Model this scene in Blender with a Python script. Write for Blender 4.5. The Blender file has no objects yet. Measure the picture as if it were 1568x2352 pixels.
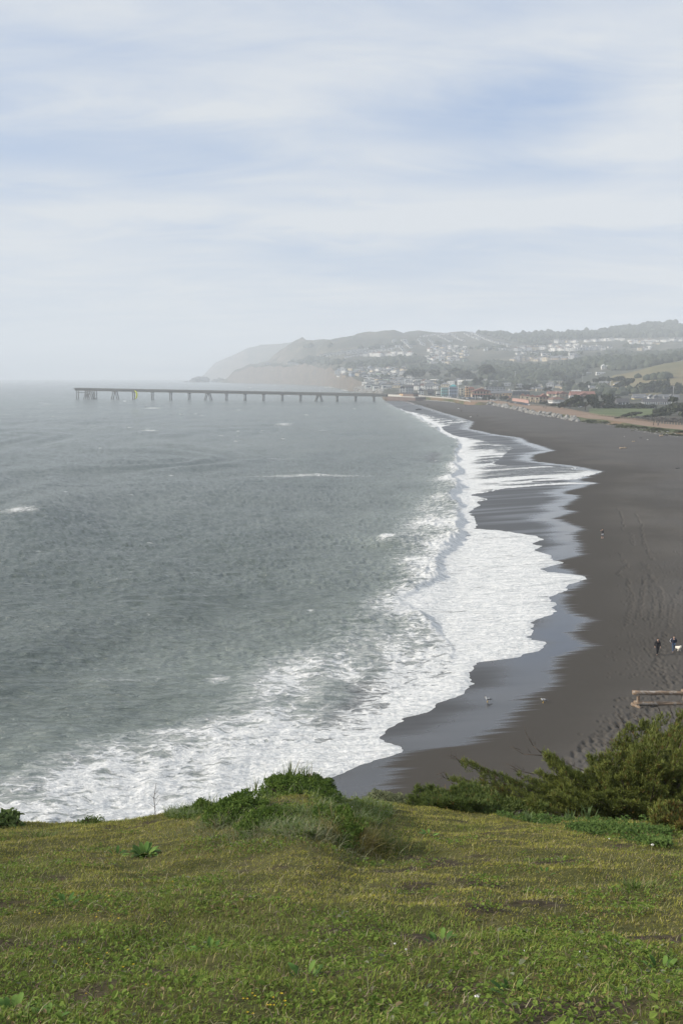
import bpy, bmesh, math, random
import numpy as np
from mathutils import Vector, Matrix

random.seed(7)
RNG = np.random.default_rng(11)
SC = bpy.context.scene
COL = SC.collection
R = math.radians

# ------------------------------------------------------------------ camera
# Pixel numbers below are on a 1568 x 2352 copy of the frame.
FPX = 35.0 / 36.0 * 2352.0
PITCH = R(7.73)
CAMZ = 29.0
cam_d = bpy.data.cameras.new('camera')
cam_d.sensor_fit = 'VERTICAL'
cam_d.sensor_height = 36.0
cam_d.lens = 35.0
cam_d.clip_start = 0.1
cam_d.clip_end = 40000.0
cam = bpy.data.objects.new('camera', cam_d)
COL.objects.link(cam)
cam.location = (0, 0, CAMZ)
cam.rotation_euler = (R(90) - PITCH, 0, 0)
SC.camera = cam

# ------------------------------------------------------------------ light
SUN_EL = R(24.0)
SUN_AZ_X, SUN_AZ_Y = -1.0, 0.02          # the sun stands to the left (west)
sun_d = bpy.data.lights.new('sun', 'SUN')
sun_d.energy = 5.0
sun_d.angle = R(0.8)
sun_d.color = (1.0, 0.92, 0.80)
sun = bpy.data.objects.new('sun', sun_d)
COL.objects.link(sun)
sdir = Vector((SUN_AZ_X, SUN_AZ_Y, math.tan(SUN_EL))).normalized()
sun.rotation_euler = sdir.to_track_quat('Z', 'Y').to_euler()
sun.location = (-60, 0, 90)

world = bpy.data.worlds.new('World')
SC.world = world
world.use_nodes = True
wn = world.node_tree
wn.nodes.clear()

SC.render.engine = 'CYCLES'
SC.cycles.use_denoising = True
SC.cycles.max_bounces = 6
SC.cycles.diffuse_bounces = 3
SC.cycles.glossy_bounces = 3
SC.cycles.transmission_bounces = 3
SC.cycles.volume_bounces = 1
SC.cycles.transparent_max_bounces = 8
SC.cycles.caustics_reflective = False
SC.cycles.caustics_refractive = False
SC.view_settings.view_transform = 'Standard'
SC.view_settings.look = 'None'
SC.view_settings.exposure = 0.15
SC.view_settings.gamma = 1.0
SC.view_settings.use_curve_mapping = False


class NT:
    """a short way to write node graphs"""
    def __init__(self, tree):
        self.t = tree
    def n(self, kind, _ins=None, **props):
        nd = self.t.nodes.new(kind)
        for k, v in props.items():
            setattr(nd, k, v)
        for k, v in (_ins or {}).items():
            self.put(nd.inputs[k], v)
        return nd
    def put(self, sock, v):
        if isinstance(v, bpy.types.NodeSocket):
            self.t.links.new(v, sock)
        elif isinstance(v, bpy.types.Node):
            self.t.links.new(v.outputs[0], sock)
        else:
            if hasattr(sock.default_value, '__len__') and not hasattr(v, '__len__'):
                v = [v] * len(sock.default_value)
            if hasattr(sock.default_value, '__len__') and len(sock.default_value) == 4 and len(v) == 3:
                v = (*v, 1.0)
            sock.default_value = v
    def math(self, op, a, b=0.0, c=None, clamp=False):
        nd = self.t.nodes.new('ShaderNodeMath')
        nd.operation = op
        nd.use_clamp = clamp
        self.put(nd.inputs[0], a)
        self.put(nd.inputs[1], b)
        if c is not None:
            self.put(nd.inputs[2], c)
        return nd.outputs[0]
    def mix(self, f, a, b):
        nd = self.t.nodes.new('ShaderNodeMix')
        nd.data_type = 'RGBA'
        nd.clamp_factor = True
        self.put(nd.inputs[0], f)
        self.put(nd.inputs[6], a)
        self.put(nd.inputs[7], b)
        return nd.outputs[2]
    def range(self, v, a, b, c=0.0, d=1.0, smooth=True):
        nd = self.t.nodes.new('ShaderNodeMapRange')
        nd.interpolation_type = 'SMOOTHSTEP' if smooth else 'LINEAR'
        for i, x in enumerate((v, a, b, c, d)):
            self.put(nd.inputs[i], x)
        return nd.outputs[0]
    def noise(self, vec, scale, detail=3.0, rough=0.55, dist=0.0):
        nd = self.t.nodes.new('ShaderNodeTexNoise')
        self.put(nd.inputs['Vector'], vec)
        nd.inputs['Scale'].default_value = scale
        nd.inputs['Detail'].default_value = detail
        nd.inputs['Roughness'].default_value = rough
        nd.inputs['Distortion'].default_value = dist
        return nd.outputs[0]
    def vscale(self, vec, s, off=(0, 0, 0)):
        nd = self.t.nodes.new('ShaderNodeMapping')
        self.put(nd.inputs['Vector'], vec)
        nd.inputs['Scale'].default_value = s
        nd.inputs['Location'].default_value = off
        return nd.outputs[0]


def new_mat(name):
    m = bpy.data.materials.new(name)
    m.use_nodes = True
    m.node_tree.nodes.clear()
    g = NT(m.node_tree)
    out = g.n('ShaderNodeOutputMaterial')
    b = g.n('ShaderNodeBsdfPrincipled')
    g.put(out.inputs['Surface'], b.outputs[0])
    return m, g, b, out


def pos(g):
    return g.n('ShaderNodeNewGeometry').outputs['Position']


def attr(g, name):
    nd = g.n('ShaderNodeAttribute')
    nd.attribute_name = name
    return nd


def simple_mat(name, col, rough=0.8, var=0.25, scale=2.0, spec=0.3, metal=0.0):
    m, g, b, _ = new_mat(name)
    tc = g.n('ShaderNodeTexCoord').outputs['Object']
    nz = g.noise(tc, scale, 4)
    d = [c * (1 - var) for c in col]
    l = [min(1, c * (1 + var)) for c in col]
    g.put(b.inputs['Base Color'], g.mix(g.range(nz, 0.3, 0.7), d, l))
    b.inputs['Roughness'].default_value = rough
    b.inputs['Specular IOR Level'].default_value = spec
    b.inputs['Metallic'].default_value = metal
    return m

# sky: physical sky with a thin veil of cloud over it, softly broken
w = NT(wn)
wo = w.n('ShaderNodeOutputWorld')
bg = w.n('ShaderNodeBackground')
bg.inputs['Strength'].default_value = 0.1
sky = w.n('ShaderNodeTexSky', sky_type='NISHITA', sun_disc=False, sun_elevation=SUN_EL,
          sun_rotation=math.atan2(SUN_AZ_X, SUN_AZ_Y), altitude=30.0, air_density=1.0,
          dust_density=1.0, ozone_density=1.0)
gen = w.n('ShaderNodeTexCoord').outputs['Generated']
sx = w.n('ShaderNodeSeparateXYZ', {0: gen})
zz = w.math('MAXIMUM', sx.outputs[2], 0.0)
den = w.math('ADD', zz, 0.17)
cu = w.math('DIVIDE', sx.outputs[0], den)
cv = w.math('DIVIDE', sx.outputs[1], den)
cvec = w.n('ShaderNodeCombineXYZ', {0: cu, 1: cv, 2: 0.0}).outputs[0]
n1 = w.noise(w.vscale(cvec, (0.8, 1.4, 1), (3.1, 0.4, 0)), 1.0, 6, 0.55, 0.6)
n2 = w.noise(w.vscale(cvec, (1.5, 3.1, 1), (7.7, 2.3, 0)), 1.0, 8, 0.60, 0.8)
cl = w.math('ADD', w.math('MULTIPLY', n1, 0.58), w.math('MULTIPLY', n2, 0.42))
# soft gaps where the blue shows through: (u, v, half-widths)
def ang(px, py):
    xc = (px - 784) / FPX; yc = (1176 - py) / FPX
    v = Vector((xc, math.cos(PITCH) + yc * math.sin(PITCH), -math.sin(PITCH) + yc * math.cos(PITCH))).normalized()
    return v.x / v.y, v.z
gap = None
dirx = w.math('DIVIDE', sx.outputs[0], w.math('MAXIMUM', sx.outputs[1], 0.05))
wob = w.math('MULTIPLY', w.math('SUBTRACT', n2, 0.5), 0.07)
front = w.range(sx.outputs[1], 0.0, 0.3)
for (px, py, hx, hy, amp) in ((1170, 275, 300, 75, 1.0), (1330, 190, 160, 45, .5), (1340, 408, 380, 36, .9), (120, 335, 330, 52, .75),
                              (450, 432, 260, 15, .45), (760, 478, 190, 16, .5), (1060, 575, 420, 48, .55), (480, 545, 300, 26, .4),
                              (420, 140, 480, 26, .25), (1150, 40, 330, 60, .10), (60, 450, 130, 20, .3),
                              (480, 205, 420, 50, -.5), (1480, 330, 180, 85, -.7), (150, 415, 130, 18, -.5), (700, 440, 320, 22, -.35), (600, 500, 560, 30, -.4),
                              (900, 350, 230, 36, -.5), (1350, 495, 330, 42, -.45), (850, 110, 420, 60, -.25)):
    a0, z0 = ang(px, py)
    du = w.math('DIVIDE', w.math('SUBTRACT', w.math('ADD', dirx, wob), a0), hx / FPX)
    dv = w.math('DIVIDE', w.math('SUBTRACT', w.math('ADD', sx.outputs[2], w.math('MULTIPLY', wob, 0.55)), z0), hy / FPX)
    r2 = w.math('ADD', w.math('MULTIPLY', du, du), w.math('MULTIPLY', dv, dv))
    gg = w.math('MULTIPLY', w.math('EXPONENT', w.math('MULTIPLY', r2, -0.8)), amp)
    gap = gg if gap is None else w.math('ADD', gap, gg)
gap = w.math('MULTIPLY', gap, front)
cover = w.math('SUBTRACT', w.math('ADD', w.math('MULTIPLY', w.math('SUBTRACT', cl, 0.5), 3.2), 0.76), w.math('MULTIPLY', gap, 0.64), clamp=False)
cover = w.math('MINIMUM', w.math('MAXIMUM', cover, 0.0), 1.0)
SKY_BLUE = (3.5, 4.75, 7.2)
CLOUD = (6.35, 6.68, 7.05)
veil = w.mix(0.70, sky.outputs[0], SKY_BLUE)
skyc = w.mix(cover, veil, CLOUD)
w.put(bg.inputs['Color'], skyc)
w.put(wo.inputs['Surface'], bg.outputs[0])

# ------------------------------------------------------------------ helpers
def ray(px, py):
    px = np.asarray(px, float); py = np.asarray(py, float)
    xc = (px - 784) / FPX; yc = (1176 - py) / FPX
    return xc, math.cos(PITCH) + yc * math.sin(PITCH), -math.sin(PITCH) + yc * math.cos(PITCH)

def at_z(px, py, z):
    dx, dy, dz = ray(px, py)
    t = (z - CAMZ) / dz
    return dx * t, dy * t

def at_y(px, py, y):
    dx, dy, dz = ray(px, py)
    t = y / dy
    return dx * t, CAMZ + dz * t

def zpy(py, y):
    return at_y(784, py, y)[1]

def proj(x, y, z):
    zr = z - CAMZ
    d = y * math.cos(PITCH) - zr * math.sin(PITCH)
    u = y * math.sin(PITCH) + zr * math.cos(PITCH)
    return 784 + FPX * x / d, 1176 - FPX * u / d

_tab = RNG.random((8, 256, 256))
def vnoise(x, y, seed=0):
    t = _tab[seed % 8]
    xi = np.floor(x).astype(int); yi = np.floor(y).astype(int)
    fx = x - xi; fy = y - yi
    fx = fx * fx * (3 - 2 * fx); fy = fy * fy * (3 - 2 * fy)
    a = t[xi & 255, yi & 255]; b = t[(xi + 1) & 255, yi & 255]
    c = t[xi & 255, (yi + 1) & 255]; d = t[(xi + 1) & 255, (yi + 1) & 255]
    return (a * (1 - fx) + b * fx) * (1 - fy) + (c * (1 - fx) + d * fx) * fy

def fbm(x, y, seed=0, oct=4, gain=0.5):
    s = 0; a = 1; tot = 0
    for i in range(oct):
        s = s + a * vnoise(x * 2 ** i + 17.3 * i, y * 2 ** i + 9.1 * i, seed + i)
        tot += a; a *= gain
    return s / tot

def sstep(a, b, x):
    t = np.clip((x - a) / (b - a), 0, 1)
    return t * t * (3 - 2 * t)

def fast_mesh(name, verts, faces, attrs=None, smooth=False):
    """verts (n,3); faces (m,k) of one size; attrs {name: (n,) float or (n,3) colour}"""
    verts = np.ascontiguousarray(verts, dtype=np.float32)
    faces = np.ascontiguousarray(faces, dtype=np.int32)
    me = bpy.data.meshes.new(name)
    m, k = faces.shape
    me.vertices.add(len(verts)); me.vertices.foreach_set('co', verts.ravel())
    me.loops.add(m * k); me.loops.foreach_set('vertex_index', faces.ravel())
    me.polygons.add(m)
    me.polygons.foreach_set('loop_start', np.arange(0, m * k, k, dtype=np.int32))
    me.polygons.foreach_set('loop_total', np.full(m, k, dtype=np.int32))
    me.polygons.foreach_set('use_smooth', np.full(m, smooth, dtype=bool))
    for an, av in (attrs or {}).items():
        av = np.asarray(av, dtype=np.float32)
        if av.ndim == 1:
            at = me.attributes.new(an, 'FLOAT', 'POINT'); at.data.foreach_set('value', av)
        else:
            at = me.attributes.new(an, 'FLOAT_COLOR', 'POINT')
            c4 = np.ones((len(av), 4), dtype=np.float32); c4[:, :3] = av
            at.data.foreach_set('color', c4.ravel())
    me.update(calc_edges=True)
    return me

def link(name, me, mats=None, parent=None):
    o = bpy.data.objects.new(name, me)
    COL.objects.link(o)
    if mats is not None and not me.materials:
        for mm in (mats if isinstance(mats, (list, tuple)) else [mats]):
            me.materials.append(mm)
    if parent:
        o.parent = parent
    return o

def tag(o, label=None, cat=None, group=None, kind=None):
    if label: o['label'] = label
    if cat: o['category'] = cat
    if group: o['group'] = group
    if kind: o['kind'] = kind
    return o

def thing(name, label, cat, loc=(0, 0, 0), rz=0.0, group=None, scale=None):
    o = bpy.data.objects.new(name, None)
    o.empty_display_size = 0.2
    COL.objects.link(o)
    o.location = loc; o.rotation_euler = (0, 0, rz)
    if scale: o.scale = (scale,) * 3
    return tag(o, label, cat, group)

def copy_tree(o, loc=None, rz=None, label=None, group=None, scale=None):
    c = o.copy(); COL.objects.link(c)
    if loc is not None: c.location = loc
    if rz is not None: c.rotation_euler = (0, 0, rz)
    if label: c['label'] = label
    if group: c['group'] = group
    if scale: c.scale = (scale,) * 3 if not hasattr(scale, '__len__') else scale
    def rec(src, dst):
        for ch in src.children:
            d = ch.copy(); COL.objects.link(d); d.parent = dst
            rec(ch, d)
    rec(o, c)
    return c

def grid_faces(nr, nc, keep=None):
    i = np.arange(nr - 1)[:, None] * nc + np.arange(nc - 1)[None, :]
    f = np.stack([i, i + 1, i + nc + 1, i + nc], -1)
    if keep is not None:
        f = f[keep]
    return f.reshape(-1, 4)

def compact(verts, faces, attrs):
    used = np.unique(faces)
    remap = np.full(len(verts), -1); remap[used] = np.arange(len(used))
    return verts[used], remap[faces], {k: v[used] for k, v in attrs.items()}

def bm_box(bm, lo, hi, mi=0, rot=None):
    x0, y0, z0 = lo; x1, y1, z1 = hi
    vs = [bm.verts.new(p) for p in ((x0,y0,z0),(x1,y0,z0),(x1,y1,z0),(x0,y1,z0),(x0,y0,z1),(x1,y0,z1),(x1,y1,z1),(x0,y1,z1))]
    for f in ((0,3,2,1),(4,5,6,7),(0,1,5,4),(1,2,6,5),(2,3,7,6),(3,0,4,7)):
        fc = bm.faces.new([vs[i] for i in f]); fc.material_index = mi
    return vs

def bm_tube(bm, p, q, r0, r1=None, seg=8, mi=0, cap=True):
    p = Vector(p); q = Vector(q); r1 = r0 if r1 is None else r1
    d = (q - p).normalized()
    u = d.orthogonal().normalized(); v = d.cross(u)
    A = []; B = []
    for k in range(seg):
        a = 2 * math.pi * k / seg
        o = u * math.cos(a) + v * math.sin(a)
        A.append(bm.verts.new(p + o * r0)); B.append(bm.verts.new(q + o * r1))
    for k in range(seg):
        f = bm.faces.new((A[k], A[(k+1) % seg], B[(k+1) % seg], B[k])); f.material_index = mi; f.smooth = True
    if cap:
        bm.faces.new(A[::-1]).material_index = mi; bm.faces.new(B).material_index = mi

def bm_mesh(name, fn):
    bm = bmesh.new(); fn(bm)
    me = bpy.data.meshes.new(name)
    bmesh.ops.recalc_face_normals(bm, faces=bm.faces[:])
    bm.to_mesh(me); bm.free()
    return me

def box_mesh(name, lo, hi):
    return bm_mesh(name, lambda bm: bm_box(bm, lo, hi))
# ------------------------------------------------------------------ haze
def build_haze():
    x0, x1, y0, y1, z0, z1 = -11500.0, 9000.0, -400.0, 11500.0, -14.0, 400.0
    o = link('haze', box_mesh('haze', (x0, y0, z0), (x1, y1, z1)))
    m = bpy.data.materials.new('haze_air'); m.use_nodes = True
    m.node_tree.nodes.clear()
    g = NT(m.node_tree)
    out = g.n('ShaderNodeOutputMaterial')
    v = g.n('ShaderNodeVolumePrincipled')
    v.inputs['Color'].default_value = (0.865, 0.925, 1.0, 1)
    v.inputs['Density'].default_value = 2.15e-4
    v.inputs['Anisotropy'].default_value = 0.0
    g.put(out.inputs['Volume'], v.outputs[0])
    o.data.materials.append(m)
    tag(o, 'pale sea haze lying over the whole bay', 'haze', kind='stuff')
build_haze()

# ------------------------------------------------------------------ sea and beach
SHORE = np.array([(905,878),(915,887),(930,912),(945,938),(965,972),(985,1003),(1001,1025),(1030,1056),(1065,1074),(1100,1080),
                  (1180,1085),(1250,1080),(1330,1060),(1420,1030),(1500,990),(1600,930),(1720,830),(1850,700),(2050,500),(2352,160)], float)
_sx, _sy = at_z(SHORE[:, 1], SHORE[:, 0], 0.0)
_o = np.argsort(_sy); _sx = _sx[_o]; _sy = _sy[_o]
def shore_x(y):
    s = 0
    for k in (-.14, -.07, 0, .07, .14):
        s = s + np.interp(np.log(np.maximum(y, 5.0)) + k, np.log(_sy), _sx)
    return s / 5

def beach_z(x, y):
    s = x - shore_x(y)
    return np.where(s < 0, np.maximum(0.05 * s, -6.0), 3.2 * (1 - np.exp(-np.maximum(s, 0) / 40.0)))

def on_beach(px, py):
    z = np.zeros_like(np.asarray(px, float) + np.asarray(py, float))
    for _ in range(25):
        x, y = at_z(px, py, z)
        z = np.maximum(beach_z(x, y), 0.0)
    return x, y, z

FOAM = np.array([(872,868),(900,868),(912,880),(923,884),(937,911),(945,936),(953,985),(959,1000),(966,1085),(972,1056),(980,1012),(990,1020),(1001,1045),
 (1010,1095),(1018,1140),(1024,1166),(1029,1179),(1036,1166),(1049,1155),(1065,1127),(1069,1150),(1073,1331),(1078,1309),(1083,1385),
 (1092,1352),(1101,1320),(1106,1203),(1110,1373),(1115,1240),(1122,1160),(1137,1079),(1147,1121),(1153,1095),(1161,1105),(1173,1075),
 (1193,1091),(1214,1091),(1221,1167),(1227,1207),(1237,1251),(1250,1219),(1254,1247),(1263,1223),(1277,1273),(1285,1267),(1293,1289),
 (1306,1239),(1314,1251),(1323,1349),(1333,1331),(1345,1299),(1362,1282),(1372,1262),(1380,1270),(1386,1281),(1396,1269),(1404,1283),
 (1424,1225),(1440,1229),(1464,1209),(1478,1263),(1494,1233),(1512,1169),(1522,1101),(1544,1065),(1560,1077),(1580,1073),(1602,1045),
 (1622,981),(1636,973),(1646,945),(1692,891),(1720,903),(1728,917),(1738,901),(1754,853),(1795,755),(1850,640),(1950,450),(2352,-300)], float)
WET = np.array([(872,900),(905,905),(915,915),(931,967),(945,1010),(953,1037),(959,1060),(969,1091),(985,1080),(999,1147),(1005,1199),(1015,1215),(1025,1251),(1035,1279),(1045,1227),
 (1059,1223),(1071,1333),(1083,1388),(1105,1330),(1109,1376),(1133,1295),(1137,1335),(1149,1327),(1165,1295),(1175,1325),(1191,1287),(1215,1347),
 (1229,1327),(1249,1343),(1273,1343),(1287,1291),(1303,1305),(1323,1350),(1388,1300),(1422,1365),(1452,1321),(1482,1369),(1512,1297),(1548,1289),
 (1576,1299),(1592,1253),(1616,1225),(1648,1205),(1672,1173),(1704,1101),(1724,1001),(1748,933),(1790,935),(1815,900),(1900,760),(2352,0)], float)
LEFT = np.array([(872,850),(905,866),(925,884),(945,912),(965,950),(985,980),(1001,1008),(1015,1035),(1040,1035),(1065,1015),(1100,985),(1150,945),
 (1200,880),(1250,845),(1300,880),(1350,845),(1400,790),(1450,705),(1500,640),(1550,540),(1600,505),(1650,430),(1680,250),(1720,130),(1760,30),(1800,-70),(1850,-220),(1900,-380),(2352,-1200)], float)
BREAK = np.array([(872,860),(905,872),(925,893),(945,926),(965,970),(985,1003),(1001,1024),(1015,1050),(1040,1047),(1073,1038),(1109,1043),(1149,1045),(1197,1048),
 (1225,1052),(1257,1022),(1281,1010),(1301,990),(1333,990),(1380,930),(1432,973),(1476,1013),(1516,1041),(1545,1050),(1600,960),(1700,760),(2352,-600)], float)
AMPB = np.array([(872,0.3),(905,.5),(945,.9),(985,.8),(1015,.7),(1050,.8),(1080,.8),(1150,.9),(1230,.9),(1270,.7),(1330,.6),(1365,.35),(1400,.35),(1440,.5),(1520,.45),(1560,0.0),(2352,0)], float)
def pline(tab, py):
    return np.interp(py, tab[:, 0], tab[:, 1])

def build_shore():
    rows = np.concatenate([np.arange(872.0, 930, .7), np.arange(930, 1120, 1.2), np.arange(1120, 1420, 2.0), np.arange(1420, 1800, 1.8), np.arange(1800, 1900, 2.5), np.arange(1900, 2360, 14)])
    cols = np.concatenate([np.arange(-1500, -300, 40), np.arange(-300, 500, 4.0), np.arange(500, 1400, 2.5), np.arange(1400, 1576, 1.9), np.arange(1576, 1600, 4.0), np.arange(1600, 2200, 14.0)])
    PX, PY = np.meshgrid(cols, rows)
    X, Y, Z0 = on_beach(PX, PY)
    depth = Y * math.cos(PITCH) + (CAMZ - Z0) * math.sin(PITCH)
    m_per_px = depth / FPX
    nr, nc = PX.shape
    # --- frilly edges, in metres along the view's x axis
    yw = np.log(Y) * 40
    fr = (fbm(Y / 2.2, X * 0.05, 1, 3) - .5) * 2.2 + (fbm(Y / .7, X * 0.2, 2, 2) - .5) * .8
    fr = fr * sstep(872, 960, PY)
    dF = (pline(FOAM, PY) - PX) * m_per_px + fr
    dW = (pline(WET, PY) - PX) * m_per_px + (fbm(Y / 2.2, X * .03, 3, 4) - .5) * 2.6 * sstep(900, 1000, PY)
    dL = (PX - pline(LEFT, PY)) * m_per_px
    dB = (pline(BREAK, PY) - PX) * m_per_px + (fbm(Y / 16.0, X * .02, 4, 4) - .5) * 6
    # --- beach sheet
    zb = beach_z(X, Y)
    s = X - shore_x(Y)
    dry = sstep(1.0, 14.0, -dW)
    churn = sstep(10, 30, -dW + (fbm(X / 14, Y / 14, 5, 3) - .5) * 26)
    rel = (fbm(X / .9, Y / .9, 6, 3) - .5) * .10 * churn + (fbm(X / 9, Y / 22, 2, 3) - .5) * .35 * dry
    zbd = zb + rel
    # footprints: dents pressed along walking lines
    dent = np.zeros_like(zb)
    prints = []
    trails = [[(2262,1862),(2282,1915),(2278,1940)], [(2322,1880),(2346,1912),(2350,1960),(2362,2005),(2395,2055)],
              [(2268,2020),(2280,2048),(2295,2070),(2260,2098),(2278,2115)], [(2298,2120),(2300,2165),(2316,2180),(2306,2240),(2292,2285),(2340,2290)],
              [(2350,2055),(2390,2120),(2415,2160),(2425,2230),(2418,2270)], [(2310,1955),(2316,2000)], [(2360,2110),(2350,2170),(2345,2230),(2330,2270)],
              [(2380,2105),(2385,2180),(2400,2190),(2385,2260),(2360,2280)], [(2434,2320),(2424,2370),(2415,2400),(2395,2440),(2380,2470)],
              [(2500,2150),(2470,2190),(2455,2230),(2450,2300)], [(2250,2560),(2300,2555),(2330,2575),(2290,2600)], [(2340,2640),(2300,2660),(2240,2690),(2180,2720),(2120,2745),(2060,2790)],
              [(2420,2440),(2440,2500),(2400,2560),(2360,2610)], [(2330,2600),(2270,2650),(2200,2690),(2130,2730)], [(2360,2620),(2300,2680),(2230,2710),(2150,2760)],
              [(2480,2480),(2430,2540),(2380,2600)], [(2320,2620),(2260,2660),(2170,2700),(2100,2770),(2030,2830)]]
    for tr in trails:
        tp = np.array(tr, float) * .6272
        bx, by, _ = on_beach(tp[:, 0], tp[:, 1])
        k = 0
        for i in range(len(bx) - 1):
            L = math.hypot(bx[i+1] - bx[i], by[i+1] - by[i])
            n = max(1, int(L / .62))
            ux, uy = (bx[i+1] - bx[i]) / L, (by[i+1] - by[i]) / L
            for j in range(n):
                side = .16 if k % 2 else -.16
                k += 1
                prints.append((bx[i] + ux * L * j / n - uy * side + random.gauss(0, .06), by[i] + uy * L * j / n + ux * side + random.gauss(0, .06)))
    n_trail = len(prints)
    # the trodden strip at the back of the beach
    for _ in range(1900):
        px = random.uniform(1330, 1590); py = random.uniform(1240, 1800)
        if py < 1560 and px < 1440 + random.gauss(0, 30): continue
        if py >= 1560 and px < 1500 - (py - 1560) * 1.15 + random.gauss(0, 25): continue
        a, b, _ = on_beach(px, py)
        prints.append((float(a), float(b)))
    ntr = 0
    prints = np.array(prints)
    ppx, ppy = proj(prints[:, 0], prints[:, 1], beach_z(prints[:, 0], prints[:, 1]))
    ci = np.searchsorted(cols, ppx); ri = np.searchsorted(rows, ppy)
    for pi, ((fx, fy), c, r) in enumerate(zip(prints, ci, ri)):
        amp = 1.9 if pi < n_trail else 1.0
        c0, c1 = max(0, c - 9), min(nc, c + 9); r0, r1 = max(0, r - 6), min(nr, r + 6)
        if c1 <= c0 or r1 <= r0: continue
        dx = X[r0:r1, c0:c1] - fx; dy = Y[r0:r1, c0:c1] - fy
        q = (dx / .15) ** 2 + (dy / .20) ** 2
        dent[r0:r1, c0:c1] += -.085 * amp * np.exp(-q * 1.2 / amp) + .02 * np.exp(-((np.sqrt(q) - 1.6) / .5) ** 2)
    dent = np.clip(dent, -.16, .05)
    zbd = zbd + dent * sstep(0.5, 3.0, -dW)
    # --- sea sheet
    offs = np.clip(-s, 0, 400)
    fade = sstep(1500, 300, Y)
    damp = sstep(0, 14, -s + 3)
    rough = (fbm(X / 4.2 + Y * .12 + 5, Y / 1.8 - X * .1, 1, 3, .55) - .5)
    zs = rough * .50 * sstep(420, 100, Y) + (fbm(X / 9, Y / 6.5, 6, 3) - .5) * .22 * sstep(900, 250, Y)
    zs = zs + (fbm(X / 17.0, Y / 60.0, 3, 3) - .5) * 1.5 * fade
    ph = X / 44.0 + fbm(X / 60, Y / 90, 4, 2) * 4.0
    zs = zs + np.sin(ph * 2 * math.pi) * .36 * fade * sstep(0, 60, offs)
    zs = zs * damp
    # swells standing up further out: (px, py, length m, height)
    for (px, py, hx, hy, hz) in ((30, 1192, 9, 46, 1.5), (120, 1170, 10, 60, .8), (893, 1246, 4.0, 7, 1.5), (880, 1000, 8, 60, .4)):
        a, b = at_z(px, py, 0.0)
        zs = zs + hz * np.exp(-((X - a + (Y - b) * .1) / hx) ** 2 - ((Y - b) / hy) ** 2)
    A = np.interp(PY, AMPB[:, 0], AMPB[:, 1]) * (0.35 + 1.3 * fbm(Y / 9, X * .01, 2, 3))
    back = np.exp(-(np.maximum(dB, 0) / 6.0) ** 1.5)
    facew = np.exp(-(np.maximum(-dB, 0) / 1.1) ** 2)
    brk = A * np.where(dB > 0, back, facew)
    zs = zs + brk + (fbm(X / 1.1, Y / 2.0, 6, 3) - .5) * .9 * brk + (fbm(X / .55, Y / 1.1, 7, 2) - .5) * .5 * facew * np.clip(A, 0, 1)
    turb = sstep(0, 10, dL)
    zs = zs + (fbm(X / 2.2, Y / 3.6, 5, 4) - .5) * .55 * turb * damp
    film = zb + np.clip(dF * .10, -.35, .05) + np.where(dF > 0, (fbm(X / .5, Y / .7, 7, 2)) * .07 * sstep(0, .8, dF), 0)
    film = np.where(PY > 1900, -.3, film)
    zsea = np.where(dF < 0, film, np.maximum(zs, film))
    # --- how much foam
    band = np.maximum(pline(BREAK, PY) - pline(LEFT, PY), 4) * m_per_px
    t_out = np.clip(dL / np.maximum(band, 2), 0, 1.2)
    lowf = fbm(X / 9, Y / 14, 3, 4)
    near = sstep(1380, 1480, PY)
    c_out = np.where(dL > -6, .35 + .13 * near + .36 * t_out + (lowf - .5) * .9, 0) * sstep(-6, 6, dL)
    inner = sstep(1.0, -2.5, dB)
    dens = .88 - .06 * sstep(3, 9, dF) - .11 * sstep(5, 26, dF) * near + (fbm(X / 7, Y / 3.2, 4, 4) - .5) * .55
    dens = np.where(dF < 2.0, np.maximum(dens, .85), dens)
    c_in = dens
    c = c_out * (1 - inner) + np.maximum(c_in, c_out) * inner
    # the plunging crest carries foam, its glassy back less
    c = np.maximum(c, sstep(2.2, .2, np.abs(dB + .9)) * np.clip(A, 0, 1) * .97)
    # the far break: white bands with thin swash films beyond
    film_far = sstep(3, 12, pline(FOAM, PY) * 0 + -dB) * sstep(1235, 1100, PY)
    fstreak = fbm(Y / 5.5 + fbm(X / 14, Y / 30, 2, 2) * 1.2, X / 26, 6, 4)
    c = np.where(film_far > 0, c * (1 - film_far) + film_far * (.20 + .16 * sstep(1060, 1070, PY) * sstep(1130, 1115, PY) + .62 * sstep(.40, .66, fstreak)), c)
    c = np.where((np.abs(dF) < .5) & (film_far > .2) & (PY > 1062), .95, c)
    # caps and wakes out on the water
    for (px, py, rx, ry, st) in ((350, 937, 22, 1.2, 1), (420, 938, 26, .8, .6), (345, 991, 26, 1.6, .8), (650, 975, 26, 4.5, .75), (742, 986, 16, 1.5, .5), (713, 1095, 165, 4.5, .68), (45, 1190, 60, 9, .72),
                                 (160, 914, 10, 1, .6), (25, 908, 8, 1, .7), (105, 928, 22, 1.2, .6), (287, 921, 6, 1.4, .9), (415, 952, 8, 2, .6), (340, 1412, 8, 3, .6), (712, 1411, 9, 4, .75), (265, 1332, 20, 4, .45),
                                 (463, 955, 14, 2, .5), (548, 942, 12, 2, .5), (893, 1243, 34, 13, .9), (215, 975, 14, 2, .45), (1000, 1056, 8, 2, .5), (640, 1052, 60, 4, .38), (300, 1560, 150, 9, .42), (500, 1560, 40, 12, .7),
                                 (770, 889, 34, 1.4, .85), (802, 896, 24, 1.8, .95), (700, 882.5, 44, .9, .7), (842, 905, 20, 1.8, .9), (650, 881, 20, .7, .5), (868, 908, 14, 2, .9), (298, 982, 9, 1.2, .8), (547, 990, 5, 1.5, .8), (545, 1000, 5, 1, .7), (70, 1338, 30, 4, .35), (205, 1190, 80, 6, .3)):
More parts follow.
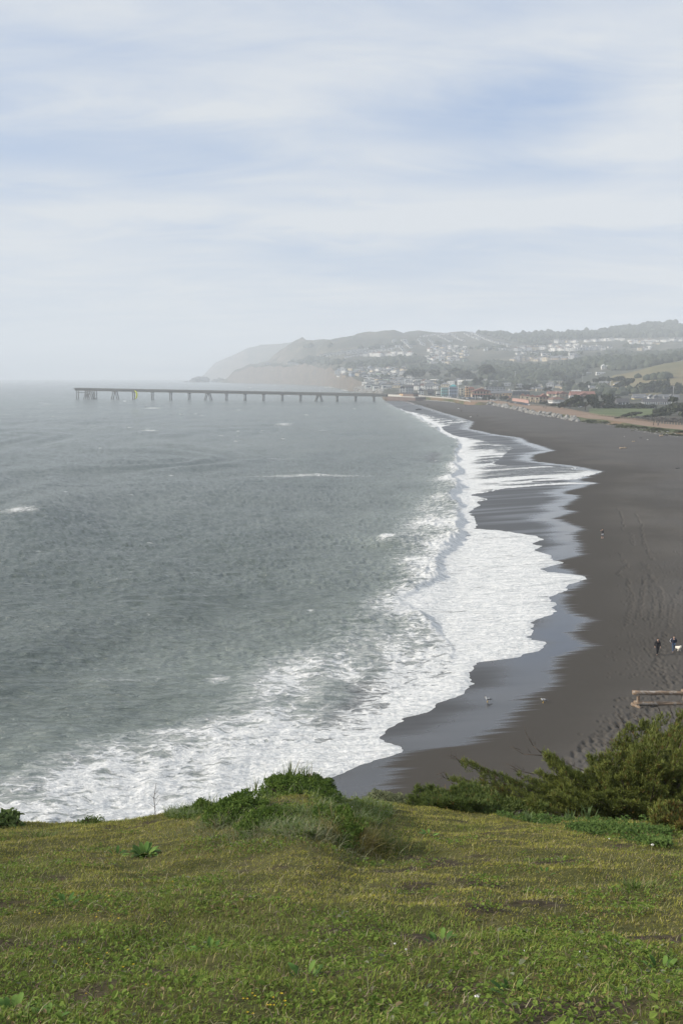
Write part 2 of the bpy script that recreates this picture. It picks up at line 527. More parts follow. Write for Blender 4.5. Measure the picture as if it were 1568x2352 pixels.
        c = np.maximum(c, st * np.exp(-((PX - px) / rx) ** 2 - ((PY - py) / ry) ** 2))
    rn = RNG.random((30, 2))
    for a, b in rn:
        py = 884 + 420 * b ** 2.0; px = a * 1100 - 60
        c = np.maximum(c, np.where(dL < -15, .62, 0) * np.exp(-((PX - px) / (5 + 5 * b)) ** 2 - ((PY - py) / (.8 + 1.6 * b)) ** 2))
    milky = np.clip(sstep(-26, 14, dL + (lowf - .5) * 30), 0, 1) * (0.35 + .65 * sstep(1700, 900, PY * 0 + 1000))
    PXW = proj(X, Y, zsea)[0]
    V = np.stack([X, Y, zsea], -1).reshape(-1, 3)
    lim = np.maximum(pline(FOAM, PY), pline(SHORE, PY))
    keep = (PX[:-1, :-1] < lim[:-1, :-1] + 14 + 10 / m_per_px[:-1, :-1] * .3)
    v, f, a = compact(V, grid_faces(nr, nc, keep), {'foam': np.clip(c, 0, 1).ravel(), 'milky': milky.ravel(), 'edge': dF.ravel(), 'sheet': np.clip(np.maximum(inner * (1 - .45 * near), .3 * near) * sstep(-.3, .2, dF), 0, 1).ravel(), 'depth': (zsea - zb).ravel()})
    o = link('sea', fast_mesh('sea', v, f, a, True), sea_mat())
    tag(o, 'grey green sea with white surf breaking along the beach', 'sea', kind='structure')
    V = np.stack([X, Y, np.where(s < -5, zb - .2, zbd)], -1).reshape(-1, 3)
    toe = land_toe_y(PX)
    keepb = (PX[:-1, :-1] > np.minimum(pline(FOAM, PY), pline(SHORE, PY))[:-1, :-1] - 60) & (PX[:-1, :-1] > 866) | ((PY[:-1, :-1] > 1500) & (PX[:-1, :-1] > pline(FOAM, PY)[:-1, :-1] - 60))
    keepb &= (Y[:-1, :-1] < toe[:-1, :-1] + 25)
    v, f, a = compact(V, grid_faces(nr, nc, keepb), {'wet': dW.ravel(), 'edge': dF.ravel(), 'churn': churn.ravel()})
    o = link('beach', fast_mesh('beach', v, f, a, True), sand_mat())
    tag(o, 'dark grey sand beach with wet sheen and trodden back strip', 'beach', kind='structure')
    # the sea bed, so nothing is hollow under the shallow water
    return PX, PY, dW


def sea_mat():
    m, g, b, out = new_mat('sea_water')
    p = pos(g)
    foam = attr(g, 'foam').outputs['Fac']
    milky = attr(g, 'milky').outputs['Fac']
    edge = attr(g, 'edge').outputs['Fac']
    # lace: cells of thin foam walls, bent by noise; streaks run up the beach
    warp = g.n('ShaderNodeTexNoise', {'Vector': g.vscale(p, (.45, .3, .4)), 'Scale': 1.0, 'Detail': 3.0})
    wv = g.n('ShaderNodeVectorMath', operation='SCALE')
    g.put(wv.inputs[0], warp.outputs['Color']); wv.inputs['Scale'].default_value = 2.6
    pw = g.n('ShaderNodeVectorMath', {0: p, 1: wv.outputs[0]}, operation='ADD').outputs[0]
    pw2 = g.vscale(pw, (.32, .80, .1))
    v1 = g.n('ShaderNodeTexVoronoi', {'Vector': pw2, 'Scale': 1.0}, feature='DISTANCE_TO_EDGE')
    v2 = g.n('ShaderNodeTexVoronoi', {'Vector': g.vscale(pw, (.85, 2.2, .1)), 'Scale': 1.0}, feature='DISTANCE_TO_EDGE')
    lace = g.math('SUBTRACT', 1.0, g.math('MULTIPLY', v1.outputs['Distance'], 2.6))
    lace2 = g.math('SUBTRACT', 1.0, g.math('MULTIPLY', v2.outputs['Distance'], 2.6))
    nb = g.noise(g.vscale(pw, (.26, .62, .1)), 1.0, 6, .62)
    nf = g.noise(g.vscale(p, (1.6, 3.2, 1.0)), 1.0, 5, .65)
    pat = g.math('ADD', g.math('ADD', g.math('MULTIPLY', lace, .30), g.math('MULTIPLY', lace2, .24)),
                 g.math('ADD', g.math('MULTIPLY', nb, .36), g.math('MULTIPLY', nf, .38)))
    # the run-up sheets are combed into streaks along the rush of the water
    sheet = attr(g, 'sheet').outputs['Fac']
    s1 = g.noise(g.vscale(pw, (.10, .95, .1)), 1.0, 6, .66)
    s2 = g.noise(g.vscale(p, (.24, 2.6, .5)), 1.0, 4, .6)
    comb = g.math('ADD', g.math('ADD', g.math('MULTIPLY', s1, .85), g.math('MULTIPLY', s2, .58)), .03)
    pat = g.math('ADD', pat, g.math('MULTIPLY', sheet, g.math('SUBTRACT', comb, pat)))
    thr = g.range(foam, 0.0, 1.0, 1.18, 0.40, smooth=False)
    f_thick = g.range(g.math('SUBTRACT', pat, thr), -.02, .13)
    f_thin = g.range(g.math('SUBTRACT', pat, thr), -.22, .10, 0, .40)
    ff = g.math('MAXIMUM', f_thick, f_thin)
    ff = g.math('MULTIPLY', ff, g.range(foam, .02, .2))
    lf = g.noise(g.vscale(p, (.006, .016, 0)), 1.0, 4)
    deep = g.mix(g.range(lf, .35, .65), (.102, .126, .115), (.128, .152, .138))
    wat = g.mix(g.math('MULTIPLY', milky, .9), deep, (.225, .258, .235))
    depth = attr(g, 'depth').outputs['Fac']
    wat = g.mix(g.range(depth, .50, .08, 0, .92), wat, (.055, .056, .058))
    fcol = g.mix(g.range(g.math('ADD', nf, g.math('MULTIPLY', sheet, g.math('SUBTRACT', s2, .5))), .28, .66), (.62, .64, .64), (.88, .88, .87))
    g.put(b.inputs['Base Color'], g.mix(ff, wat, fcol))
    g.put(b.inputs['Roughness'], g.range(ff, 0, 1, .16, .95, smooth=False))
    g.put(b.inputs['IOR'], 1.33)
    g.put(b.inputs['Specular IOR Level'], g.range(ff, 0.2, 1, .5, .15))
    # ripples
    r1 = g.noise(g.vscale(p, (.36, 1.2, .5)), 1.0, 5, .6, .3)
    r2 = g.noise(g.vscale(p, (.11, .24, .1)), 1.0, 4, .55, .4)
    r3 = g.noise(g.vscale(p, (.030, .075, .1)), 1.0, 3, .5, .2)
    hgt = g.math('ADD', g.math('ADD', g.math('MULTIPLY', r1, 1.0), g.math('MULTIPLY', r2, .75)), g.math('MULTIPLY', r3, 1.2))
    hgt = g.math('ADD', hgt, g.math('MULTIPLY', ff, g.math('MULTIPLY', nf, .35)))
    bp = g.n('ShaderNodeBump', {'Height': hgt, 'Strength': 1.0, 'Distance': 1.0})
    g.put(b.inputs['Normal'], bp.outputs[0])
    return m


def sand_mat():
    m, g, b, out = new_mat('dark_sand')
    p = pos(g)
    wet = attr(g, 'wet').outputs['Fac']
    edge = attr(g, 'edge').outputs['Fac']
    churn = attr(g, 'churn').outputs['Fac']
    st = g.noise(g.vscale(p, (.035, 1.7, 0)), 1.0, 5, .6, .2)
    st2 = g.noise(g.vscale(p, (.02, .16, 0)), 1.0, 3, .55)
    ww = g.math('ADD', wet, g.math('MULTIPLY', g.math('SUBTRACT', st, .5), 6.5))
    iswet = g.range(ww, -.4, 1.6)
    fine = g.noise(g.vscale(p, (3.0, 3.0, 3.0)), 1.0, 5, .7)
    big = g.noise(g.vscale(p, (.06, .04, .06)), 1.0, 4, .55)
    dryc = g.mix(g.range(big, .35, .65), (.066, .059, .051), (.100, .091, .080))
    dryc = g.mix(g.math('MULTIPLY', churn, .55), dryc, (.108, .104, .100))
    dryc = g.mix(g.range(fine, .35, .7, 0, .35), dryc, (.045, .042, .040))
    damp = g.mix(g.range(wet, -14.0, -2.0), dryc, (.060, .054, .047))
    wetc = g.mix(g.range(st2, .4, .6), (.050, .050, .050), (.062, .062, .064))
    g.put(b.inputs['Base Color'], g.mix(iswet, damp, wetc))
    # a film of water: glossy towards its outer rim, duller in the run-off streaks
    gl = g.math('ADD', g.range(st2, .35, .65, 0, .5), g.range(wet, 9.0, 1.5, 0, .8))
    rw = g.range(gl, .1, 1.1, .45, .07)
    g.put(b.inputs['Roughness'], g.math('ADD', g.math('MULTIPLY', iswet, g.math('SUBTRACT', rw, .88)), .88))
    g.put(b.inputs['Specular IOR Level'], g.math('ADD', g.math('MULTIPLY', iswet, g.range(gl, .1, 1.1, .06, .55)), .16))
    g.put(b.inputs['IOR'], 1.4)
    hv = g.math('MULTIPLY', g.math('ADD', g.math('MULTIPLY', fine, .05), g.math('MULTIPLY', g.noise(g.vscale(p, (1.0, 1.0, 1.0)), 1.0, 3), .16)), g.math('SUBTRACT', 1.0, iswet))
    hv = g.math('MULTIPLY', hv, g.math('ADD', .35, churn))
    bp = g.n('ShaderNodeBump', {'Height': hv, 'Strength': .6, 'Distance': 1.0})
    g.put(b.inputs['Normal'], bp.outputs[0])
    return m
# ------------------------------------------------------------------ land beyond the beach
PATH_O = np.array([(885,909.5),(951,910.5),(1034,917),(1075,924),(1130,924),(1203,938),(1227,944),(1286,951.5),(1340,961),(1387,964.5),(1437,973),(1466,977.5),(1502,982),(1568,988),(1700,1000),(2000,1030)], float)
PATH_I = np.array([(885,908.5),(951,909),(1034,915),(1075,920),(1130,919),(1203,930),(1227,932.5),(1286,938.5),(1327,947),(1376,956),(1448,964),(1502,972.5),(1568,977.5),(1700,988),(2000,1015)], float)
TOE_W = np.array([(885,2),(1034,2.2),(1060,7),(1130,16),(1203,22),(1286,18),(1387,16),(1466,20),(1568,26),(2000,30)], float)
def path_z(px):
    return np.interp(px, [885, 1060, 1130, 1203], [5.5, 5.5, 5.0, 4.6])
def path_y(tab, px):
    py = np.interp(px, tab[:, 0], tab[:, 1])
    return at_z(px, py, path_z(px))[1]
def land_toe_y(px):
    return path_y(PATH_O, px) - np.interp(px, TOE_W[:, 0], TOE_W[:, 1])

LAYERS = 15
def coast(toe, pts):
    """columns of the hilly coast: (y, pixel row) pairs up to the skyline"""
    ys = [toe]; zs = [-1.0]
    for y, py in pts:
        ys.append(y); zs.append(float(zpy(py, y)))
    return ys, zs
LAND_PX = []
LAND_Y = []
LAND_Z = []
def add_col(px, ys, zs):
    # pad with the fall behind the skyline
    ys = list(ys); zs = list(zs)
    while len(ys) < LAYERS:
        ys.append(ys[-1] + 450); zs.append(max(-5.0, zs[-1] * .72 - 6))
    LAND_PX.append(px); LAND_Y.append(ys[:LAYERS]); LAND_Z.append(zs[:LAYERS])

flat = lambda y: (y, 879.5)
add_col(500, *coast(5100, [(5100 + 60 * i, 879) for i in range(1, 13)]))
add_col(522, *coast(5000, [(5030,876),(5060,873),(5100,871),(5150,870),(5200,870),(5250,870),(5300,870.5),(5350,871),(5400,872),(5500,873),(5600,874),(5700,875)]))
add_col(545, *coast(4900, [(4930,868),(4970,857),(5000,852),(5050,851),(5100,850),(5150,850),(5200,850),(5250,850),(5300,850),(5400,850),(5500,850),(5600,850)]))
add_col(577, *coast(4700, [(4730,866),(4780,848),(4820,841),(4860,840),(4900,839),(4950,838),(5000,838),(5100,838),(5200,838),(5300,838),(5400,837),(5500,836)]))
add_col(618, *coast(4400, [(4430,868),(4480,848),(4520,839),(4560,838),(4600,837),(4650,836),(4700,836),(4800,835),(4900,834),(5000,832),(5200,830),(5400,828)]))
add_col(640, *coast(4200, [(4230,868),(4280,848),(4320,840),(4380,839),(4450,838),(4520,837),(4600,836),(4700,832),(4800,827),(4900,820),(5050,812),(5200,806)]))
add_col(663, *coast(4000, [(4030,868),(4080,848),(4120,840),(4160,839),(4200,838),(4250,836),(4300,834),(4400,827),(4500,819),(4600,811),(4800,801),(5100,790)]))
add_col(692, *coast(3750, [(3780,868),(3830,850),(3870,840),(3910,839),(3950,838),(4000,837),(4060,835),(4120,829),(4200,822),(4300,812),(4500,796),(4850,779)]))
add_col(727, *coast(3500, [(3530,870),(3580,852),(3620,841),(3660,840),(3700,838),(3750,836),(3800,834),(3900,828),(4000,819),(4100,808),(4250,795),(4500,777)]))
add_col(772, *coast(2700, [(2725,876),(2760,860),(2790,848),(2820,847),(2860,846),(2910,845),(2970,843),(3080,838),(3300,828),(3550,812),(3850,793),(4250,775)]))
add_col(800, *coast(2100, [(2120,882),(2150,872),(2175,866),(2200,865),(2230,863),(2270,861),(2320,858),(2450,852),(2700,843),(3050,829),(3500,803),(4250,768)]))
add_col(830, *coast(1860, [(1880,892),(1900,884),(1920,880),(1950,877),(1990,875),(2040,873),(2120,869),(2300,862),(2600,848),(3000,830),(3500,801),(4200,762)]))
add_col(850, *coast(1800, [(1815,893),(1830,892),(1850,891),(1880,889),(1920,887),(1960,884),(2020,880),(2180,871),(2520,851),(3000,829),(3500,800),(4200,761)]))
add_col(869, *coast(1740, [(1755,895),(1770,894),(1800,893),(1830,892),(1860,890),(1900,887),(1960,883),(2120,872),(2500,851),(3000,826),(3500,797),(4200,760)]))
add_col(879, *coast(1240, [(1246,908.5),(1260,908.3),(1300,906.5),(1380,903),(1480,899),(1600,895),(1750,889),(2000,875),(2500,849),(3000,825),(3500,796),(4200,760)]))
HP = np.array([885,900,950,1000,1050,1100,1150,1210,1274,1322,1370,1394,1418,1448,1484,1514,1568,1750,2000], float)
H1500 = [896,896,896,896,896,896,896,896,896,894,876,862,858,853,841,834,827,812,800]
H1650 = [890,890,890,890,890,890,890,890,890,890,884,872,866,861,848,841,834,820,808]
H2000 = [874,873,873,872,870,858,852,853,850,840,831,831,831,827,824,822,810,788,770]
H2500 = [849,848,846,845,843,840,838,834,831,827,825,824,823,820,818,817,806,790,775]
H3000 = [825,822,818,816,813,811,809,807,805,803,801,800,799,798,797,796,795,790,785]
H3500 = [796,792,790,790,790,789,787,784,780,778,778,778,777,777,777,777,777,775,772]
H4200 = [759,758,762,764,762,763,765,765,765,764,760,756,750,748,746,746,745,748,752]
for px in [885,900,925,950,975,1000,1034,1060,1100,1130,1165,1203,1227,1255,1286,1310,1340,1370,1400,1430,1460,1484,1514,1540,1568,1650,1750,1850,2000]:
    yo = float(path_y(PATH_O, px)); yi = float(path_y(PATH_I, px)); zp = float(path_z(px))
    yi = max(yi, yo + 4)
    ys = [yo - float(np.interp(px, TOE_W[:, 0], TOE_W[:, 1])), yo, yi]
    xt = at_y(px, 900, ys[0])[0]
    zs = [float(beach_z(xt, ys[0])) - .35, zp, zp + .05]
    y3 = yi + 35
    yend = 1500.0
    ys += [y3, y3 + (yend - y3) * .3, y3 + (yend - y3) * .62]; zs += [4.3 if px > 1150 else 5.3, 4.6 if px > 1150 else 6.5, 8.5]
    for y, t in ((1500, H1500), (1650, H1650), (2000, H2000), (2500, H2500), (3000, H3000), (3500, H3500), (4200, H4200)):
        ys.append(y); zs.append(float(zpy(np.interp(px, HP, t), y)))
    add_col(px, ys, zs)
LAND_PX = np.array(LAND_PX, float); LAND_Y = np.array(LAND_Y); LAND_Z = np.array(LAND_Z)

SUB = 12
def land_profile(px):
    """(n,) pixel columns -> y, z arrays (n, m) running away from the viewer"""
    px = np.atleast_1d(np.asarray(px, float))
    Yk = np.stack([np.interp(px, LAND_PX, LAND_Y[:, k]) for k in range(LAYERS)], 1)
    Zk = np.stack([np.interp(px, LAND_PX, LAND_Z[:, k]) for k in range(LAYERS)], 1)
    ys = []; zs = []
    for k in range(LAYERS - 1):
        t = np.arange(SUB) / SUB
        ys.append(Yk[:, k:k+1] * (1 - t) + Yk[:, k+1:k+2] * t)
        zs.append(Zk[:, k:k+1] * (1 - t) + Zk[:, k+1:k+2] * t)
    ys.append(Yk[:, -1:]); zs.append(Zk[:, -1:])
    y = np.concatenate(ys, 1); z = np.concatenate(zs, 1)
    x = (px[:, None] - 784) / FPX * y * 1.0
    x = x / (math.cos(PITCH))          # close to the ray's own x at that depth
    wild = sstep(1450, 1900, y) * sstep(0, 25, z)
    rid = np.abs(fbm(x / 170, y / 260, 1, 4) - .5) * 2
    z = z + wild * ((rid - .35) * 26 + (fbm(x / 60, y / 60, 2, 3) - .5) * 10) * np.clip(y / 3500, .25, 1.0)
    # gullies in the cliff faces
    cl = np.zeros(y.shape); cl[:, SUB // 2:SUB * 3] = 1
    cl = cl * (px[:, None] < 875)
    z = z + cl * (np.abs(fbm(x / 28, y / 200, 3, 4) - .5) * 2 - .3) * 14 * sstep(0, 12, z)
    return x, y, z

def land_hit(px, py):
    x, y, z = land_profile([px])
    x = x[0]; y = y[0]; z = z[0]
    pp = proj(x, y, z)[1]
    for i in range(1, len(pp)):
        if pp[i] <= py < pp[i - 1] or (i > 1 and pp[i] <= py):
            t = 0 if pp[i-1] == pp[i] else (pp[i - 1] - py) / (pp[i - 1] - pp[i])
            t = min(max(t, 0), 1)
            return float(x[i-1] + (x[i] - x[i-1]) * t), float(y[i-1] + (y[i] - y[i-1]) * t), float(z[i-1] + (z[i] - z[i-1]) * t)
    return None

def land_mat(name, kind):
    m, g, b, _ = new_mat(name)
    p = pos(g)
    nrm = g.n('ShaderNodeSeparateXYZ', {0: g.n('ShaderNodeNewGeometry').outputs['Normal']}).outputs[2]
    a = g.noise(g.vscale(p, (.006, .006, .01)), 1.0, 6, .62)
    c = g.noise(g.vscale(p, (.035, .03, .05)), 1.0, 5, .65)
    if kind == 'hill':
        base = g.mix(g.range(a, .42, .62), (.062, .066, .048), (.125, .116, .086))
        base = g.mix(g.range(c, .45, .7, 0, .8), base, (.040, .050, .034))
        rock = g.mix(g.range(c, .35, .65), (.165, .135, .108), (.105, .095, .08))
        col = g.mix(g.range(nrm, .80, .62), base, rock)
    elif kind == 'grass':
        col = g.mix(g.range(a, .4, .6), (.135, .128, .070), (.20, .165, .095))
        col = g.mix(g.range(c, .5, .7, 0, .6), col, (.085, .090, .050))
    elif kind == 'berm':
        col = g.mix(g.range(a, .42, .58), (.085, .090, .045), (.19, .125, .080))
        col = g.mix(g.range(c, .45, .6, 0, .85), col, (.060, .078, .032))
    elif kind == 'path':
        col = g.mix(g.range(c, .35, .65), (.235, .165, .120), (.275, .200, .148))
    else:
        col = g.mix(g.range(a, .4, .6), (.060, .064, .046), (.105, .100, .085))
        col = g.mix(g.range(c, .45, .65, 0, .7), col, (.048, .052, .036))
    g.put(b.inputs['Base Color'], col)
    b.inputs['Roughness'].default_value = .95
    b.inputs['Specular IOR Level'].default_value = .15
    h = g.noise(g.vscale(p, (.25, .25, .25)), 1.0, 5, .7)
    g.put(b.inputs['Normal'], g.n('ShaderNodeBump', {'Height': h, 'Strength': .6, 'Distance': 2.0}).outputs[0])
    return m

def build_land():
    px = np.concatenate([np.arange(500, 1600, 3.0), np.arange(1600, 2001, 12)])
    x, y, z = land_profile(px)
    nc, nr = x.shape
    V = np.stack([x, y, z], -1).reshape(-1, 3)
    F = grid_faces(nc, nr).reshape(nc - 1, nr - 1, 4)[..., ::-1]
    west = px[:-1] < 884
    def piece(name, sel, mat, label, cat):
        f = F[sel].reshape(-1, 4)
        v, f, _ = compact(V, f, {})
        o = link(name, fast_mesh(name, v, f, None, True), mat)
        tag(o, label, cat, kind='structure')
    s = np.zeros((nc - 1, nr - 1), bool)
    e = s.copy(); e[~west, 0:SUB] = True
    piece('embankment', e, land_mat('embankment_scrub', 'berm'), 'low embankment of scrub and bare earth between beach and path', 'embankment')
    e2 = s.copy(); e2[~west, SUB:2 * SUB] = True
    piece('path', e2, land_mat('earth_path', 'path'), 'broad orange brown earth path along the top of the beach', 'path')
    e3 = s.copy(); e3[~west, 2 * SUB:5 * SUB] = True
    piece('ground', e3, land_mat('town_ground', 'plain'), 'flat low ground on which the seaside town stands', 'ground')
    right = px[:-1] > 1385
    e4 = s.copy(); e4[right, 5 * SUB:7 * SUB] = True
    piece('grassy_hill', e4, land_mat('dry_grass_slope', 'grass'), 'smooth dry grass hill rising behind the dark trees at right', 'hill')
    e5 = ~(e | e2 | e3 | e4)
    piece('hills', e5, land_mat('hill_scrub', 'hill'), 'hazy hills and tan sea cliffs behind the town', 'hills')
    # the far headland, almost lost in haze
    tab = np.array([(430,876),(470,862),(497,833),(535,817),(577,798),(605,790),(653,788),(700,781),(760,783),(860,790)], float)
    hx = np.arange(430, 861, 3.0)
    sky_py = np.interp(hx, tab[:, 0], tab[:, 1]) + (fbm(hx / 22, hx * 0, 3, 3) - .5) * 5
    ys = np.linspace(9000, 10000, 30)
    P, Yg = np.meshgrid(hx, ys, indexing='ij')
    back = np.interp(hx, [430, 560, 700, 860], [0, -1900, -2900, -2900])[:, None]
    top = zpy(sky_py, 9800.0 + back[:, 0])[:, None]
    t = (Yg - 9000) / 800
    Zg = -3 + (top + 3) * np.where(t < 1, np.minimum(1, t) ** .6, 1 - (t - 1) * 1.2) + (np.abs(fbm(P / 14, Yg / 300, 5, 3) - .5) - .2) * 40 * np.clip(t * (1 - t) * 4, 0, 1)
    Yg = Yg + back
    Xg = (P - 784) / FPX * Yg
    o = link('far_headland', fast_mesh('far_headland', np.stack([Xg, Yg, Zg], -1).reshape(-1, 3), grid_faces(len(hx), len(ys))[:, ::-1], None, True), bpy.data.materials['hill_scrub'])
    tag(o, 'farthest headland sloping to the sea, pale in the haze', 'hills', kind='structure')

# ------------------------------------------------------------------ the grassy bluff in front
GY = np.array([-10, 0, 3, 6, 10, 14, 18, 22, 30]); GZ = np.array([28.7, 27.4, 26.75, 25.5, 23.9, 22.3, 20.66, 19.0, 15.7])
SIL = np.array([(-900,1900,15),(0,1897,15),(120,1896,15),(210,1890,15),(300,1882,15),(360,1872,15),(430,1862,14.6),(520,1846,14.2),(600,1832,13.6),(640,1824,13.5),(700,1820,13.5),(760,1828,14),
                (800,1842,15),(870,1836,17),(930,1845,17),(1020,1853,17),(1150,1866,16),(1250,1870,15.4),(1350,1874,14.6),(1480,1890,13.2),(1568,1908,12.6),(1800,1930,12),(2600,1950,12)], float)
def bluff_z(x, y, rough=True):
    x = np.asarray(x, float); y = np.asarray(y, float)
    yy = np.maximum(y, 1.0)
    g0 = np.interp(y, GY, GZ)
    px = np.clip(784 + FPX * x / (yy * math.cos(PITCH) + 6.2 * math.sin(PITCH)), -900, 2600)
    ye = np.interp(px, SIL[:, 0], SIL[:, 2]); pe = np.interp(px, SIL[:, 0], SIL[:, 1])
    ze = zpy(pe, ye)
    dz = ze - np.interp(ye, GY, GZ)
    zz = g0 + dz * sstep(ye * .45, ye, y)
    over = np.maximum(y - ye, 0)
    zz = np.where(y > ye, ze - over * .75 - np.maximum(over - 2.0, 0) * .9, zz)
    if rough:
        zz = zz + (fbm(x / 1.7, y / 1.7, 2, 3) - .5) * .16 * sstep(2, 5, y) + (fbm(x / .5, y / .5, 4, 3) - .5) * .13
        # a tussocky hump below the mound, a dip beside it
        hx, hy = at_y(815, 1925, 10.6)[0], 10.6
        zz = zz + .16 * np.exp(-((x - hx) / .45) ** 2 - ((y - hy) / .5) ** 2)
    return np.maximum(zz, -2.0)

def bluff_hit(px, py):
    lo, hi = 1.5, 30.0
    ys = np.linspace(1.5, 24, 500)
    dx, dy, dz = ray(px, py)
    xs = dx / dy * ys; zs = CAMZ + dz / dy * ys
    below = np.where(zs <= bluff_z(xs, ys))[0]
    if len(below) == 0: return None
    i = below[0]
    return float(xs[i]), float(ys[i]), float(bluff_z(xs[i], ys[i]))

def bare_mask(x, y):
    b = fbm(x * 1.9 + 3, y * 2.6, 6, 4); b2 = fbm(x * 4.6, y * 7.5 + 9, 3, 3)
    return np.clip(sstep(.315, .275, b + .16 * (b2 - .5)) * .9 + sstep(.27, .20, b2) * sstep(.60, .42, b), 0, 1)

def bluff_mat():
    m, g, b, _ = new_mat('turf_soil')
    p = pos(g)
    a = g.noise(g.vscale(p, (1.2, 1.2, 1.2)), 1.0, 5, .6)
    c = g.noise(g.vscale(p, (14, 14, 14)), 1.0, 4, .6)
    col = g.mix(g.range(a, .4, .62), (.070, .074, .024), (.095, .092, .034))
    col = g.mix(g.range(c, .45, .75, 0, .7), col, (.034, .030, .015))
    soil = g.mix(g.range(c, .35, .65), (.032, .025, .016), (.070, .054, .038))
    col = g.mix(attr(g, 'bare').outputs['Fac'], col, soil)
    g.put(b.inputs['Base Color'], col)
    b.inputs['Roughness'].default_value = 1.0
    b.inputs['Specular IOR Level'].default_value = .1
    g.put(b.inputs['Normal'], g.n('ShaderNodeBump', {'Height': c, 'Strength': .8, 'Distance': .02}).outputs[0])
    return m

def build_bluff():
    xs = np.concatenate([np.arange(-26, -9, .5), np.arange(-9, 10, .11), np.arange(10, 30, .5)])
    ys = np.concatenate([np.arange(-14, 2, .5), np.arange(2, 19, .11), np.arange(19, 44, .5)])
    X, Y = np.meshgrid(xs, ys)
    Z = bluff_z(X, Y)
    o = link('bluff', fast_mesh('bluff', np.stack([X, Y, Z], -1).reshape(-1, 3), grid_faces(len(ys), len(xs)), {'bare': bare_mask(X, Y).ravel()}, True), bluff_mat())
    tag(o, 'grassy bluff top falling away to the beach', 'hillside', kind='structure')
build_shore()
build_land()
build_bluff()
# ------------------------------------------------------------------ building materials
M = {}
def bm_mat(key, col, rough=.85, var=.10, scale=.8):
    M[key] = simple_mat(key, col, rough, var, scale)
for k, c in {'white_wall': (.74,.73,.70), 'cream_wall': (.66,.57,.42), 'grey_wall': (.36,.37,.38), 'tan_wall': (.42,.33,.24), 'blue_wall': (.33,.38,.45),
             'orange_wall': (.62,.42,.24), 'pink_wall': (.40,.25,.21), 'teal_roof': (.10,.34,.36), 'teal_wall': (.28,.50,.48), 'red_roof': (.25,.12,.092),
             'grey_roof': (.16,.165,.175), 'dark_roof': (.085,.085,.09), 'brown_roof': (.19,.11,.085), 'white_roof': (.70,.70,.69), 'dark_wall': (.10,.105,.11),
             'yellow_wall': (.66,.55,.30), 'concrete': (.27,.26,.245), 'pier_concrete': (.16,.16,.155), 'pale_concrete': (.44,.43,.40), 'wood': (.14,.10,.07),
             'post_wood': (.36,.27,.20), 'rust_wall': (.16,.12,.105), 'white_trim': (.80,.80,.78), 'green_wall': (.30,.36,.30)}.items():
    bm_mat(k, c)
M['window_glass'] = simple_mat('window_glass', (.035,.042,.05), .12, .2, 1.0, .5)
M['black'] = simple_mat('black', (.02,.02,.022), .6)
M['metal_pole'] = simple_mat('metal_pole', (.55,.56,.57), .5)
M['wood_pole'] = simple_mat('wood_pole', (.20,.16,.13), .9)

WIN = bm_mesh('window', lambda bm: (bm_box(bm, (-.5, -.06, 0), (.5, .05, 1)),))
WIN.materials.append(M['window_glass'])
FRAME = bm_mesh('frame', lambda bm: (bm_box(bm, (-.58, -.09, -.08), (-.5, .04, 1.08)), bm_box(bm, (.5, -.09, -.08), (.58, .04, 1.08)),
                                     bm_box(bm, (-.5, -.09, -.08), (.5, .04, 0)), bm_box(bm, (-.5, -.09, 1), (.5, .04, 1.08))))
FRAME.materials.append(M['white_trim'])
DOOR = bm_mesh('door', lambda bm: (bm_box(bm, (-.5, -.07, 0), (.5, .05, 1)),))
DOOR.materials.append(M['brown_roof'])

def window(parent, x, y, z, w, h, rz=0.0, frame=False, me=None):
    o = bpy.data.objects.new('window', me or WIN); COL.objects.link(o); o.parent = parent
    o.location = (x, y, z); o.rotation_euler = (0, 0, rz); o.scale = (w, 1, h)
    if frame:
        f = bpy.data.objects.new('frame', FRAME); COL.objects.link(f); f.parent = o
    return o

def roof_shape(bm, kind, w, d, z, rh, ov, axis='x', mi=0, th=.22):
    """roof over a w x d block whose middle is the origin; ridge runs along axis"""
    if kind == 'flat':
        bm_box(bm, (-w/2 - .15, -d/2 - .15, z), (w/2 + .15, d/2 + .15, z + rh), mi); return
    W = w/2 + ov; D = d/2 + ov
    if axis == 'y': W, D = D, W
    sw = (lambda p: (p[1], p[0], p[2])) if axis == 'y' else (lambda p: p)
    zl = z - .05 - ov * rh / max(D, .1) * .6
    ins = D * .9 if kind == 'hip' else 0.0
    top = [(-W + ins, 0, z + rh), (W - ins, 0, z + rh)]
    low = [(-W, -D, zl), (W, -D, zl), (W, D, zl), (-W, D, zl)]
    vt = [bm.verts.new(sw((p[0], p[1], p[2] + th))) for p in low + top]
    vb = [bm.verts.new(sw(p)) for p in low]
    fs = [(vt[0], vt[1], vt[5], vt[4]), (vt[2], vt[3], vt[4], vt[5]), (vt[1], vt[2], vt[5]), (vt[3], vt[0], vt[4]), (vb[3], vb[2], vb[1], vb[0]),
          (vb[0], vb[1], vt[1], vt[0]), (vb[1], vb[2], vt[2], vt[1]), (vb[2], vb[3], vt[3], vt[2]), (vb[3], vb[0], vt[0], vt[3])]
    for f in fs:
        bm.faces.new(f).material_index = mi

def block(parent, name, lo, hi, mat):
    return link(name, box_mesh(name, lo, hi), M[mat], parent)

def wall_windows(parent, w, d, z0, floors, fh, nx, ny, ww=1.3, wh=1.4, frame=False, skip=()):
    """rows of windows on the front (-y) and the left (-x) sides of a block"""
    for f in range(floors):
        for i in range(nx):
            if ('f', f, i) in skip: continue
            window(parent, -w/2 + (i + .5) * w / nx, -d/2 - .01, z0 + f * fh + 1.0, ww, wh, 0, frame)
        for i in range(ny):
            window(parent, -w/2 - .01, -d/2 + (i + .5) * d / ny, z0 + f * fh + 1.0, ww, wh, -math.pi/2, frame)

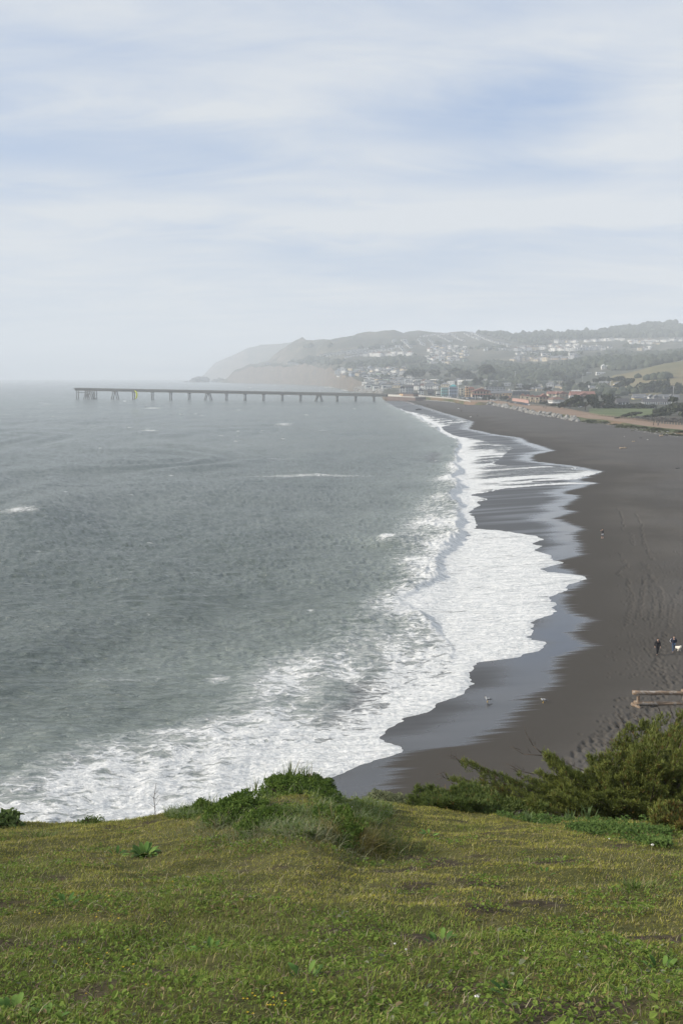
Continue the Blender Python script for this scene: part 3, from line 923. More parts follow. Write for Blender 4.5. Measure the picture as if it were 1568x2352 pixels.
def place(px, py):
    h = land_hit(px, py)
    return Vector((h[0], h[1], h[2] - .3))

def mpp(v):
    return v.y / FPX * 1.02

def house(label, px, py, wpx, hpx, roof='gable', axis='x', wall='white_wall', roofm='grey_roof', rise=.35, dep=.8, floors=2, nx=3, ny=2, rz=0.0, group=None, name='house', frame=False, door=True, chimney=False, cat='house', ww=None):
    """a house whose base is at (px, py); sizes are given as they look in the photograph"""
    v = place(px, py)
    k = mpp(v)
    w = wpx * k; h = hpx * k; d = max(5.0, w * dep)
    t = thing(name, label, cat, v, rz, group)
    rh = h * rise if roof != 'flat' else .5
    wh = h - rh
    block(t, 'wall', (-w/2, -d/2, -2), (w/2, d/2, wh), wall)
    r = link('roof', bm_mesh('roof', lambda bm: roof_shape(bm, roof, w, d, wh, rh, .4, axis)), M[roofm], t)
    if roof == 'gable':     # the triangular wall under each gable
        for s in (-1, 1):
            def gab(bm):
                W, D = (w, d) if axis == 'x' else (d, w)
                sw = (lambda p: (p[1], p[0], p[2])) if axis == 'y' else (lambda p: p)
                a = [bm.verts.new(sw((s * (W/2 - .02), yy, zz))) for yy, zz in ((-D/2 + .02, wh - .02), (D/2 - .02, wh - .02), (0, wh + rh - .15))]
                b = [bm.verts.new(sw((s * (W/2 - .3), yy, zz))) for yy, zz in ((-D/2 + .02, wh - .02), (D/2 - .02, wh - .02), (0, wh + rh - .15))]
                bm.faces.new(a); bm.faces.new(b[::-1])
                for i in range(3):
                    bm.faces.new((a[i], a[(i+1) % 3], b[(i+1) % 3], b[i]))
            link('gable', bm_mesh('gable', gab), M[wall], t)
    if chimney:
        link('chimney', box_mesh('chimney', (w*.2, -.4, wh), (w*.2 + .9, .5, wh + rh + .9)), M['white_wall'], r)
    fh = wh / floors
    if nx:
        wall_windows(t, w, d, 0.0, floors, fh, nx, ny, ww or min(1.6, w / nx * .5), min(1.5, fh * .5), frame, skip={('f', 0, nx // 2)} if door else ())
    if door:
        window(t, -w/2 + (nx // 2 + .5) * w / max(nx, 1), -d/2 - .02, 0, 1.1, min(2.2, fh * .8), 0, False, DOOR).name = 'door'
    return t

# ------------------------------------------------------------------ the town's landmark buildings
t = house('teal trimmed glassy house with white frames, left neighbour of the blue grey block', 1016, 909.5, 14, 19, 'flat', wall='teal_wall', roofm='white_roof', floors=3, nx=3, ny=3, frame=True, cat='building', name='building')
t = house('small white sun porch house left of the teal trimmed building', 1002, 909, 8, 10, 'flat', wall='white_wall', roofm='white_roof', floors=1, nx=3, ny=2, door=False, ww=1.6)
t = house('blue grey block with a bright teal hipped roof beside the flagpole', 1036, 910, 19, 22, 'flat', wall='blue_wall', roofm='grey_roof', floors=3, nx=5, ny=3, cat='building', name='building')
k = mpp(t.matrix_basis.translation)
link('roof', bm_mesh('roof', lambda bm: roof_shape(bm, 'hip', 16*k, 12*k, 22*k - .5, 5*k, .3)), M['teal_roof'], t)
t = house('narrow cream white tower house right of the flagpole', 1055.5, 908, 9, 17, 'flat', wall='cream_wall', roofm='white_roof', floors=3, nx=1, ny=2, cat='building', name='building', door=False)
t = house('tall orange stucco tower at the left end of the red roofed hall', 1067, 911, 8, 24, 'flat', wall='orange_wall', roofm='white_roof', floors=4, nx=1, ny=3, cat='building', name='tower', door=False)
t = house('tan stucco wing with red tiled hip roof beside the orange tower', 1076.5, 911, 13, 22, 'hip', wall='tan_wall', roofm='red_roof', rise=.14, floors=3, nx=3, ny=2, cat='building', name='building')
# the gabled hall
v = place(1098, 911.5); k = mpp(v)
t = thing('hall', 'broad tan gabled hall with red tile roof and a red tiled eave over arches', 'building', v)
w, d, wh, rh = 41*k, 26*k, 13*k, 6.5*k
block(t, 'wall', (-w/2, -d/2, -2), (w/2, d/2, wh), 'tan_wall')
link('roof', bm_mesh('roof', lambda bm: roof_shape(bm, 'gable', w, d, wh, rh, .8, 'y')), M['red_roof'], t)
def hall_gable(bm):
    a = [bm.verts.new((x, -d/2 + .02, z)) for x, z in ((-w/2 + .1, wh - .1), (w/2 - .1, wh - .1), (0, wh + rh - .2))]
    b = [bm.verts.new((x, -d/2 + .6, z)) for x, z in ((-w/2 + .1, wh - .1), (w/2 - .1, wh - .1), (0, wh + rh - .2))]
    bm.faces.new(a); bm.faces.new(b[::-1])
    for i in range(3): bm.faces.new((a[i], a[(i+1) % 3], b[(i+1) % 3], b[i]))
link('gable', bm_mesh('gable', hall_gable), M['tan_wall'], t)
def eave(bm):
    vs = [(-w/2 - 1, -d/2 - 2.4, wh*.42), (w/2 + 1, -d/2 - 2.4, wh*.42), (w/2 + 1, -d/2 - .02, wh*.55), (-w/2 - 1, -d/2 - .02, wh*.55)]
    lo = [bm.verts.new(p) for p in vs]; hi = [bm.verts.new((p[0], p[1], p[2] + .3)) for p in vs]
    bm.faces.new(hi); bm.faces.new(lo[::-1])
    for i in range(4): bm.faces.new((lo[i], lo[(i+1) % 4], hi[(i+1) % 4], hi[i]))
link('awning', bm_mesh('awning', eave), M['red_roof'], t)
for i in range(5):
    window(t, -w/2 + (i + 1) * w/6, -d/2 - .02, wh*.62, 1.8, 2.6)
for i in range(7):
    window(t, -w/2 + (i + .5) * w/7, -d/2 - .02, .3, 2.2, 3.0)
for i in range(3):
    window(t, -w/2 - .02, -d/2 + (i + .5) * d/3, wh*.6, 1.8, 2.4, -math.pi/2)
window(t, 0, -d/2 - .02, wh + 1.0, 1.1, 1.2)
link('chimney', box_mesh('chimney', (w*.02, d*.1, wh + rh*.6), (w*.02 + 6*k, d*.3, wh + rh + 2.2*k)), M['cream_wall'], t)

t = house('long dark flat roofed block standing behind the gabled hall', 1130, 899.5, 44, 11, 'flat', wall='grey_wall', roofm='dark_roof', floors=2, nx=7, ny=3, cat='building', name='building', dep=.4)
t = house('low house with long grey metal roof right of the gabled hall', 1131, 910, 28, 12, 'gable', wall='tan_wall', roofm='grey_roof', floors=1, nx=4, ny=2, dep=.5, rise=.4)
t = house('low grey roofed house with an orange end wall near the white tower', 1156, 909, 22, 12, 'gable', wall='orange_wall', roofm='grey_roof', floors=1, nx=3, ny=2, dep=.6, rise=.42)
t = house('slim white stair tower beside the long dark shed', 1164, 905, 5, 12, 'flat', wall='white_wall', roofm='white_roof', floors=3, nx=1, ny=1, door=False, name='tower', cat='tower')
t = house('long dark shed with a white flat roof edge behind the townhouses', 1188, 907, 38, 10, 'flat', wall='dark_wall', roofm='white_roof', floors=1, nx=6, ny=2, dep=.4, cat='building', name='shed')
t = house('small pale orange house left of the long pink wall', 1161, 917, 8, 7, 'gable', wall='orange_wall', roofm='red_roof', floors=1, nx=2, ny=2)
# white A-frame
v = place(1150, 878.5); k = mpp(v)
t = thing('chapel', 'bright white steep A-frame roof standing above the dark trees', 'building', v)
def aframe(bm):
    w = 10*k; h = 9*k; d = 12*k
    a = [bm.verts.new(p) for p in ((-w/2, -d/2, -1), (w/2, -d/2, -1), (-.5*k, -d/2, h))]
    b = [bm.verts.new(p) for p in ((-w/2, d/2, -1), (w/2, d/2, -1), (-.5*k, d/2, h))]
    bm.faces.new(a); bm.faces.new(b[::-1])
    for i in range(3): bm.faces.new((a[i], a[(i+1) % 3], b[(i+1) % 3], b[i]))
link('roof', bm_mesh('roof', aframe), M['white_roof'], t)
window(t, -.3*k, -6*k - .05, 0.5, 3.0, 3.5)
t = house('small white wedge roofed house right of the A-frame', 1177, 882, 6, 6, 'gable', axis='y', wall='white_wall', roofm='white_roof', floors=1, nx=1, ny=1, rise=.5)
t = house('long low cream apartment row below the wooded slope', 1252, 881, 58, 6.5, 'flat', wall='cream_wall', roofm='white_roof', floors=2, nx=14, ny=3, dep=.25, cat='building', name='apartment_block')

# the townhouses: one unit copied along the row, narrow gables facing left
v0 = place(1190.5, 924); k = mpp(v0)
def unit(label, loc, wallm, wd):
    t = thing('townhouse', label, 'house', loc, R(-14), 'townhouses in the red roofed row')
    d = 30*k; h = 13*k
    block(t, 'wall', (-wd/2, -d/2, -2), (wd/2, d/2, h), wallm)
    link('roof', bm_mesh('roof', lambda bm: roof_shape(bm, 'gable', wd, d, h, 3.6*k, .5, 'y')), M['red_roof'], t)
    def bay(bm):
        bm_box(bm, (-wd*.30, -d/2 - 1.6, -1), (wd*.30, -d/2 + .01, h*.42))
    b = link('bay', bm_mesh('bay', bay), M[wallm], t)
    link('bay_roof', bm_mesh('bay_roof', lambda bm: bm_box(bm, (-wd*.36, -d/2 - 2.0, h*.42), (wd*.36, -d/2 + .02, h*.42 + .35))), M['red_roof'], b)
    window(t, 0, -d/2 - .02, h*.58, wd*.4, h*.22)
    window(t, -wd*.12, -d/2 - 1.62, h*.06, wd*.28, h*.22)
    for i in range(4):
        window(t, -wd/2 - .02, -d/2 + (i + .5) * d/4, h*.58, 1.6, 1.9, -math.pi/2)
        window(t, -wd/2 - .02, -d/2 + (i + .5) * d/4, h*.12, 1.6, 1.9, -math.pi/2)
    return t
UW = 11.2*k
tl = ['townhouse with cream gable at the far left end of the red roofed row', 'second townhouse from the left in the red roofed row, cream gable', 'third townhouse from the left in the red roofed row, cream gable', 'fourth townhouse from the left in the red roofed row, next to the grey house']
for i in range(4):
    vv = place(1193 + i * 11.2, 919.5 + i * 1.5)
    vv.z = v0.z
    unit(tl[i], vv, 'cream_wall', UW * .86)
t = house('grey tan house with broad red roof right of the townhouses', 1240, 923.5, 22, 19, 'gable', wall='tan_wall', roofm='red_roof', floors=2, nx=3, ny=2, rise=.36, axis='y')
t = house('red roofed house stepping up behind the townhouses, its gable cream', 1262, 912, 26, 13, 'gable', wall='cream_wall', roofm='red_roof', floors=2, nx=3, ny=2, rise=.4, chimney=True)
t = house('second red roofed house behind the white villa', 1283, 911, 24, 12, 'gable', wall='tan_wall', roofm='red_roof', floors=2, nx=3, ny=2, rise=.4, axis='y')
t = house('long red tiled house right of the white villa, low gable in its middle', 1327, 913, 54, 14, 'gable', wall='pink_wall', roofm='red_roof', floors=1, nx=5, ny=2, dep=.35, rise=.5)
t = house('pink brown gabled house in front of the long red tiled roof', 1330, 915, 22, 13, 'gable', wall='pink_wall', roofm='red_roof', floors=2, nx=2, ny=2, axis='y', rise=.35)
t = house('small white flat house between the villa and the pink gabled house', 1303, 915.5, 10, 7, 'flat', wall='white_wall', roofm='white_roof', floors=1, nx=3, ny=2)
t = house('tall pale cream gable standing behind the villa roof', 1271, 914, 7, 14, 'gable', axis='y', wall='cream_wall', roofm='red_roof', floors=2, nx=1, ny=2, rise=.3)
# the white villa with its arcade
v = place(1268, 925.5); k = mpp(v)
t = thing('villa', 'white villa with a colonnade of tall dark openings and a red brown roof', 'house', v, R(24))
w, d, h = 30*k, 20*k, 9*k
block(t, 'wall', (-w/2, -d/2, -2), (w/2, d/2, h), 'white_wall')
link('roof', bm_mesh('roof', lambda bm: roof_shape(bm, 'hip', w, d, h, 5*k, .8)), M['brown_roof'], t)
block(t, 'terrace', (-w/2 - 5*k, -d/2 - 5*k, -2), (w/2 - 6*k, -d/2 - .05, 2.2*k), 'white_wall')
for i in range(8):
    window(t, -w/2 + (i + .6) * w/8.4, -d/2 - .02, 2.6*k, w/8.4*.5, 4.6*k)
for i in range(5):
    window(t, -w/2 - .02, -d/2 + (i + .5) * d/5, 2.6*k, d/5*.5, 4.6*k, -math.pi/2)
link('chimney', box_mesh('chimney', (-w*.2, -.8, h), (-w*.2 + 1.6, .8, h + 6.5*k)), M['white_wall'], t)
for i in range(9):
    o = bpy.data.objects.new('baluster', None); bpy.data.objects.remove(o)
rail = link('railing', bm_mesh('railing', lambda bm: [bm_box(bm, (-w/2 - 5*k + i * 2*k, -d/2 - 5*k, 2.2*k), (-w/2 - 5*k + i * 2*k + .3, -d/2 - 5*k + .3, 3.6*k)) for i in range(14)] and bm_box(bm, (-w/2 - 5*k, -d/2 - 5*k - .02, 3.6*k), (w/2 - 6*k, -d/2 - 5*k + .35, 3.9*k))), M['white_trim'], t)

# pink garden wall before the townhouses
def strip_wall(name, label, pts, h, th, mat, cat='wall', zoff=0.0, cap=None):
    P = []
    for px, py in pts:
        a = land_hit(px, py); P.append(Vector((a[0], a[1], a[2] + zoff)))
    base = P[0].copy()
    t = thing(name, label, cat, base)
    def f(bm):
        for a, b in zip(P[:-1], P[1:]):
            a = a - base; b = b - base
            d = (b - a); d.z = 0; d.normalize(); n = Vector((-d.y, d.x, 0)) * th / 2
            lo = [a - n, b - n, b + n, a + n]
            vl = [bm.verts.new((p.x, p.y, p.z - 1.5)) for p in lo]; vh = [bm.verts.new((p.x, p.y, p.z + h)) for p in lo]
            bm.faces.new(vh); bm.faces.new(vl[::-1])
            for i in range(4): bm.faces.new((vl[i], vl[(i+1) % 4], vh[(i+1) % 4], vh[i]))
    link('panel', bm_mesh('panel', f), M[mat], t)
    if cap:
        def g(bm):
            for a, b in zip(P[:-1], P[1:]):
                a = a - base; b = b - base
                bm_tube(bm, a + Vector((0, 0, h + .08)), b + Vector((0, 0, h + .08)), th * .75, seg=6)
        link('coping', bm_mesh('coping', g), M[cap], t)
    return t, P, base
strip_wall('garden_wall', 'long low pink wall in front of the townhouse row', [(1170, 921), (1188, 923), (1207, 926.5)], 2.6, .5, 'pink_wall', cap='pink_wall')

# right-hand town
t = house('long grey flat building with tiny dark windows behind the cypresses', 1365, 893.5, 46, 9, 'flat', wall='grey_wall', roofm='grey_roof', floors=1, nx=4, ny=2, dep=.3, cat='building', name='building')
t = house('yellow and cream flat house right of the long grey building', 1396.5, 899, 19, 11, 'flat', wall='yellow_wall', roofm='grey_roof', floors=2, nx=3, ny=2)
t = house('dark grey house with bright white corner boards at the edge of the green field', 1418, 937, 26, 22, 'gable', wall='dark_wall', roofm='dark_roof', floors=2, nx=3, ny=2, frame=True, rise=.4)
k = mpp(t.matrix_basis.translation)
for x in (-13, -2, 5, 13):
    block(t, 'corner_board', (x*k - .35, -26*k*.4 - .12, 0), (x*k + .35, -26*k*.4 - .03, 13*k), 'white_trim')
t = house('large plain grey hall with a cream end wall and skylights', 1456, 917, 28, 12, 'gable', wall='yellow_wall', roofm='grey_roof', floors=1, nx=0, ny=0, rise=.75, dep=.8, door=False, cat='building', name='hall')
for a in (0, 1):
    o = block(t, 'skylight', (-5 + a * 9, -2.5, 0), (-1 + a * 9, 2.5, .3), 'white_roof'); o.location = (0, -2.0, 12*mpp(t.matrix_basis.translation) - 2.4)
t = house('long low grey roofed club house with a row of white posts behind the field', 1495, 928.5, 62, 12.5, 'gable', wall='grey_wall', roofm='dark_roof', floors=1, nx=12, ny=2, dep=.28, rise=.5, cat='building', name='club_house')
k = mpp(t.matrix_basis.translation)
for i in range(13):
    block(t, 'post', (-30*k + i*5*k - .2, -62*k*.14 - 1.3, -1), (-30*k + i*5*k + .2, -62*k*.14 - .9, 6*k), 'white_trim')
gl = ['pale row house with white trimmed gable, leftmost of its row behind the club house', 'pale row house with white trimmed gable, second from the left in its row', 'pale row house with white trimmed gable, third from the left in its row', 'pale row house with white trimmed gable, fourth from the left in its row',
      'pale row house with white trimmed gable, fifth from the left in its row', 'pale row house with white trimmed gable at the right end of its row']
for i in range(6):
    house(gl[i], 1482 + i * 11.5, 915.5 + (i % 2) * .8, 11, 10, 'gable', axis='y' if i in (0, 1, 4) else 'x', wall='white_wall' if i in (0, 4) else 'grey_wall', roofm='grey_roof', floors=1, nx=2, ny=1, rise=.5, group='row houses behind the club house', frame=True)
t = house('white modern three storey building cut by the right edge of the picture', 1570, 904, 22, 28, 'flat', wall='white_wall', roofm='white_roof', floors=3, nx=3, ny=2, ww=4.5, cat='building', name='apartment_block')
# school above the plain
t = house('long white low school building below the wood', 1330, 859, 30, 4.5, 'flat', wall='white_wall', roofm='white_roof', floors=1, nx=8, ny=2, dep=.3, cat='building', name='school')
t = house('orange and cream striped block above the white school', 1326, 853.5, 22, 7, 'flat', wall='orange_wall', roofm='white_roof', floors=2, nx=5, ny=2, dep=.4, cat='building', name='building')
t = house('white box building right of the school', 1367, 860, 20, 6, 'flat', wall='white_wall', roofm='white_roof', floors=1, nx=5, ny=2, dep=.4, cat='building', name='building')
wl = ['white gabled apartment house on the wooded slope, left of three', 'white gabled apartment house on the wooded slope, middle of three', 'white gabled apartment house on the wooded slope, right of three']
for i in range(3):
    house(wl[i], 1373 + i * 11, 848 - i * 1.2, 9.5, 10.5 - i * 1.5, 'gable', axis='y', wall='white_wall', roofm='white_roof', floors=2, nx=2, ny=1, rise=.35, group='white gabled apartments on the slope')
t = house('small white hut at the left of the school', 1290, 858, 9, 5, 'flat', wall='white_wall', roofm='white_roof', floors=1, nx=2, ny=1)
# the sea-front houses left of the teal block
t = house('tall white gabled house above the promenade wall', 963, 907, 12, 16, 'gable', axis='y', wall='white_wall', roofm='grey_roof', floors=3, nx=2, ny=2, rise=.4, frame=True)
t = house('dark grey house with white balcony frames left of the sun porch house', 985, 907.5, 14, 13, 'gable', wall='dark_wall', roofm='dark_roof', floors=2, nx=3, ny=2, frame=True)
t = house('dark tall house with white left edge behind the pier kiosk', 937, 903, 18, 18, 'gable', wall='grey_wall', roofm='dark_roof', floors=3, nx=3, ny=2, rise=.25, frame=True)
t = house('white fronted house left of the dark tall house', 921, 902, 12, 15, 'gable', axis='y', wall='white_wall', roofm='dark_roof', floors=3, nx=2, ny=2, rise=.25)
t = house('pale low house on the bank above the rock pile', 891, 893, 12, 6, 'gable', wall='white_wall', roofm='grey_roof', floors=1, nx=3, ny=1)
t = house('cream low house beside the pale house above the rock pile', 875, 890.5, 12, 5, 'gable', wall='cream_wall', roofm='grey_roof', floors=1, nx=3, ny=1)
t = house('long white flat building on the cliff edge above the rock pile', 841, 883, 18, 6.5, 'flat', wall='white_wall', roofm='dark_roof', floors=1, nx=5, ny=3, dep=.9, cat='building', name='building', rz=R(-20))
t = house('thin white chimney like tower above the cliff edge building', 846, 875, 3, 9, 'flat', wall='white_wall', roofm='white_roof', floors=1, nx=0, ny=0, door=False, name='tower', cat='tower')
t = house('wide flat roofed apartment block on the cliff top, brown stair wells', 781, 858, 24, 7, 'flat', wall='white_wall', roofm='white_roof', floors=3, nx=6, ny=2, dep=.4, cat='building', name='apartment_block')
t = house('tall stepped tower on the cliff top apartment block', 786, 856, 8, 13, 'flat', wall='white_wall', roofm='white_roof', floors=5, nx=2, ny=2, cat='building', name='tower', door=False)
t = house('brown stair tower at the right end of the cliff top apartments', 804, 863, 4, 9, 'flat', wall='tan_wall', roofm='white_roof', floors=3, nx=1, ny=1, cat='tower', name='tower', door=False)

# ------------------------------------------------------------------ generic houses of the town and the hill
def small_house_mesh(i, wall, roofm, kind, w, d, h, rh, axis):
    def f(bm):
        bm_box(bm, (-w/2, -d/2, -3), (w/2, d/2, h), 0)
        roof_shape(bm, kind, w, d, h, rh, .4, axis, 1)
        if kind == 'gable':
            W, D = (w, d) if axis == 'x' else (d, w)
            sw = (lambda p: (p[1], p[0], p[2])) if axis == 'y' else (lambda p: p)
            for s in (-1, 1):
                bm.faces.new([bm.verts.new(sw((s * (W/2 - .02), yy, zz))) for yy, zz in ((-D/2, h), (D/2, h), (0, h + rh - .1))]).material_index = 0
        n = 2 if w < 10 else 3
        for fl in range(max(1, int(h // 2.8))):
            for j in range(n):
                x = -w/2 + (j + .5) * w / n
                bm_box(bm, (x - .8, -d/2 - .06, fl * 2.8 + .9), (x + .8, -d/2 + .05, fl * 2.8 + 2.3), 2)
            for j in range(2):
                y = -d/2 + (j + .5) * d / 2
                bm_box(bm, (-w/2 - .06, y - .8, fl * 2.8 + .9), (-w/2 + .05, y + .8, fl * 2.8 + 2.3), 2)
        bm_box(bm, (w*.22, .2, h), (w*.22 + .8, 1.0, h + rh + .8), 0)
    me = bm_mesh('house', f)
    for k in (wall, roofm, 'window_glass'): me.materials.append(M[k])
    return me
SMALL = []
i = 0
for wall, roofm, kind, w, d, h, rh, axis in (('white_wall','grey_roof','gable',11,9,5.8,2.4,'x'), ('cream_wall','dark_roof','gable',10,11,6,2.4,'y'), ('white_wall','white_roof','flat',13,9,6,.5,'x'), ('grey_wall','grey_roof','hip',12,10,5.6,2.4,'x'),
                                             ('white_wall','brown_roof','gable',9,10,6.2,2.6,'y'), ('tan_wall','grey_roof','gable',12,9,3.4,2.4,'x'), ('grey_wall','white_roof','flat',14,10,3.6,.5,'x'), ('white_wall','dark_roof','hip',10,9,6,2.2,'x'),
                                             ('blue_wall','grey_roof','gable',10,9,5.8,2.2,'x'), ('cream_wall','grey_roof','hip',11,9,3.6,2.3,'x'), ('green_wall','dark_roof','gable',11,9,5.4,2.3,'y')):
    SMALL.append((small_house_mesh(i, wall, roofm, kind, w, d, h, rh, axis), wall, w)); i += 1
PALE = [0, 1, 2, 4, 7, 0, 2]
ORD = 'first second third fourth fifth sixth seventh eighth ninth tenth eleventh twelfth thirteenth fourteenth fifteenth sixteenth seventeenth eighteenth nineteenth twentieth'.split()
HUE = {'white_wall': 'white', 'cream_wall': 'cream', 'grey_wall': 'grey', 'tan_wall': 'tan', 'blue_wall': 'blue grey', 'green_wall': 'pale green'}
def add_small(px, py, label, group, pool, s=1.0):
    h = land_hit(px, py)
    if h is None: return
    me, wl, _ = SMALL[random.choice(pool)]
    label = HUE[wl] + ' house, ' + label
    o = link('house', me)
    o.location = (h[0], h[1], h[2] - .2); o.rotation_euler = (0, 0, random.gauss(-.62 if h[1] > 2000 else -.3, .22)); o.scale = (s, s, s * random.uniform(.9, 1.15))
    tag(o, label, 'house', group)

def row(pts, n, label, group, pool=PALE, s=1.0, jx=1.0, jy=.5):
    P = np.array(pts, float)
    L = np.concatenate([[0], np.cumsum(np.hypot(*np.diff(P, axis=0).T))])
    for i, q in enumerate((np.arange(n) + .5) / n * L[-1]):
        add_small(np.interp(q, L, P[:, 0]) + random.gauss(0, jx), np.interp(q, L, P[:, 1]) + random.gauss(0, jy), ORD[i] + ' from the left in the ' + label, group, pool, s * random.uniform(.85, 1.2))
def area(x0, x1, y0, y1, n, label, group, pool=None, s=1.0):
    pool = pool or list(range(len(SMALL)))
    # spread over cells so that no two houses stand in each other
    nx = max(1, int(round(math.sqrt(n * (x1 - x0) / (y1 - y0) / 2.5)))); ny = max(1, math.ceil(n / nx))
    k = 0
    for j in range(ny):
        for i in range(nx):
            if k >= n: return
            k += 1
            add_small(x0 + (i + .5 + random.uniform(-.3, .3)) * (x1 - x0) / nx, y0 + (j + .5 + random.uniform(-.3, .3)) * (y1 - y0) / ny, ORD[i] + ' from the left, ' + ORD[j] + ' tier down, ' + label, group, pool, s * random.uniform(.85, 1.2))
row([(1264,786.6),(1312,786.6)], 7, 'short top row above the hill houses', 'houses of the short top row', s=1.1, jy=.3)
row([(1327,786),(1376,783),(1418,781)], 13, 'long upper row on the hillside', 'houses of the long upper row', s=1.05)
row([(1428,786),(1568,783)], 20, 'top row at the far right', 'houses of the right top row', s=1.05)
row([(1428,791),(1500,790)], 8, 'row just below the right top row', 'houses below the right top row', s=1.0)
row([(1172,806),(1205,804),(1239,802)], 9, 'tall row left of the middle rows', 'houses at the left end of the middle rows', s=1.35)
row([(1250,798),(1312,796)], 9, 'upper of two middle hillside rows', 'houses of the middle rows', s=1.15)
row([(1250,807),(1312,806)], 9, 'lower of two middle hillside rows', 'houses of the lower middle row', s=1.2)
row([(1312,805),(1376,803)], 11, 'hazy row right of the middle rows', 'hazy houses right of the middle rows', [3, 8, 0, 7], s=1.2)
row([(1164,829),(1236,829),(1312,823)], 14, 'row just above the wooded slope', 'houses in the row above the wood', [0, 1, 5, 9, 3, 6], s=1.35, jx=.6)
row([(1450,806),(1476,801)], 8, 'small cluster on the spur at right', 'white houses on the spur', s=1.0)
row([(836,818),(880,818),(941,815)], 20, 'bright terrace row across the hill', 'bright white terrace row', [0, 2, 4, 7], s=1.3, jx=.4, jy=.4)
area(978, 1066, 795, 816, 24, 'scattered high on the hill', 'scattered high houses', s=1.0)
area(970, 1066, 819, 838, 16, 'scattered midway up the hill', 'scattered mid hill houses', s=1.15)
area(772, 838, 848, 866, 14, 'behind the cliff top apartments', 'houses behind the cliff top apartments', s=1.0)
area(818, 928, 846, 868, 30, 'lower slope behind the pier', 'houses of the lower slope', s=1.0)
area(838, 944, 870, 892, 30, 'crowded streets behind the pier', 'houses of the streets behind the pier', s=.95)
area(944, 1004, 876, 898, 16, 'streets behind the promenade', 'houses behind the promenade', s=.95)
area(1004, 1160, 876, 892, 17, 'behind the tall sea front buildings', 'low houses behind the sea front', [3, 5, 6, 8, 9, 2], s=.95)
area(1180, 1300, 888, 902, 10, 'among trees behind the townhouses', 'low houses behind the townhouses', [3, 5, 6, 9], s=.9)
area(1300, 1420, 884, 908, 9, 'among dark trees right of the villa', 'low houses right of the villa', [3, 5, 6, 9, 2], s=.9)

# the tiniest, dotted rows: one object
def dots():
    P = []
    def dot(pts, n):
        A = np.array(pts, float); L = np.concatenate([[0], np.cumsum(np.hypot(*np.diff(A, axis=0).T))])
        for q in (np.arange(n) + .5) / n * L[-1]:
            P.append((np.interp(q, L, A[:, 0]) + random.gauss(0, .6), np.interp(q, L, A[:, 1]) + random.gauss(0, .25)))
    dot([(1066,766),(1085,769),(1108,780),(1130,788),(1162,794)], 20)
    dot([(736,818.6),(800,813),(903,803)], 23); dot([(743,817),(800,809),(880,796)], 18); dot([(790,822),(870,812)], 11)
    dot([(900,782),(925,808)], 7); dot([(919,781),(941,801)], 6); dot([(899,784),(910,799)], 4); dot([(923,782),(941,801)], 6)
    dot([(957,780),(969,794)], 5); dot([(980,780),(996,797)], 5); dot([(1000,772),(1030,786)], 6); dot([(1030,770),(1060,784)], 7); dot([(1060,767),(1095,782)], 7)
    dot([(995,768),(1040,770)], 5); dot([(960,775),(1000,769)], 5)
    dot([(612,838),(625,837)], 3); dot([(662,836),(690,837)], 5); dot([(1190,766),(1200,770)], 3); dot([(790,766),(822,760)], 6); dot([(1325,758),(1415,750)], 11); dot([(1008,808),(1060,803)], 10)
    for x0, x1, y0, y1, n in ((975, 1068, 800, 836, 34), (820, 930, 848, 868, 26), (1176, 1300, 811, 818, 22), (838, 1000, 872, 894, 26), (1310, 1420, 795, 800, 12), (1100, 1170, 796, 806, 12)):
        P += [(random.uniform(x0, x1), random.uniform(y0, y1)) for _ in range(n)]
    bm = bmesh.new()
    for px, py in P:
        h = land_hit(px, py)
        if h is None: continue
        s = random.uniform(.8, 1.2) * 11
        vs = bm_box(bm, (h[0] - s*.5, h[1] - s*.4, h[2] - 3), (h[0] + s*.5, h[1] + s*.4, h[2] + s*.48), 0)
        bm_box(bm, (h[0] - s*.55, h[1] - s*.45, h[2] + s*.48), (h[0] + s*.55, h[1] + s*.45, h[2] + s*.58), 1)
        bm_box(bm, (h[0] - s*.3, h[1] - s*.4 - .1, h[2] + s*.1), (h[0] + s*.3, h[1] - s*.4 + .1, h[2] + s*.3), 2)
    me = bpy.data.meshes.new('hillside_houses'); bm.to_mesh(me); bm.free()
    o = link('hillside_houses', me, [M['white_wall'], M['grey_roof'], M['window_glass']])
    tag(o, 'tiny dotted rows of white houses high on the hazy hill', 'houses', kind='stuff')
dots()
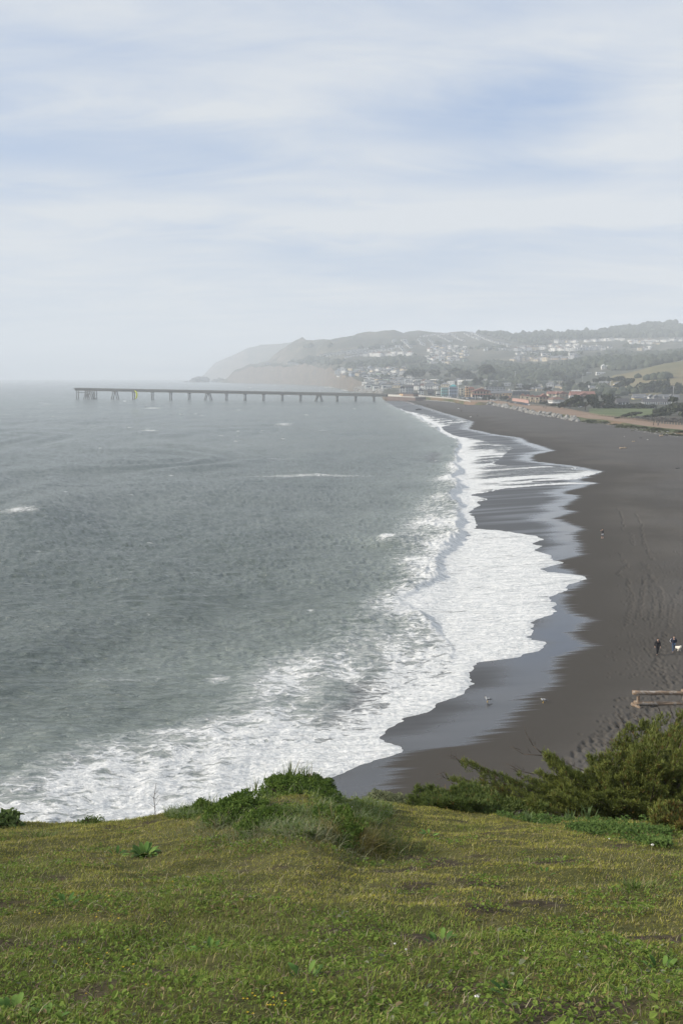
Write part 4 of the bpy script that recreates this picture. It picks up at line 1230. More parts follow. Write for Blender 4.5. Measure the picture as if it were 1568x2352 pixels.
# ------------------------------------------------------------------ pier
def build_pier():
    xl, yl = at_z(176, 916.3, 0.0); xr, yr = at_z(866, 922.5, 0.0)
    A = Vector((float(xl), float(yl), 13.2)); B = Vector((float(xr), float(yr), 8.2))
    t = thing('pier', 'long grey concrete fishing pier on paired and single legs reaching out to sea', 'pier', (A.x, A.y, 0))
    base = Vector((A.x, A.y, 0))
    d = (B - A); L = d.length; u = d.normalized(); n = Vector((-u.y, u.x, 0)).normalized()
    E = B + u * 12
    def slab(bm, off0, off1, z0, z1, p=A, q=E):
        vs = []
        for c in (p, q):
            for o in (off0, off1):
                for z in (z0, z1):
                    vs.append(bm.verts.new(c - base + n * o + Vector((0, 0, z))))
        for f in ((0, 4, 5, 1), (2, 3, 7, 6), (1, 5, 7, 3), (0, 2, 6, 4), (0, 1, 3, 2), (4, 6, 7, 5)):
            bm.faces.new([vs[i] for i in f])
    link('deck', bm_mesh('deck', lambda bm: slab(bm, -3.6, 3.6, -.3, .35)), M['pier_concrete'], t)
    for s in (-1, 1):
        link('girder', bm_mesh('girder', lambda bm: slab(bm, s*2.6 - .45, s*2.6 + .45, -2.3, -.3)), M['pier_concrete'], t)
        link('parapet', bm_mesh('parapet', lambda bm: slab(bm, s*3.4 - .15, s*3.4 + .15, .35, 1.45)), M['pier_concrete'], t)
    def at(px):
        f = (px - 176) / (866 - 176)
        # true fraction along the pier for a given column
        best = min(np.linspace(-.02, 1.02, 800), key=lambda q: abs(proj(A.x + d.x*q, A.y + d.y*q, 5)[0] - px))
        return A + d * float(best)
    def pile(c, dx, r=.62):
        top = c - base + u * 0 + Vector((0, 0, -2.3)); bot = Vector((c.x - base.x + u.x*dx, c.y - base.y + u.y*dx, -3.0))
        link('pile', bm_mesh('pile', lambda bm: bm_tube(bm, bot, top, r, seg=10)), M['pier_concrete'], t)
    for px in (307.4, 350, 392.8, 435.2, 520.6, 562.8, 605.7, 648, 690.2, 774.4, 816.6, 858.8):
        c = at(px); 
        for s in (-2.2, 2.2): pile(c + n * s, 0)
        link('pile_cap', bm_mesh('pile_cap', lambda bm: slab(bm, -3.3, 3.3, -3.0, -2.3, c - u*.9, c + u*.9)), M['pier_concrete'], t)
    for px in (264.6, 478.6, 732):
        c = at(px)
        for s in (-2.2, 2.2):
            pile(c + n*s - u*1.3, -4.2, .58); pile(c + n*s + u*1.3, 4.2, .58)
        link('pile_cap', bm_mesh('pile_cap', lambda bm: slab(bm, -3.3, 3.3, -3.0, -2.3, c - u*2.4, c + u*2.4)), M['pier_concrete'], t)
    # the crowded end
    for px, dx in ((178.5, 0), (220.7, 0), (200, -5), (205, -5), (203, 5.5), (208, 6), (212, 5), (199, 1)):
        c = at(px)
        for s in (-2.2, 2.2): pile(c + n*s, dx, .55)
    c0, c1 = at(179), at(200)
    link('brace', bm_mesh('brace', lambda bm: slab(bm, -.5, .5, -4.9, -4.1, c0, c1)), M['pier_concrete'], t)
    c0, c1 = at(190), at(216)
    link('platform', bm_mesh('platform', lambda bm: slab(bm, -3.6, 8.5, -.32, .33, at(172), at(222))), M['pier_concrete'], t)
    for q in np.arange(0.012, 1.0, .012):        # ribs of the parapet
        pass
    POST = bm_mesh('rib', lambda bm: bm_box(bm, (-.2, -.04, .36), (.2, .04, 1.4)))
    POST.materials.append(M['pier_concrete'])
    for i in range(120):
        o = bpy.data.objects.new('rib', POST); COL.objects.link(o); o.parent = t
        c = A + d * ((i + .5) / 120) - base - n * 3.58
        o.location = c; o.rotation_euler = (0, 0, math.atan2(u.y, u.x))
    # lamps along the deck
    lm = bm_mesh('pole', lambda bm: bm_tube(bm, (0, 0, 0), (0, 0, 7.5), .13, .08, 8)); lm.materials.append(M['metal_pole'])
    am = bm_mesh('arm', lambda bm: (bm_tube(bm, (0, 0, 7.4), (0, -1.6, 7.7), .07, .06, 6), bm_box(bm, (-.18, -2.2, 7.6), (.18, -1.5, 7.78)))); am.materials.append(M['metal_pole'])
    for i, px in enumerate((221, 307, 393, 478, 563, 648, 732, 816)):
        c = at(px)
        l = thing('street_lamp', 'thin grey lamp post standing on the pier deck', 'street lamp', c + n*3.0 + Vector((0, 0, .35)), 0, 'lamp posts on the pier')
        link('pole', lm, None, l); link('arm', am, None, l)
    return at, n
pier_at, pier_n = build_pier()

# the landward end: a bulkhead with a kiosk on it
def bulkhead():
    def P(px, py, z):
        a, b = at_z(px, py, z); return Vector((float(a), float(b), z))
    a = P(884, 908.5, 6.0); b = P(953, 911.5, 6.0)
    base = a.copy(); base.z = 0
    t = thing('bulkhead', 'dark sheet pile bulkhead carrying the landward end of the pier', 'bulkhead', base)
    L = (b - a).length; rz = math.atan2(b.y - a.y, b.x - a.x); t.rotation_euler = (0, 0, rz)
    block(t, 'wall', (0, 0, -2), (L, 16, 5.2), 'rust_wall')
    block(t, 'slab', (-.3, -.4, 5.2), (L + .3, 16.3, 6.0), 'pale_concrete')
    block(t, 'parapet', (0, -.1, 6.0), (L * .55, .3, 7.6), 'pale_concrete')
    rib = box_mesh('sheet_pile', (-.25, -.3, -2), (.25, .02, 5.15)); rib.materials.append(M['rust_wall'])
    for i in range(24):
        o = bpy.data.objects.new('sheet_pile', rib); COL.objects.link(o); o.parent = t; o.location = ((i + .5) * L / 24, 0, 0)
    k = thing('kiosk', 'low dark roofed pier kiosk with orange panels coloured as if lit', 'building', base + Vector((math.cos(rz), math.sin(rz), 0)) * L * .62 + Vector((-math.sin(rz), math.cos(rz), 0)) * 6 + Vector((0, 0, 6.0)), rz)
    w = L * .5
    block(k, 'wall', (-w/2, -3, 0), (w/2, 3.5, 3.2), 'rust_wall')
    block(k, 'roof', (-w/2 - .8, -4.2, 3.2), (w/2 + .8, 4.2, 4.2), 'dark_roof')
    for i in range(2):
        o = block(k, 'lit_panel', (-w*.40 + i * 5.5, -3.15, .4), (-w*.40 + i * 5.5 + 4.4, -3.02, 2.9), 'orange_wall')  # warm light on the kiosk is given as orange panels
        o2 = block(k, 'lit_panel', (-w/2 - .14, -2.6 + i * 2.8, .5), (-w/2 - .01, -.4 + i * 2.8, 2.7), 'orange_wall')
bulkhead()

# promenade wall with posts
t, P, base = strip_wall('promenade_wall', 'pale concrete promenade wall with regular posts along the top of the beach', [(953, 909.3), (975, 911.5), (1000, 913.6), (1034, 916.3), (1060, 921), (1075, 923.5)], .75, .6, 'pale_concrete', cap='pale_concrete')
pm = box_mesh('post', (-.35, -.5, -2.6), (.35, .5, 1.45)); pm.materials.append(M['pale_concrete'])
for a, b in zip(P[:-1], P[1:]):
    n = max(2, int((b - a).length / 4.0))
    for i in range(n):
        o = bpy.data.objects.new('post', pm); COL.objects.link(o); o.parent = t
        o.location = a + (b - a) * (i / n) - base; o.rotation_euler = (0, 0, math.atan2((b - a).y, (b - a).x))

# ------------------------------------------------------------------ path fence
def path_fence():
    a0 = np.arange(1214, 1625, .5)
    yy = path_y(PATH_I, a0); xx = (a0 - 784) / FPX * yy / math.cos(PITCH)
    xx = np.array([at_y(p, 900, y)[0] for p, y in zip(a0, yy)])
    L = np.concatenate([[0], np.cumsum(np.hypot(np.diff(xx), np.diff(yy)))])
    t = thing('path_fence', 'long line of wooden fence posts with wires along the earth path', 'fence', (float(xx[-1]), float(yy[-1]), 4.6))
    pm = bm_mesh('post', lambda bm: bm_tube(bm, (0, 0, -.5), (0, 0, 1.35), .13, .115, 7)); pm.materials.append(M['post_wood'])
    pts = []
    for q in np.arange(0, L[-1], 2.4):
        x = float(np.interp(q, L, xx)); y = float(np.interp(q, L, yy)) + .4
        pts.append((x, y))
    for i, (x, y) in enumerate(pts):
        o = bpy.data.objects.new('post', pm); COL.objects.link(o); o.parent = t
        o.location = (x - t.location.x, y - t.location.y, random.uniform(-.05, .05)); o.rotation_euler = (random.gauss(0, .02), random.gauss(0, .02), 0)
        o.scale = (1, 1, random.uniform(.95, 1.08))
    for z in (.55, 1.1):
        def f(bm):
            for p, q in zip(pts[:-1], pts[1:]):
                bm_tube(bm, (p[0] - t.location.x, p[1] - t.location.y, z), (q[0] - t.location.x, q[1] - t.location.y, z), .022, seg=4, cap=False)
        link('wire', bm_mesh('wire', f), M['wood'], t)
path_fence()

# ------------------------------------------------------------------ poles and flag
def flagpole():
    v = place(1046.5, 913.5); k = mpp(v)
    t = thing('flagpole', 'tall white flagpole with a furled pale flag by the parked cars', 'flagpole', v)
    link('pole', bm_mesh('pole', lambda bm: bm_tube(bm, (0, 0, -1), (0, 0, 39*k), .35, .16, 8)), M['white_trim'], t)
    def fl(bm):
        N = 8
        rows = []
        for i in range(N + 1):
            x = .2 + i * .55; w = .25 * math.sin(i * 1.1)
            rows.append([bm.verts.new((x, w, 37*k - i*.25)), bm.verts.new((x, w * 1.3 + .1, 33*k - i*.25))])
        for i in range(N):
            bm.faces.new((rows[i][0], rows[i+1][0], rows[i+1][1], rows[i][1]))
    f = link('flag', bm_mesh('flag', fl), M['white_wall'], t)
    sm = f.modifiers.new('thick', 'SOLIDIFY'); sm.thickness = .05
flagpole()

def pole(px, py, hpx, label, mat='wood_pole', arms=2, r=.22):
    v = place(px, py); k = mpp(v)
    t = thing('utility_pole', label, 'utility pole', v)
    h = hpx * k
    link('pole', bm_mesh('pole', lambda bm: bm_tube(bm, (0, 0, -1), (0, 0, h), r, r*.7, 7)), M[mat], t)
    for i in range(arms):
        link('crossarm', box_mesh('crossarm', (-1.4, -.08, h - .7 - i*1.3), (1.4, .08, h - .5 - i*1.3)), M[mat], t)
pole(1327, 884, 26, 'tall pale utility pole in front of the white school building', 'metal_pole')
pole(1313, 872, 18, 'utility pole left of the tall pale one near the orange block', 'wood_pole')
pole(1175, 874, 22, 'utility pole above the dark tree mass right of the A-frame', 'metal_pole')
pole(1431, 896, 20, 'white mast with a thick pale top among the cypresses', 'white_trim', 0, .3)
pole(1533, 907, 20, 'pale slim pole behind the row houses at right', 'metal_pole', 1)
pole(1380, 888, 14, 'slim pole behind the long grey building, left of two', 'metal_pole', 1)
pole(1390, 889, 14, 'slim pole behind the long grey building, right of two', 'metal_pole', 1)
pole(1138, 921, 18, 'dark pole beside the parked cars and the rock bank', 'wood_pole', 1)
pole(1183, 921, 15, 'dark pole in front of the townhouse row', 'wood_pole', 1)
pole(1086, 918, 10, 'short pale post pole at the car park, left of two', 'metal_pole', 0)
pole(1114, 920, 9, 'short pale post pole at the car park, right of two', 'metal_pole', 0)

# ------------------------------------------------------------------ parked cars
CAR_COL = {'white': (.72,.72,.72), 'silver': (.42,.43,.45), 'dark grey': (.07,.075,.08), 'black': (.025,.025,.03), 'blue': (.06,.10,.20), 'red': (.30,.04,.035), 'green': (.06,.13,.10)}
CARM = {k: simple_mat('car_paint_' + k.replace(' ', '_'), c, .28, .04, 1.0, .5) for k, c in CAR_COL.items()}
def car_body(bm):
    prof = [(-2.2, .35), (-2.25, .8), (-1.5, .92), (-.8, 1.02), (1.7, 1.02), (2.2, .9), (2.25, .4)]
    A = [bm.verts.new((x, -.88, z)) for x, z in prof]; B = [bm.verts.new((x, .88, z)) for x, z in prof]
    bm.faces.new(A); bm.faces.new(B[::-1])
    for i in range(len(prof)):
        j = (i + 1) % len(prof); bm.faces.new((A[i], B[i], B[j], A[j]))
def car_cab(bm, z=1.02):
    lo = [(-.85, z), (1.75, z)]; hi = [(-.2, 1.5), (1.25, 1.5)]
    prof = [lo[0], lo[1], hi[1], hi[0]]
    A = [bm.verts.new((x, -.82 if zz < 1.2 else -.66, zz)) for x, zz in prof]; B = [bm.verts.new((x, .82 if zz < 1.2 else .66, zz)) for x, zz in prof]
    bm.faces.new(A); bm.faces.new(B[::-1])
    for i in range(4):
        j = (i + 1) % 4; bm.faces.new((A[i], B[i], B[j], A[j]))
BODY = {k: bm_mesh('body', car_body) for k in CAR_COL}
for k in BODY: BODY[k].materials.append(CARM[k])
CABIN = bm_mesh('window', car_cab); CABIN.materials.append(M['window_glass'])
ROOF = {k: box_mesh('roof', (-.2, -.66, 1.5), (1.25, .66, 1.54)) for k in CAR_COL}
for k in ROOF: ROOF[k].materials.append(CARM[k])
WHEEL = bm_mesh('wheel', lambda bm: bm_tube(bm, (0, -.1, 0), (0, .1, 0), .33, seg=12)); WHEEL.materials.append(M['black'])
def car(px, py, colour, rz, group, where):
    v = place(px, py); v.z += .3
    t = thing('parked_car', colour + ' car parked ' + where, 'car', v, rz, group)
    link('body', BODY[colour], None, t); link('window', CABIN, None, t); link('roof', ROOF[colour], None, t)
    for x in (-1.4, 1.4):
        for y in (-.82, .82):
            o = link('wheel', WHEEL, None, t); o.location = (x, y, .33)
for i in range(13):
    car(1013 + i * 5.6 + random.gauss(0, .4), 912.4 + i * .22, random.choice(['white', 'silver', 'silver', 'dark grey', 'black', 'blue', 'white']), R(90) + random.gauss(0, .12), 'cars in the row before the teal roofed block', 'in the row before the teal roofed block')
for i in range(8):
    car(1053 + i * 5.0 + random.gauss(0, .4), 915.2 + i * .3, random.choice(['white', 'silver', 'dark grey', 'black', 'green', 'blue']), R(90) + random.gauss(0, .12), 'cars in the second row before the hall', 'in the second row before the gabled hall')
for px, py, c, w in ((1094, 913.5, 'white', 'at the left of the pair beyond the short pole'), (1100, 914.5, 'white', 'at the right of the pair beyond the short pole'), (1103, 917.5, 'silver', 'alone just below the white pair'),
                  (1124, 920, 'white', 'beside the top of the rock bank'), (1130, 921, 'silver', 'beside the top of the rock bank'), (1137, 919, 'white', 'beside the top of the rock bank near the dark pole'), (1158, 922, 'dark grey', 'below the small pale orange house')):
    car(px, py, c, R(20) + random.gauss(0, .3), None, w)
for i in range(9):
    car(1166 + i * 5.2, 925.5 + i * .75, random.choice(['silver', 'dark grey', 'white', 'black', 'blue']), R(80), 'cars along the pink wall', 'along the foot of the pink wall')
car(1276, 935, 'white', R(10), None, 'beside the path fence below the villa')
car(1322, 936, 'white', R(30), None, 'in the shade of the large cypress')
car(1485, 937.5, 'white', R(0), None, 'at the edge of the green field')

# green field
def field():
    cols = np.linspace(1352, 1516, 50); rows_ = np.linspace(0, 1, 14)
    V = []
    for px in cols:
        top = 938.5; bot = np.interp(px, [1352, 1376, 1440, 1516], [950, 955.5, 958, 950])
        for r in rows_:
            x, y = at_z(px, top + (bot - top) * r, 4.5)
            V.append((x, y, 0))
    V = np.array(V)
    # lay it on the ground below
    for i, (x, y, _) in enumerate(V):
        px = 784 + FPX * x / y * math.cos(PITCH) * .995
        lx, ly, lz = land_profile([px])
        V[i, 2] = np.interp(y, ly[0], lz[0]) + .12
    m, g, b, _ = new_mat('mown_grass')
    p = pos(g); a = g.noise(g.vscale(p, (.02, .05, .02)), 1.0, 4)
    g.put(b.inputs['Base Color'], g.mix(g.range(a, .4, .6), (.095, .120, .055), (.130, .155, .075)))
    b.inputs['Roughness'].default_value = 1.0; b.inputs['Specular IOR Level'].default_value = .1
    o = link('field', fast_mesh('field', V, grid_faces(50, 14), None, True), m)
    tag(o, 'flat mown green field behind the path fence', 'field', kind='structure')
field()
# ------------------------------------------------------------------ rocks
def rock_mesh(seed, sub=1):
    rnd = random.Random(seed)
    bm = bmesh.new(); bmesh.ops.create_icosphere(bm, subdivisions=sub, radius=1.0)
    pl = [(Vector((rnd.gauss(0, 1), rnd.gauss(0, 1), rnd.gauss(0, 1))).normalized(), rnd.uniform(.55, .85)) for _ in range(9)]
    for v in bm.verts:
        for n, dd in pl:
            q = v.co.dot(n)
            if q > dd: v.co -= n * (q - dd)
        v.co *= rnd.uniform(.93, 1.05)
        v.co.z *= .72
    me = bpy.data.meshes.new('boulder'); bm.to_mesh(me); bm.free()
    return me
rock_m = simple_mat('rock', (.255,.25,.235), .95, .35, .6, .2)
dark_rock_m = simple_mat('wet_rock', (.13,.125,.12), .9, .3, .1, .3)
ROCKS = [rock_mesh(i, 2) for i in range(6)]
for r in ROCKS: r.materials.append(rock_m)
def boulders():
    n = 0
    for i in range(210):
        q = random.random()
        px = 1120 + (1330 - 1120) * q ** .85
        yo = float(path_y(PATH_O, px)); wdt = float(np.interp(px, TOE_W[:, 0], TOE_W[:, 1]))
        f = random.uniform(.1, 1.25)
        y = yo - wdt * f
        x = float(at_y(px, 900, y)[0])
        lx, ly, lz = land_profile([px])
        z = max(float(np.interp(y, ly[0], lz[0])), float(beach_z(x, y)))
        o = link('boulder', ROCKS[i % 6])
        s = random.uniform(.7, 1.9) * (1.25 if px < 1230 else .9)
        o.location = (x, y, z + s * .15); o.rotation_euler = (random.uniform(-.4, .4), random.uniform(-.4, .4), random.uniform(0, 6.3)); o.scale = (s * random.uniform(.8, 1.4), s, s * random.uniform(.8, 1.2))
        tag(o, ('large' if s > 1.5 else 'middling' if s > 1.05 else 'small') + ' grey boulder in the rock bank ' + ('below the car park' if px < 1165 else 'below the townhouses' if px < 1215 else 'at the bend below the villa' if px < 1265 else 'where the bank thins out at right'), 'boulder', 'boulders of the rock bank below the path')
    # far riprap pile and the rocks at the foot of the promenade wall: too many to count
    V = []; F = []
    base = [np.array([v.co[:] for v in m.vertices]) for m in (rock_mesh(40, 1), rock_mesh(41, 1), rock_mesh(42, 1))]
    faces = np.array([p.vertices[:] for p in rock_mesh(40, 1).polygons])
    off = 0
    def put(x, y, z, s):
        nonlocal off
        b = random.choice(base) * s * np.array([random.uniform(.8, 1.4), random.uniform(.8, 1.2), random.uniform(.8, 1.2)])
        a = random.uniform(0, 6.3); c, q = math.cos(a), math.sin(a)
        b = b @ np.array([[c, q, 0], [-q, c, 0], [0, 0, 1]])
        V.append(b + np.array([x, y, z])); F.append(faces + off); off += len(b)
    for i in range(420):
        px = random.uniform(812, 879); py = random.uniform(886, 905)
        if py < np.interp(px, [812, 835, 868, 880], [893, 884, 884, 889]): continue
        h = land_hit(px, py)
        if h and h[1] < 2000: put(h[0], h[1], h[2], random.uniform(1.6, 3.6))
    for i in range(140):
        px = random.uniform(945, 1045)
        y = float(path_y(PATH_O, px)) - random.uniform(1, 7); x = float(at_y(px, 900, y)[0])
        put(x, y, float(beach_z(x, y)) + .2, random.uniform(.5, 1.4))
    for i in range(260):
        px = random.uniform(1330, 1560)
        yo = float(path_y(PATH_O, px)); f = random.uniform(.3, 1.1); y = yo - f * float(np.interp(px, TOE_W[:, 0], TOE_W[:, 1])); x = float(at_y(px, 900, y)[0])
        lx, ly, lz = land_profile([px])
        put(x, y, max(float(np.interp(y, ly[0], lz[0])), float(beach_z(x, y))), random.uniform(.15, .45))
    o = link('riprap', fast_mesh('riprap', np.concatenate(V), np.concatenate(F)), rock_m)
    tag(o, 'heaped grey riprap rocks along the foot of the sea front', 'rocks', kind='stuff')
    # stacks off the headland
    for px, w, h, lab in ((460, 44, 13.5, 'broad dark sea stack with a humped top off the headland'), (503, 32, 9, 'lower dark rock ridge in the sea beside the broad stack'), (428, 12, 3.5, 'small dark rock at the seaward end of the stacks')):
        y = 5600.0; x = float(at_y(px, 877, y)[0]); k = y / FPX
        me = bm_mesh('sea_stack', lambda bm: bmesh.ops.create_icosphere(bm, subdivisions=4, radius=1.0))
        co = np.array([v.co[:] for v in me.vertices])
        r = 1 + (fbm(co[:, 0] * 3 + px, co[:, 2] * 3 + co[:, 1] * 2, 2, 4) - .5) * .9
        co = co * r[:, None] * np.array([w * k / 2, w * k / 3, h * k])
        me.vertices.foreach_set('co', co.astype(np.float32).ravel()); me.update()
        o = link('sea_stack', me, dark_rock_m); o.location = (x, y, -2)
        tag(o, lab, 'sea rock')
boulders()
# ------------------------------------------------------------------ trees far and mid
def leaf_mat(name, lo, hi, rough=.8, trans=.25):
    m, g, b, out = new_mat(name)
    a = attr(g, 'tint').outputs['Fac']
    g.put(b.inputs['Base Color'], g.mix(a, lo, hi))
    b.inputs['Roughness'].default_value = rough
    b.inputs['Specular IOR Level'].default_value = .25
    if trans:
        tr = g.n('ShaderNodeBsdfTranslucent'); g.put(tr.inputs['Color'], g.mix(a, lo, hi))
        mx = g.n('ShaderNodeMixShader'); mx.inputs[0].default_value = trans
        g.put(mx.inputs[1], b.outputs[0]); g.put(mx.inputs[2], tr.outputs[0]); g.put(out.inputs['Surface'], mx.outputs[0])
    return m
cypress_m = leaf_mat('cypress_leaf', (.022,.030,.018), (.062,.072,.036), trans=.1)
scrub_m = leaf_mat('grey_scrub_leaf', (.10,.095,.085), (.19,.175,.155), trans=.1)
wood_m = leaf_mat('wood_leaf', (.020,.030,.020), (.058,.068,.040), trans=0)
bark_m = simple_mat('bark', (.12,.095,.075), .95, .3, 3.0, .1)

def quads(P, U, V):
    """leaf quads from centres and half-axes"""
    v = np.stack([P - U - V, P + U - V, P + U + V, P - U + V], 1).reshape(-1, 3)
    f = np.arange(len(v)).reshape(-1, 4)
    return v, f

def rnd_dirs(n):
    d = RNG.normal(size=(n, 3)); return d / np.linalg.norm(d, axis=1, keepdims=True)

def crown_mesh(kind, n=1300):
    """a crown about one unit high standing on z = 0.2, built from leaf sprays gathered in clumps"""
    if kind == 'flat':
        C = [(random.uniform(-.9, .9), random.uniform(-.5, .5), random.uniform(.35, .95)) for _ in range(17)]; R0 = (.36, .30, .11)
    elif kind == 'lean':
        C = [((q := random.random()) * 1.9 - .9 + random.gauss(0, .08), random.uniform(-.4, .4), .28 + .6 * q * random.uniform(.55, 1.1)) for _ in range(17)]; R0 = (.36, .28, .12)
    elif kind == 'cone':
        C = [(random.gauss(0, .26) * (1 - q), random.gauss(0, .26) * (1 - q), .15 + .8 * q) for q in np.linspace(0, 1, 14)]; R0 = (.22, .22, .16)
    elif kind == 'low':
        C = [(random.uniform(-.95, .95), random.uniform(-.5, .5), random.uniform(.12, .75) * (1 - .4 * abs(random.random()))) for _ in range(16)]; R0 = (.34, .30, .22)
    else:
        C = [(random.gauss(0, .36), random.gauss(0, .36), random.uniform(.3, .85)) for _ in range(14)]; R0 = (.32, .32, .22)
    C = np.array(C)
    ci = RNG.integers(0, len(C), n)
    d = rnd_dirs(n) * (RNG.random((n, 1)) ** .35)
    P = C[ci] + d * np.array(R0) * RNG.uniform(.6, 1.15, (n, 1))
    nrm = rnd_dirs(n) + d * 1.0 + np.array([0, 0, .4]); nrm /= np.linalg.norm(nrm, axis=1, keepdims=True)
    a = np.cross(nrm, rnd_dirs(n)); a /= np.linalg.norm(a, axis=1, keepdims=True)
    b = np.cross(nrm, a)
    s = RNG.uniform(.05, .10, (n, 1))
    v, f = quads(P, a * s, b * s * .7)
    t = np.repeat(np.clip(RNG.random(n) * .7 + .3 * (vnoise(C[ci][:, 0] * 9, C[ci][:, 2] * 9, 2)), 0, 1), 4)
    return fast_mesh('crown', v, f, {'tint': t}), C

def trunk_mesh(C):
    def f(bm):
        bm_tube(bm, (0, 0, -.15), (.02, 0, .35), .055, .04, 7)
        for c in C[::3]:
            bm_tube(bm, (.02, 0, .28), (c[0] * .85, c[1] * .85, c[2] - .03), .03, .012, 5)
    return bm_mesh('trunk', f)
TREES = {}
for kind in ('flat', 'lean', 'cone', 'low', 'round'):
    TREES[kind] = []
    for _ in range(3):
        cm, C = crown_mesh(kind); cm.materials.append(cypress_m)
        tm = trunk_mesh(C); tm.materials.append(bark_m)
        TREES[kind].append((cm, tm))
def tree(kind, px, py, wpx, hpx, label, group=None, mat=None, cat='tree', name='cypress_tree'):
    v = place(px, py); k = mpp(v)
    cm, tm = random.choice(TREES[kind])
    t = thing(name, label, cat, v, random.uniform(-.5, .5), group)
    half = {'flat': 1.2, 'lean': 1.2, 'low': 1.2, 'cone': .4, 'round': .65}[kind]
    t.scale = (wpx * k / 2 / half, wpx * k / 2 / half, hpx * k / 1.0)
    c = link('crown', cm if mat is None else mat, None, t)
    link('trunk', tm, None, t)
    return t
big = [('lean', 1300, 941, 54, 36, 'broad leaning cypress at the left end of the tree belt behind the path fence'), ('flat', 1335, 943, 58, 36, 'broad flat topped cypress in the middle of the tree belt left of the green field'),
       ('flat', 1372, 938, 54, 32, 'flat topped cypress at the right end of the tree belt left of the green field'), ('lean', 1396, 930, 36, 22, 'small leaning cypress just left of the dark grey house'),
       ('lean', 1528, 954, 80, 36, 'long low cypress mass at the right end of the green field'), ('flat', 1562, 958, 80, 46, 'large dark cypress at the right edge behind the fence'),
       ('lean', 1600, 966, 90, 50, 'dark cypress cut by the right edge of the picture, nearest the fence'), ('lean', 1497, 961, 60, 18, 'low windswept cypress in front of the long mass at the field end'),
       ('lean', 1440, 959, 54, 17, 'low windswept cypress standing alone before the green field'), ('lean', 1415, 961, 26, 8, 'very low dark bush left of the windswept cypress before the field'),
       ('lean', 1421, 897, 50, 34, 'tall dark cypress behind the yellow house'), ('low', 1458, 903, 40, 22, 'rounded dark tree right of the tall cypress behind the yellow house'),
       ('low', 1487, 899, 70, 30, 'wide dark cypress at the foot of the dry grass hill'), ('low', 1524, 903, 66, 34, 'wide dark cypress left of the white modern building'), ('low', 1556, 905, 50, 32, 'dark round tree beside the white modern building'),
       ('low', 1298, 896, 40, 26, 'dark tree mass left of the long grey building'), ('round', 1336, 897, 22, 20, 'rounded tree at the left end of the long grey building'), ('low', 1430, 938, 90, 14, 'dark hedge mass along the far side of the green field'),
       ('low', 1380, 938, 50, 14, 'dark hedge left of the dark grey house'), ('low', 1470, 938.5, 60, 12, 'dark hedge right of the dark grey house behind the field'),
       ('flat', 1089, 892, 30, 24, 'dark cypress rising behind the gabled hall'), ('round', 1044, 870, 30, 24, 'round dark tree on the rise left of the wooded slope'), ('round', 1066, 872, 28, 20, 'lower round tree right of the round dark tree on the rise'),
       ('round', 1112, 872, 38, 32, 'tall round tree at the left end of the wooded slope'), ('low', 1117, 918, 34, 13, 'dark shrub mound between the hall and the parked cars'), ('flat', 1192, 899, 40, 15, 'wide dark tree behind the long dark shed'),
       ('flat', 1247, 904, 24, 15, 'small dark tree behind the red roofed houses'), ('flat', 951, 872, 50, 22, 'dark flat tree clump on the low hill behind the pier town, widest of three'), ('flat', 930, 871, 30, 15, 'dark tree left of the widest clump behind the pier town'),
       ('flat', 995, 868, 28, 17, 'dark round tree clump right of the widest clump behind the pier town'), ('low', 1020, 883, 44, 14, 'dark low trees behind the blue grey block'), ('low', 945, 884, 30, 9, 'dark low trees among the streets behind the pier'),
       ('low', 1290, 934, 30, 10, 'dark shrub below the white villa'), ('low', 1240, 928, 24, 8, 'dark hedge at the foot of the grey tan house'), ('low', 1262, 933, 34, 8, 'dark hedge in front of the white villa terrace'), ('cone', 1306, 935, 10, 14, 'small dark tree right of the villa shrub'),
       ('low', 1150, 917, 24, 10, 'dark bushes left of the small pale orange house'), ('round', 1215, 895, 22, 14, 'dark tree behind the townhouse roofs'), ('low', 1080, 884, 40, 10, 'dark trees behind the tan wing'), ('low', 1142, 885, 34, 12, 'dark trees at the foot of the A-frame'),
       ('low', 1370, 884, 46, 22, 'dark tree group below the white school'), ('low', 1400, 876, 50, 14, 'dark trees below the white box building'), ('round', 1275, 876, 28, 22, 'dark tree group left of the white hut')]
for b in big:
    tree(*b)
for i in range(12):
    tree('low', 1452 + i * 11.5 + random.gauss(0, 2), 964 + i * .9 + random.gauss(0, .7), 26, 10 + (i > 4) * 4, 'grey brown leafless scrub bush just behind the path fence', 'grey scrub behind the fence', None, 'shrub', 'scrub_bush')
gm = TREES['low'][0][0].copy(); gm.materials.clear(); gm.materials.append(scrub_m)
for o in COL.objects:
    if o.name.startswith('scrub_bush'):
        for c in o.children:
            if c.name.startswith('crown'): c.data = gm
for i in range(26):
    px = random.uniform(1335, 1568); yo = float(path_y(PATH_O, px)); y = yo - random.uniform(.15, 1.05) * float(np.interp(px, TOE_W[:, 0], TOE_W[:, 1])); x = float(at_y(px, 900, y)[0])
    lx, ly, lz = land_profile([px])
    if i == 0: bank_m = leaf_mat('bank_scrub_leaf', (.050,.062,.026), (.115,.125,.050), trans=.1); bgm = TREES['low'][1][0].copy(); bgm.name = 'foliage'; bgm.materials.clear(); bgm.materials.append(bank_m)
    o = link('bank_shrub', bgm); s = random.uniform(2.0, 4.2)
    o.location = (x, y, float(np.interp(y, ly[0], lz[0])) - .2); o.rotation_euler = (0, 0, random.uniform(0, 6.3)); o.scale = (s, s, random.uniform(.7, 1.4))
    tag(o, 'low green shrub spilling down the bank between path and beach', 'shrub', 'low shrubs on the bank below the path')

